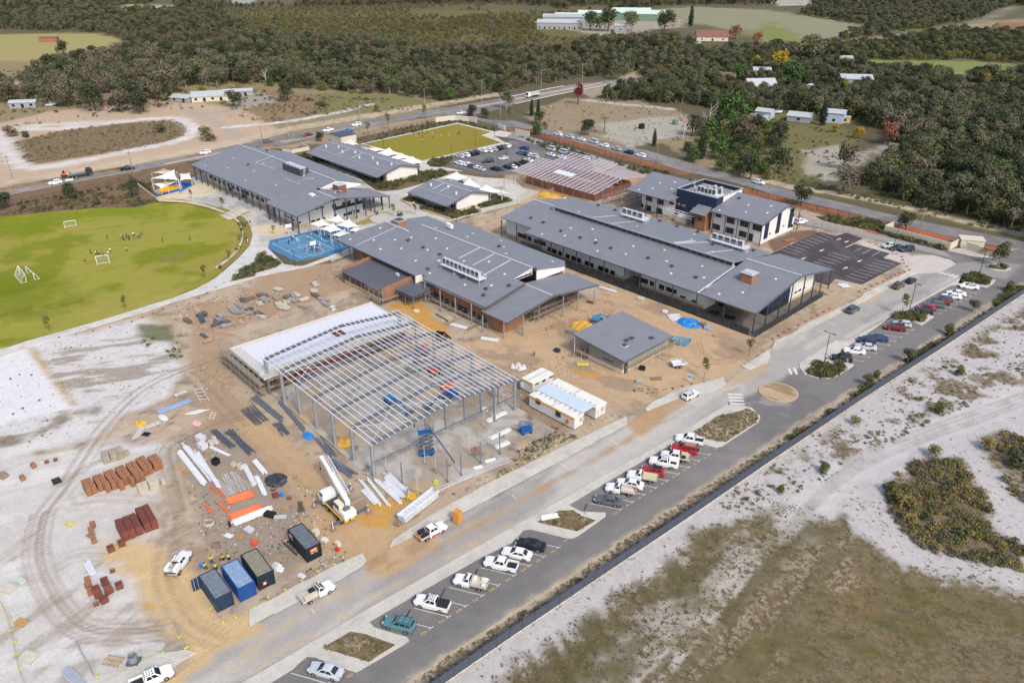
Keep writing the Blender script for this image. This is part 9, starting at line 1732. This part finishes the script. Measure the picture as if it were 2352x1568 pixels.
  (10,1760,265,'sapling_a',.95,'staked sapling on cream paving by playground'),(10,2050,360,'sapling_a',1.2,'leafy sapling above terrace stairs'),(10,2245,640,'sapling_a',1.5,'bushy sapling on curved bank'),(10,2112,840,'sapling_a',1,'dark sapling at bottom of seat wall'),(10,1885,995,'sapling_a',1.05,'staked sapling at right edge of oval'),(10,1155,1280,'sapling_a',1.05,'staked sapling at middle bottom edge of oval'),(10,455,1480,'sapling_a',1.15,'staked sapling at left bottom edge of oval'),(11,165,585,'sapling_a',.8,'small bronze sapling on cream paving by court'),(11,1265,430,'sapling_a',1.2,'bright green sapling by sand pit'),(11,1465,405,'sapling_a',.9,'round headed sapling before small pavilion'),(11,905,460,'sapling_a',.95,'sapling before navy school wall'),(11,90,880,'sapling_a',1.2,'bare sapling in wedge bed by court'),(22,1765,345,'sapling_a',1.35,'leafy young street tree by site notice board'),(22,2175,130,'sapling_a',1.2,'young street tree by a pile of red feet'),):tq(rc,x,y,v_,s,lab)
for rc,x,y,ht,lab in((1,95,785,9,'bleached dead tree at bush edge, left'),(2,1570,1290,12,'tall bleached dead gum over paddock'),(2,1800,1200,13,'tall bleached dead gum before huge green tree'),(3,450,950,7,'bare pale dead tree near right sheds')):
 t=th_('dead_tree',lab,'tree',Q(rc,x,y));r=random.Random(x);m=MB();m.tb((0,0,0),(.2,0,ht*.5),.3,6,0,.18).tb((.2,0,ht*.5),(.5,.3,ht),.18,5,0,.04)
 for k in range(9):
  a=r.uniform(0,6.28);z=ht*r.uniform(.25,.75);e=V3((cos(a)*ht*.3,sin(a)*ht*.3,z+ht*.28));m.tb((.15,0,z),e,.12,5,0,.03);m.tb(e*.7+V3((0,0,z*.3)),e+V3((r.uniform(-1,1),r.uniform(-1,1),ht*.15)),.05,4,0,.02)
 m._('trunk',DEADB,t)
def palm(rc,x,y,ht,lab):
 t=th_('palm_tree',lab,'tree',Q(rc,x,y));MB().tb((0,0,0),(.1,0,ht),.22,7,0,.16)._('trunk',DBARK,t);m=MB()
 for k in range(16):
  a=k*.3927;L=2.6;pts=[V3((cos(a)*L*s_,sin(a)*L*s_,ht+.9*sin(s_*2.6)-(k%3)*.3*s_))for s_ in(0,.35,.7,1)];sd_=V3((-sin(a),cos(a),0))
  for(p0,p1),(w0,w1)in zip(zip(pts[:-1],pts[1:]),((.1,.32),(.32,.28),(.28,.04))):m.add([p0-sd_*w0,p1-sd_*w1,p1+sd_*w1,p0+sd_*w0],[(0,1,2,3)])
 m._('crown',M('palm_green',(104,112,62)),t)
palm(2,845,1235,7,'single palm on grey paddock');palm(2,625,275,10,'palm at end of long white shed');palm(2,2045,420,8.5,'palm by red roof');palm(2,2320,690,7,'palm by upper white roof')
def water_tank(rc,x,y,mat,lab):t=th_('water_tank',lab,'tank',Q(rc,x,y));MB().tb((0,0,0),(0,0,2),1.5,14).tb((0,0,2),(0,0,2.4),1.5,14,0,.3)._('tank_body',mat,t)
water_tank(2,1190,1180,BLACK,'black water tank on grey paddock');water_tank(2,1500,1140,GRNW,'pale green water tank on grey paddock');water_tank(2,2215,1155,TINW,'pale tank by blue sheds')
t=th_('sail_boat','small white boat with mast on a trailer by right sheds','boat',Q(3,90,1045),.2);MB().hexa([(-2.2,-.5,.7),(1.6,-.5,.7),(1.6,.5,.7),(-2.2,.5,.7),(-2.4,-.9,1.5),(2.6,-.3,1.5),(2.6,.3,1.5),(-2.4,.9,1.5)])._('hull',WP,t);MB().tb((0,0,1.5),(.3,0,5),.05,5)._('mast',GALV,t);MB().box(-2,1.5,-.5,.5,.4,.6)._('trailer',DKG,t)
CLEAR=[np.array([W(p)[:2]for p in poly])for poly in CLR+[hw_up+hw_lo[::-1],D_(1870,106,2000,86,2130,66,2240,48,2340,8,2340,22,2240,62,2130,80,2000,98,1880,112),D_(520,-20,680,-20,680,14,540,14),D_(440,200,660,205,650,250,440,255),D_(1500,330,1560,310,1640,320,1640,400),D_(1550,84,1700,88,1760,110,1620,120),D_(1400,236,1460,232,1560,245,1570,270,1400,262)]]
HUTS=[tuple(o.location[:2])for o in COL.objects if o.type=='EMPTY' and o.get('category')=='building' and o.location.y>330]
def sample(poly,sp,jit=.45,seed=0,clear=True,e=14):
 pl=np.array([W(p)[:2]for p in poly]);lo,hi=pl.min(0),pl.max(0);rg=np.random.default_rng(seed);xx,yy=np.meshgrid(np.arange(lo[0],hi[0],sp),np.arange(lo[1],hi[1],sp));xx,yy=xx.ravel(),yy.ravel();xx=xx+rg.uniform(-jit,jit,len(xx))*sp;yy=yy+rg.uniform(-jit,jit,len(yy))*sp
 ok=inside_dist(xx,yy,pl)>fbm(xx,yy,.03 if e>2 else .4,3,5)*e;ok&=np.abs(xx)<yy*.68+40
 xx,yy=xx[ok],yy[ok]
 if clear:
  k=np.ones(len(xx),bool)
  for c in CLEAR:k&=inside_dist(xx,yy,c)<-1.5
  for hx,hy in HUTS:k&=(xx-hx)**2+(yy-hy+3)**2>10**2
  xx,yy=xx[k],yy[k]
 return np.stack([xx,yy],1)
VARS=list(TREES);VI={v:i for i,v in en(VARS)}
def mix(n,table,seed):
 rg=np.random.default_rng(seed);v,p=zip(*table);p=np.array(p,float);return rg.choice([VI[a]for a in v],n,p=p/p.sum())
A_=D_(-200,55,-200,-14,2500,-14,2500,20,2000,5,1780,10,1560,12,1220,50,1250,85,1560,88,1640,100,1600,120,1480,175,1330,178,1240,195,1150,214,1010,236,900,226,840,220,700,205,560,190,420,170,300,165,130,200,70,170,250,132,290,95,230,76,130,72)
B_=D_(1395,205,1480,170,1560,125,1700,120,1780,112,1900,118,1950,145,2060,172,2200,180,2400,190,2500,300,2500,620,2352,530,2200,498,2050,462,1985,430,2000,395,2070,350,2050,300,1960,290,1840,262,1700,262,1580,236,1480,240,1400,238,1370,222)
C_=D_(1770,105,1850,85,2000,90,2140,60,2250,75,2400,70,2400,150,2200,138,1960,140,1850,125)
E_=D_(1780,60,1850,95,1900,95,2000,85,2130,66,2240,48,2340,10,2340,-12,1880,-12,1860,20);H_=D_(110,165,290,130,480,125,575,165,560,205,430,235,300,262,180,250,60,238,-100,250,-100,190,60,200);F_=D_(1600,330,1680,296,1790,318,1810,395,1750,425,1660,405)
pts,vis,scs=[],[],[]
def add(poly,sp,table,s0,s1,seed,clear=True,gap=9):
 p=sample(poly,sp,.48,seed,clear);p=p[fbm(p[:,0],p[:,1],.012,4,31)<gap];rg=np.random.default_rng(seed+99);v=mix(len(p),table,seed+5);s_=rg.uniform(s0,s1,len(p))
 pn=fbm(p[:,0],p[:,1],.006,3,12);s_=s_*(1+pn*.9);pts.append(p);vis.append(v);scs.append(s_);return p
GUM=[('gum_a',3),('gum_b',2),('dark_a',3),('dark_b',2),('brown_a',3),('brown_b',2),('olive_a',1.5),('grey_a',1.2),('green_a',.4)]
add(A_,6.4,GUM,.45,1.1,1,gap=.13);add(B_,5.6,[('dark_a',3),('gum_a',3),('olive_a',2.4),('dark_b',2),('brown_a',1.4),('gum_b',1.5),('green_a',1.2),('grey_a',.5)],.65,1.15,2);add(C_,6.2,[('olive_a',3),('dark_b',2),('gum_a',1)],.6,.9,3);add(E_,6.6,GUM,.6,1,4);add(H_,8.5,[('brown_a',3),('dark_a',2),('gum_a',2),('grey_a',1)],.9,1.5,6);add(F_,7.5,[('green_a',2),('dark_a',2),('brown_a',2),('olive_a',2)],.6,1.1,7,False)
PT,VIS_,SCS=np.vstack(pts),np.concatenate(vis),np.concatenate(scs)
heath=np.array([W(p)[:2]for p in D_(520,20,1180,8,1500,40,1420,95,1240,125,1000,120,760,108,580,80)]);hi_=inside_dist(PT[:,0],PT[:,1],heath)>fbm(PT[:,0],PT[:,1],.01,3,44)*60
rg=np.random.default_rng(8);VIS_[hi_]=mix(hi_.sum(),[('olive_a',3),('olive_b',5),('brown_b',3),('lime_a',.8),('grey_a',.6)],71);SCS[hi_]*=.55
near=np.array(TREE_POS);dn=np.ones(len(PT),bool)
for a,b_ in near:dn&=(PT[:,0]-a)**2+(PT[:,1]-b_)**2>9
PT,VIS_,SCS=PT[dn],VIS_[dn],SCS[dn]
hgt=np.array([TREES[v][2]for v in VARS])[VIS_]*SCS;dist_=np.hypot(PT[:,0],PT[:,1]);vis_px=hgt/dist_;inview=np.abs(PT[:,0])<PT[:,1]*.6
order=np.argsort(-np.where(inview,vis_px,0));NIND=max(0,292-sum(1 for o in COL.objects if o.type=='EMPTY' and o.name.startswith('gum_tree')));ind=order[:NIND];rest=order[NIND:]
VN={'gum':'grey green gum tree','dark':'dark green gum tree','brown':'brownish olive gum tree','olive':'olive green gum tree','grey':'sparse grey gum tree','green':'fresh green gum tree'}
for k in ind:
 v=VARS[VIS_[k]];x,y=PT[k];w_=VN[v.split('_')[0]]
 zone='at road edge of dense right-hand bush' if x>100 and y<330 else('deep inside dense right-hand bush' if x>60 and y<520 else('in bush beyond right houses' if x>60 else('among left farm houses' if x<-150 and y<540 else 'in bush wall beyond highway')))
 tree(v,(x,y,0),w_+' '+zone,w_+'s '+zone,SCS[k])
def scatter(name,label,P2,vi,sc,src,z=None):
 """one mass of plants: points carrying a size, a turn and a plant number"""
 me=bpy.data.meshes.new(name);n=len(P2);co=np.zeros((n,3),np.float32);co[:,:2]=P2
 if z is not None:co[:,2]=z
 me.vertices.add(n);me.vertices.foreach_set('co',co.ravel());rg=np.random.default_rng(n)
 for nm,ty,val in(('sc','FLOAT',sc),('vi','INT',vi),('rz','FLOAT',rg.uniform(0,6.28,n))):a=me.attributes.new(nm,ty,'POINT');a.data.foreach_set('value',np.asarray(val,np.int32 if ty=='INT' else np.float32))
 o=link(name,me);tag(o,label,None,None,'stuff');g=bpy.data.node_groups.new(name,'GeometryNodeTree');g.interface.new_socket('Geometry',in_out='INPUT',socket_type='NodeSocketGeometry');g.interface.new_socket('Geometry',in_out='OUTPUT',socket_type='NodeSocketGeometry');N,L=g.nodes,g.links
 gi,go=N.new('NodeGroupInput'),N.new('NodeGroupOutput');ip=N.new('GeometryNodeInstanceOnPoints');ci=N.new('GeometryNodeCollectionInfo');ci.inputs['Collection'].default_value=src;ci.inputs['Separate Children'].default_value=True;ci.inputs['Reset Children'].default_value=True;ip.inputs['Pick Instance'].default_value=True
 def at_(nm,ty):q_=N.new('GeometryNodeInputNamedAttribute');q_.data_type=ty;q_.inputs['Name'].default_value=nm;return q_.outputs['Attribute']
 cx=N.new('ShaderNodeCombineXYZ');L.new(at_('rz','FLOAT'),cx.inputs['Z']);L.new(gi.outputs[0],ip.inputs['Points']);L.new(ci.outputs[0],ip.inputs['Instance']);L.new(at_('vi','INT'),ip.inputs['Instance Index']);L.new(cx.outputs[0],ip.inputs['Rotation']);L.new(at_('sc','FLOAT'),ip.inputs['Scale']);L.new(ip.outputs[0],go.inputs[0])
 md=o.modifiers.new('plants','NODES');md.node_group=g;return o
def source(nm,meshes):
 c=bpy.data.collections.new(nm)
 for k,me in en(meshes):c.objects.link(bpy.data.objects.new('%s_%02d'%(nm,k),me))
 return c
def joined(v):
 c,tr,h=TREES[v]
 if not tr:return c
 a,b_=np.zeros(len(c.vertices)*3,np.float32),np.zeros(len(tr.vertices)*3,np.float32);c.vertices.foreach_get('co',a);tr.vertices.foreach_get('co',b_);n0=len(c.vertices)
 f=[tuple(p.vertices)for p in c.polygons]+[tuple(i+n0 for i in p.vertices)for p in tr.polygons];me=bpy.data.meshes.new('whole_tree');me.from_pydata(np.concatenate([a,b_]).reshape(-1,3).tolist(),[],f);me.materials.append(c.materials[0]);me.materials.append(tr.materials[0]);me.polygons.foreach_set('material_index',[0]*len(c.polygons)+[1]*len(tr.polygons))
 tn=np.zeros(n0,np.float32);c.attributes['tint'].data.foreach_get('value',tn);at2=me.attributes.new('tint','FLOAT','POINT');at2.data.foreach_set('value',np.concatenate([tn,np.ones(len(tr.vertices),np.float32)]));return me
TSRC=source('tree_kind',[joined(v)for v in VARS])
scatter('bushland','bushland of olive and grey green gums and heath reaching to horizon',PT[rest],VIS_[rest],SCS[rest],TSRC)
tm=[]
def tuft(seed,n,h,r_,mat,sz=.09):
 rg_=np.random.default_rng(seed);return leaf_mesh('tuft',[(0,0,h*.35,r_),(r_*.5,0,h*.3,r_*.7),(-r_*.4,r_*.4,h*.3,r_*.7)],n,sz,mat,seed,.6,h/r_*.6)
TUFTS=[tuft(1,60,.35,.35,LEAF['weed']),tuft(2,60,.3,.4,LEAF['dry']),tuft(3,90,.7,.5,LEAF['scrub'],.11),tuft(4,90,.6,.5,LEAF['brown'],.11),tuft(5,110,.9,.6,LEAF['weed'],.13),tuft(6,110,.9,.65,LEAF['dark'],.13),tuft(7,80,.5,.45,LEAF['grey'],.1)]
FSRC=source('tuft_kind',TUFTS)
def strew(poly,sp,table,s0,s1,seed,thr=-9,sc=.15,world=None):
 p=sample(poly,sp,.5,seed,False,.8);nz=fbm(p[:,0],p[:,1],sc,3,seed);p=p[nz>thr];rg=np.random.default_rng(seed);v,q_=zip(*table);q_=np.array(q_,float);return p,rg.choice(v,len(p),p=q_/q_.sum()),rg.uniform(s0,s1,len(p))
def cat3(l):return np.vstack([a for a,_,_ in l]),np.concatenate([b for _,b,_ in l]),np.concatenate([c for _,_,c in l])
L_=[strew(dunes,1.1,[(0,2),(1,4),(2,2),(3,2),(4,.4)],.4,1.1,11,.12),strew(dunes,2.2,[(0,2),(1,3),(3,2)],.3,.7,12,-.1),strew(D_(2030,1110,2110,1060,2200,1060,2260,1130,2290,1200,2352,1260,2420,1330,2250,1290,2120,1260,2050,1190),.75,[(2,4),(3,3),(4,1.2),(1,2),(5,.4)],.8,1.7,13,-.12,.3),strew(D_(2255,1000,2300,980,2420,1010,2420,1220,2310,1120),1,[(2,3),(3,3),(4,2)],.8,1.6,14,-.05,.3)]
L_+=[strew(D_(960,1600,1176,1425,1560,1170,1764,1035,1990,885,2352,655,2352,668,1974,915,1764,1056,1596,1172,1176,1452,1000,1580),.8,[(0,3),(1,4),(3,2),(2,1)],.3,.8,15,0,.3),strew(D_(1764,1040,1990,885,2352,650,2352,666,1974,914,1780,1045),.7,[(4,4),(5,2),(2,2),(3,1)],.7,1.7,16,.02,.2)]
ss_=[]
rgx=np.random.default_rng(17);S1,O1_=rgx.uniform(0,68,2600),rgx.uniform(3,15,2600);nzz=fbm(S1+O1_*.35,O1_*.1,.62,3,77)+.12*np.clip((O1_-4)/6,-1,1)>.02;ss_=np.array([off_fence(a,b_)for a,b_ in zip(S1[nzz],O1_[nzz])]);L_.append((ss_,rgx.choice([0,0,1,1,3],len(ss_)),rgx.uniform((.15),.42,len(ss_))))
L_.append(strew(D_(1000,1640,1300,1480,1640,1235,1940,1195,2060,1310,2352,1380,2600,1500,2000,1900,1100,1800),1.5,[(0,3),(1,3)],.2,.45,18,-.02,.2))
a,b_,c=cat3(L_);scatter('dune_scrub','low olive and brown scrub tufts over white dunes and fence verge',a,b_,c,FSRC,-.1)
L_=[strew(T(20,D_(480,60,700,0,1640,0,1680,300,900,560,640,560)),1.5,[(0,2),(1,4),(3,1)],.2,.55,21,.1,.3),strew(T(20,D_(1290,-20,1660,-60,1680,140,1560,180,1330,60)),.7,[(0,4),(4,1)],.4,.9,22,0),strew(T(20,D_(0,160,260,60,640,560,0,760)),2.6,[(0,2),(5,.6),(1,1)],.2,.5,23,0),strew(T(20,D_(0,900,700,560,900,640,400,880,0,1000)),1.2,[(0,2),(1,3),(3,2)],.3,.7,24,0),strew(T(22,D_(0,1040,330,830,440,700,400,850,600,860,0,1160)),.7,[(0,4),(4,1),(1,2)],.4,.9,25,-.05),strew(T(21,D_(1750,1440,2351,1080,2351,1180,1700,1520)),.7,[(0,3),(1,3)],.4,.8,26,0),strew(T(31,D_(500,500,830,350,860,400,600,540,400,620)),.8,[(0,3),(1,3)],.3,.6,27,0),strew(T(22,D_(1060,440,1290,420,1440,420,1300,500)),.9,[(0,3),(1,2)],.4,.8,28,0)]
a,b_,c=cat3(L_);scatter('site_weeds','sparse weeds on white sand and along slab verge',a,b_,c,FSRC,-.08)
beds=[(pl,.95 if z_<.165 else .7,[(4,3),(5,3),(6,1),(2,1)]if big else[(0,4),(1,3),(4,.4)],.7 if big else .35,1.6 if big else .8)for pl,z_,big in BEDS]+[
  (T(10,D_(-60,420,0,400,300,330,800,250,1200,230,1430,275,1250,325,700,350)),1.6,[(3,4),(5,2),(4,2),(2,2),(6,1)],.7,1.6),(T(10,D_(0,330,500,240,1200,110,1260,150,900,240,300,320)),1.8,[(3,3),(5,2),(4,1)],.6,1.3),(T(1,D_(980,1320,1240,1250,1640,1145,1850,1110,2200,1190,2180,1205,1850,1130,1400,1230)),1.5,[(6,2),(5,3),(4,2)],.8,1.5),(T(1,D_(900,1280,1300,1180,1640,1110,1640,1135,1250,1240,950,1310)),1.8,[(3,3),(5,1)],.6,1.1),(T(2,D_(40,1245,330,1335,230,1290,480,1350,660,1420,820,1470,700,1480,400,1400,200,1320)),1.5,[(4,2),(5,3),(3,1)],.8,1.6),(T(2,D_(920,1490,1300,1565,1480,1600,1200,1600)),1.4,[(5,3),(4,2)],.8,1.8),(T(1,D_(380,1440,480,1400,560,1430,700,1500,480,1500)),1.2,[(4,2),(5,3)],.8,1.6),(T(10,D_(1240,90,1380,110,1390,190,1300,150)),1.4,[(5,2),(4,2)],.6,1.2)]
a,b_,c=cat3([strew(pl,sp,tb,s0,s1,40+k,-.12,.4)for k,(pl,sp,tb,s0,s1)in en(beds)]);scatter('bed_planting','low native planting filling garden beds and mulch banks',a,b_,c,FSRC,.12)
L_=[strew(D_(20,330,130,300,250,285,400,275,432,292,425,312,350,335,200,360,70,380,42,350),2.6,[(1,5),(3,2),(2,1)],.7,1.6,61,-.1),strew(D_(540,200,700,215,900,228,850,250,620,282,520,268),3,[(1,4),(3,3),(2,1),(5,.6)],.8,2.2,62,-.05),strew(D_(1200,262,1300,228,1460,232,1570,262,1610,300,1540,328,1440,332,1250,298),3.4,[(1,4),(3,2),(0,1)],.5,1.4,63,0),strew(D_(1500,322,1640,312,1690,385,1800,420,1960,400,1990,330,1960,300,1810,258,1700,268,1640,330),3,[(0,2),(1,3),(3,2),(4,1)],.6,1.8,64,-.02),strew(D_(0,160,160,150,420,150,620,170,560,240,300,262,0,300),4.5,[(1,3),(3,3),(5,1),(2,1)],.8,2.4,65,0),strew(D_(1700,395,1900,440,2352,545,2352,520,2050,455,1900,425),2,[(0,2),(3,2),(4,2)],.6,1.8,66,0),strew(D_(780,245,900,240,1050,240,1160,218,1150,225,900,268),3.2,[(1,3),(3,3)],.8,2,67,0)]
a,b_,c=cat3(L_);scatter('paddock_scrub','dry grass clumps and scrub over far paddocks',a,b_,c,FSRC,-.08)
U=[sample(A_,5.5,.5,81),sample(B_,4.6,.5,82)];a=np.vstack(U);a=a[a[:,1]<900];rg=np.random.default_rng(3);scatter('undergrowth','brown and olive undergrowth under bush',a,rg.choice([2,3,3,4,5,6],len(a)),rg.uniform(1.6,3.4,len(a)),FSRC,-.1)
for rc,x,y,v_,s,lab in((23,1555,655,'shrub_a',1.35,'bright green shrub in middle of dunes'),(23,1760,310,'shrub_a',1.2,'grey green bush high on dunes'),(23,520,1195,'shrub_a',1.1,'green shrub near fence, large'),(23,110,1380,'shrub_a',.75,'small green shrub at top of erosion rills'),(23,2040,990,'shrub_c',1.5,'yellow olive shrub at far right sand'),(23,2280,1130,'shrub_b',1.9,'dark green shrub at far right edge'),(23,790,765,'shrub_c',1.1,'brown green shrub on dunes near fence'),(23,1545,1050,'shrub_c',1.4,'tall olive shrub at head of scrub patch'),(23,1120,1390,'shrub_a',1.3,'green shrub at left tip of scrub patch'),(23,1250,1500,'shrub_c',1.6,'big brown olive shrub, left in scrub patch'),(33,1300,90,'shrub_c',1.3,'golden shrub at lower left of scrub patch'),(23,990,330,'shrub_a',.9,'green shrub on sheet fence'),(13,1650,1500,'shrub_a',1.4,'leafy shrub at sheet fence right of island'),(13,2220,1110,'shrub_a',1.6,'tall green shrub at far sheet fence')):tq(rc,x,y,v_,s,lab)
def chunk(seed,mat):r=random.Random(seed);m=MB().hexa([(x*r.uniform(.6,1),y*r.uniform(.3,1),z*r.uniform(.4,1))for z in(0,.16)for x,y in((-.2,-.15),(.2,-.15),(.2,.15),(-.2,.15))]);me=bpy.data.meshes.new('chunk');me.from_pydata(m.v,[],m.f);me.materials.append(mat);return me
KSRC=source('debris_kind',[chunk(k,mt)for k,mt in en((CONCW,OLDT,MATS['brown_board'],DKG,WQ,RDB,GREYW))])
L_=[strew(pl,sp,[(0,2),(1,4),(2,4),(3,2),(4,1),(5,1),(6,3)],.3,1.1,90+k,th,.12)for k,(pl,sp,th)in en(((D_(380,720,640,630,790,610,800,690,500,760,560,930,460,920),1,-.02),(D_(400,1010,560,980,720,1120,760,1220,660,1290,480,1290),.8,-.05),(D_(1010,700,1160,760,1400,690,1500,800,1540,870,1300,870,1180,1000),1.2,.04),(D_(640,1230,760,1240,800,1290,660,1390,620,1330),.7,-.05),(D_(1150,860,1260,860,1240,1010,1190,1010),.9,0)))]
a,b_,c=cat3(L_);scatter('site_debris','small offcuts and rubble over building site',a,b_,c,KSRC,-.08)
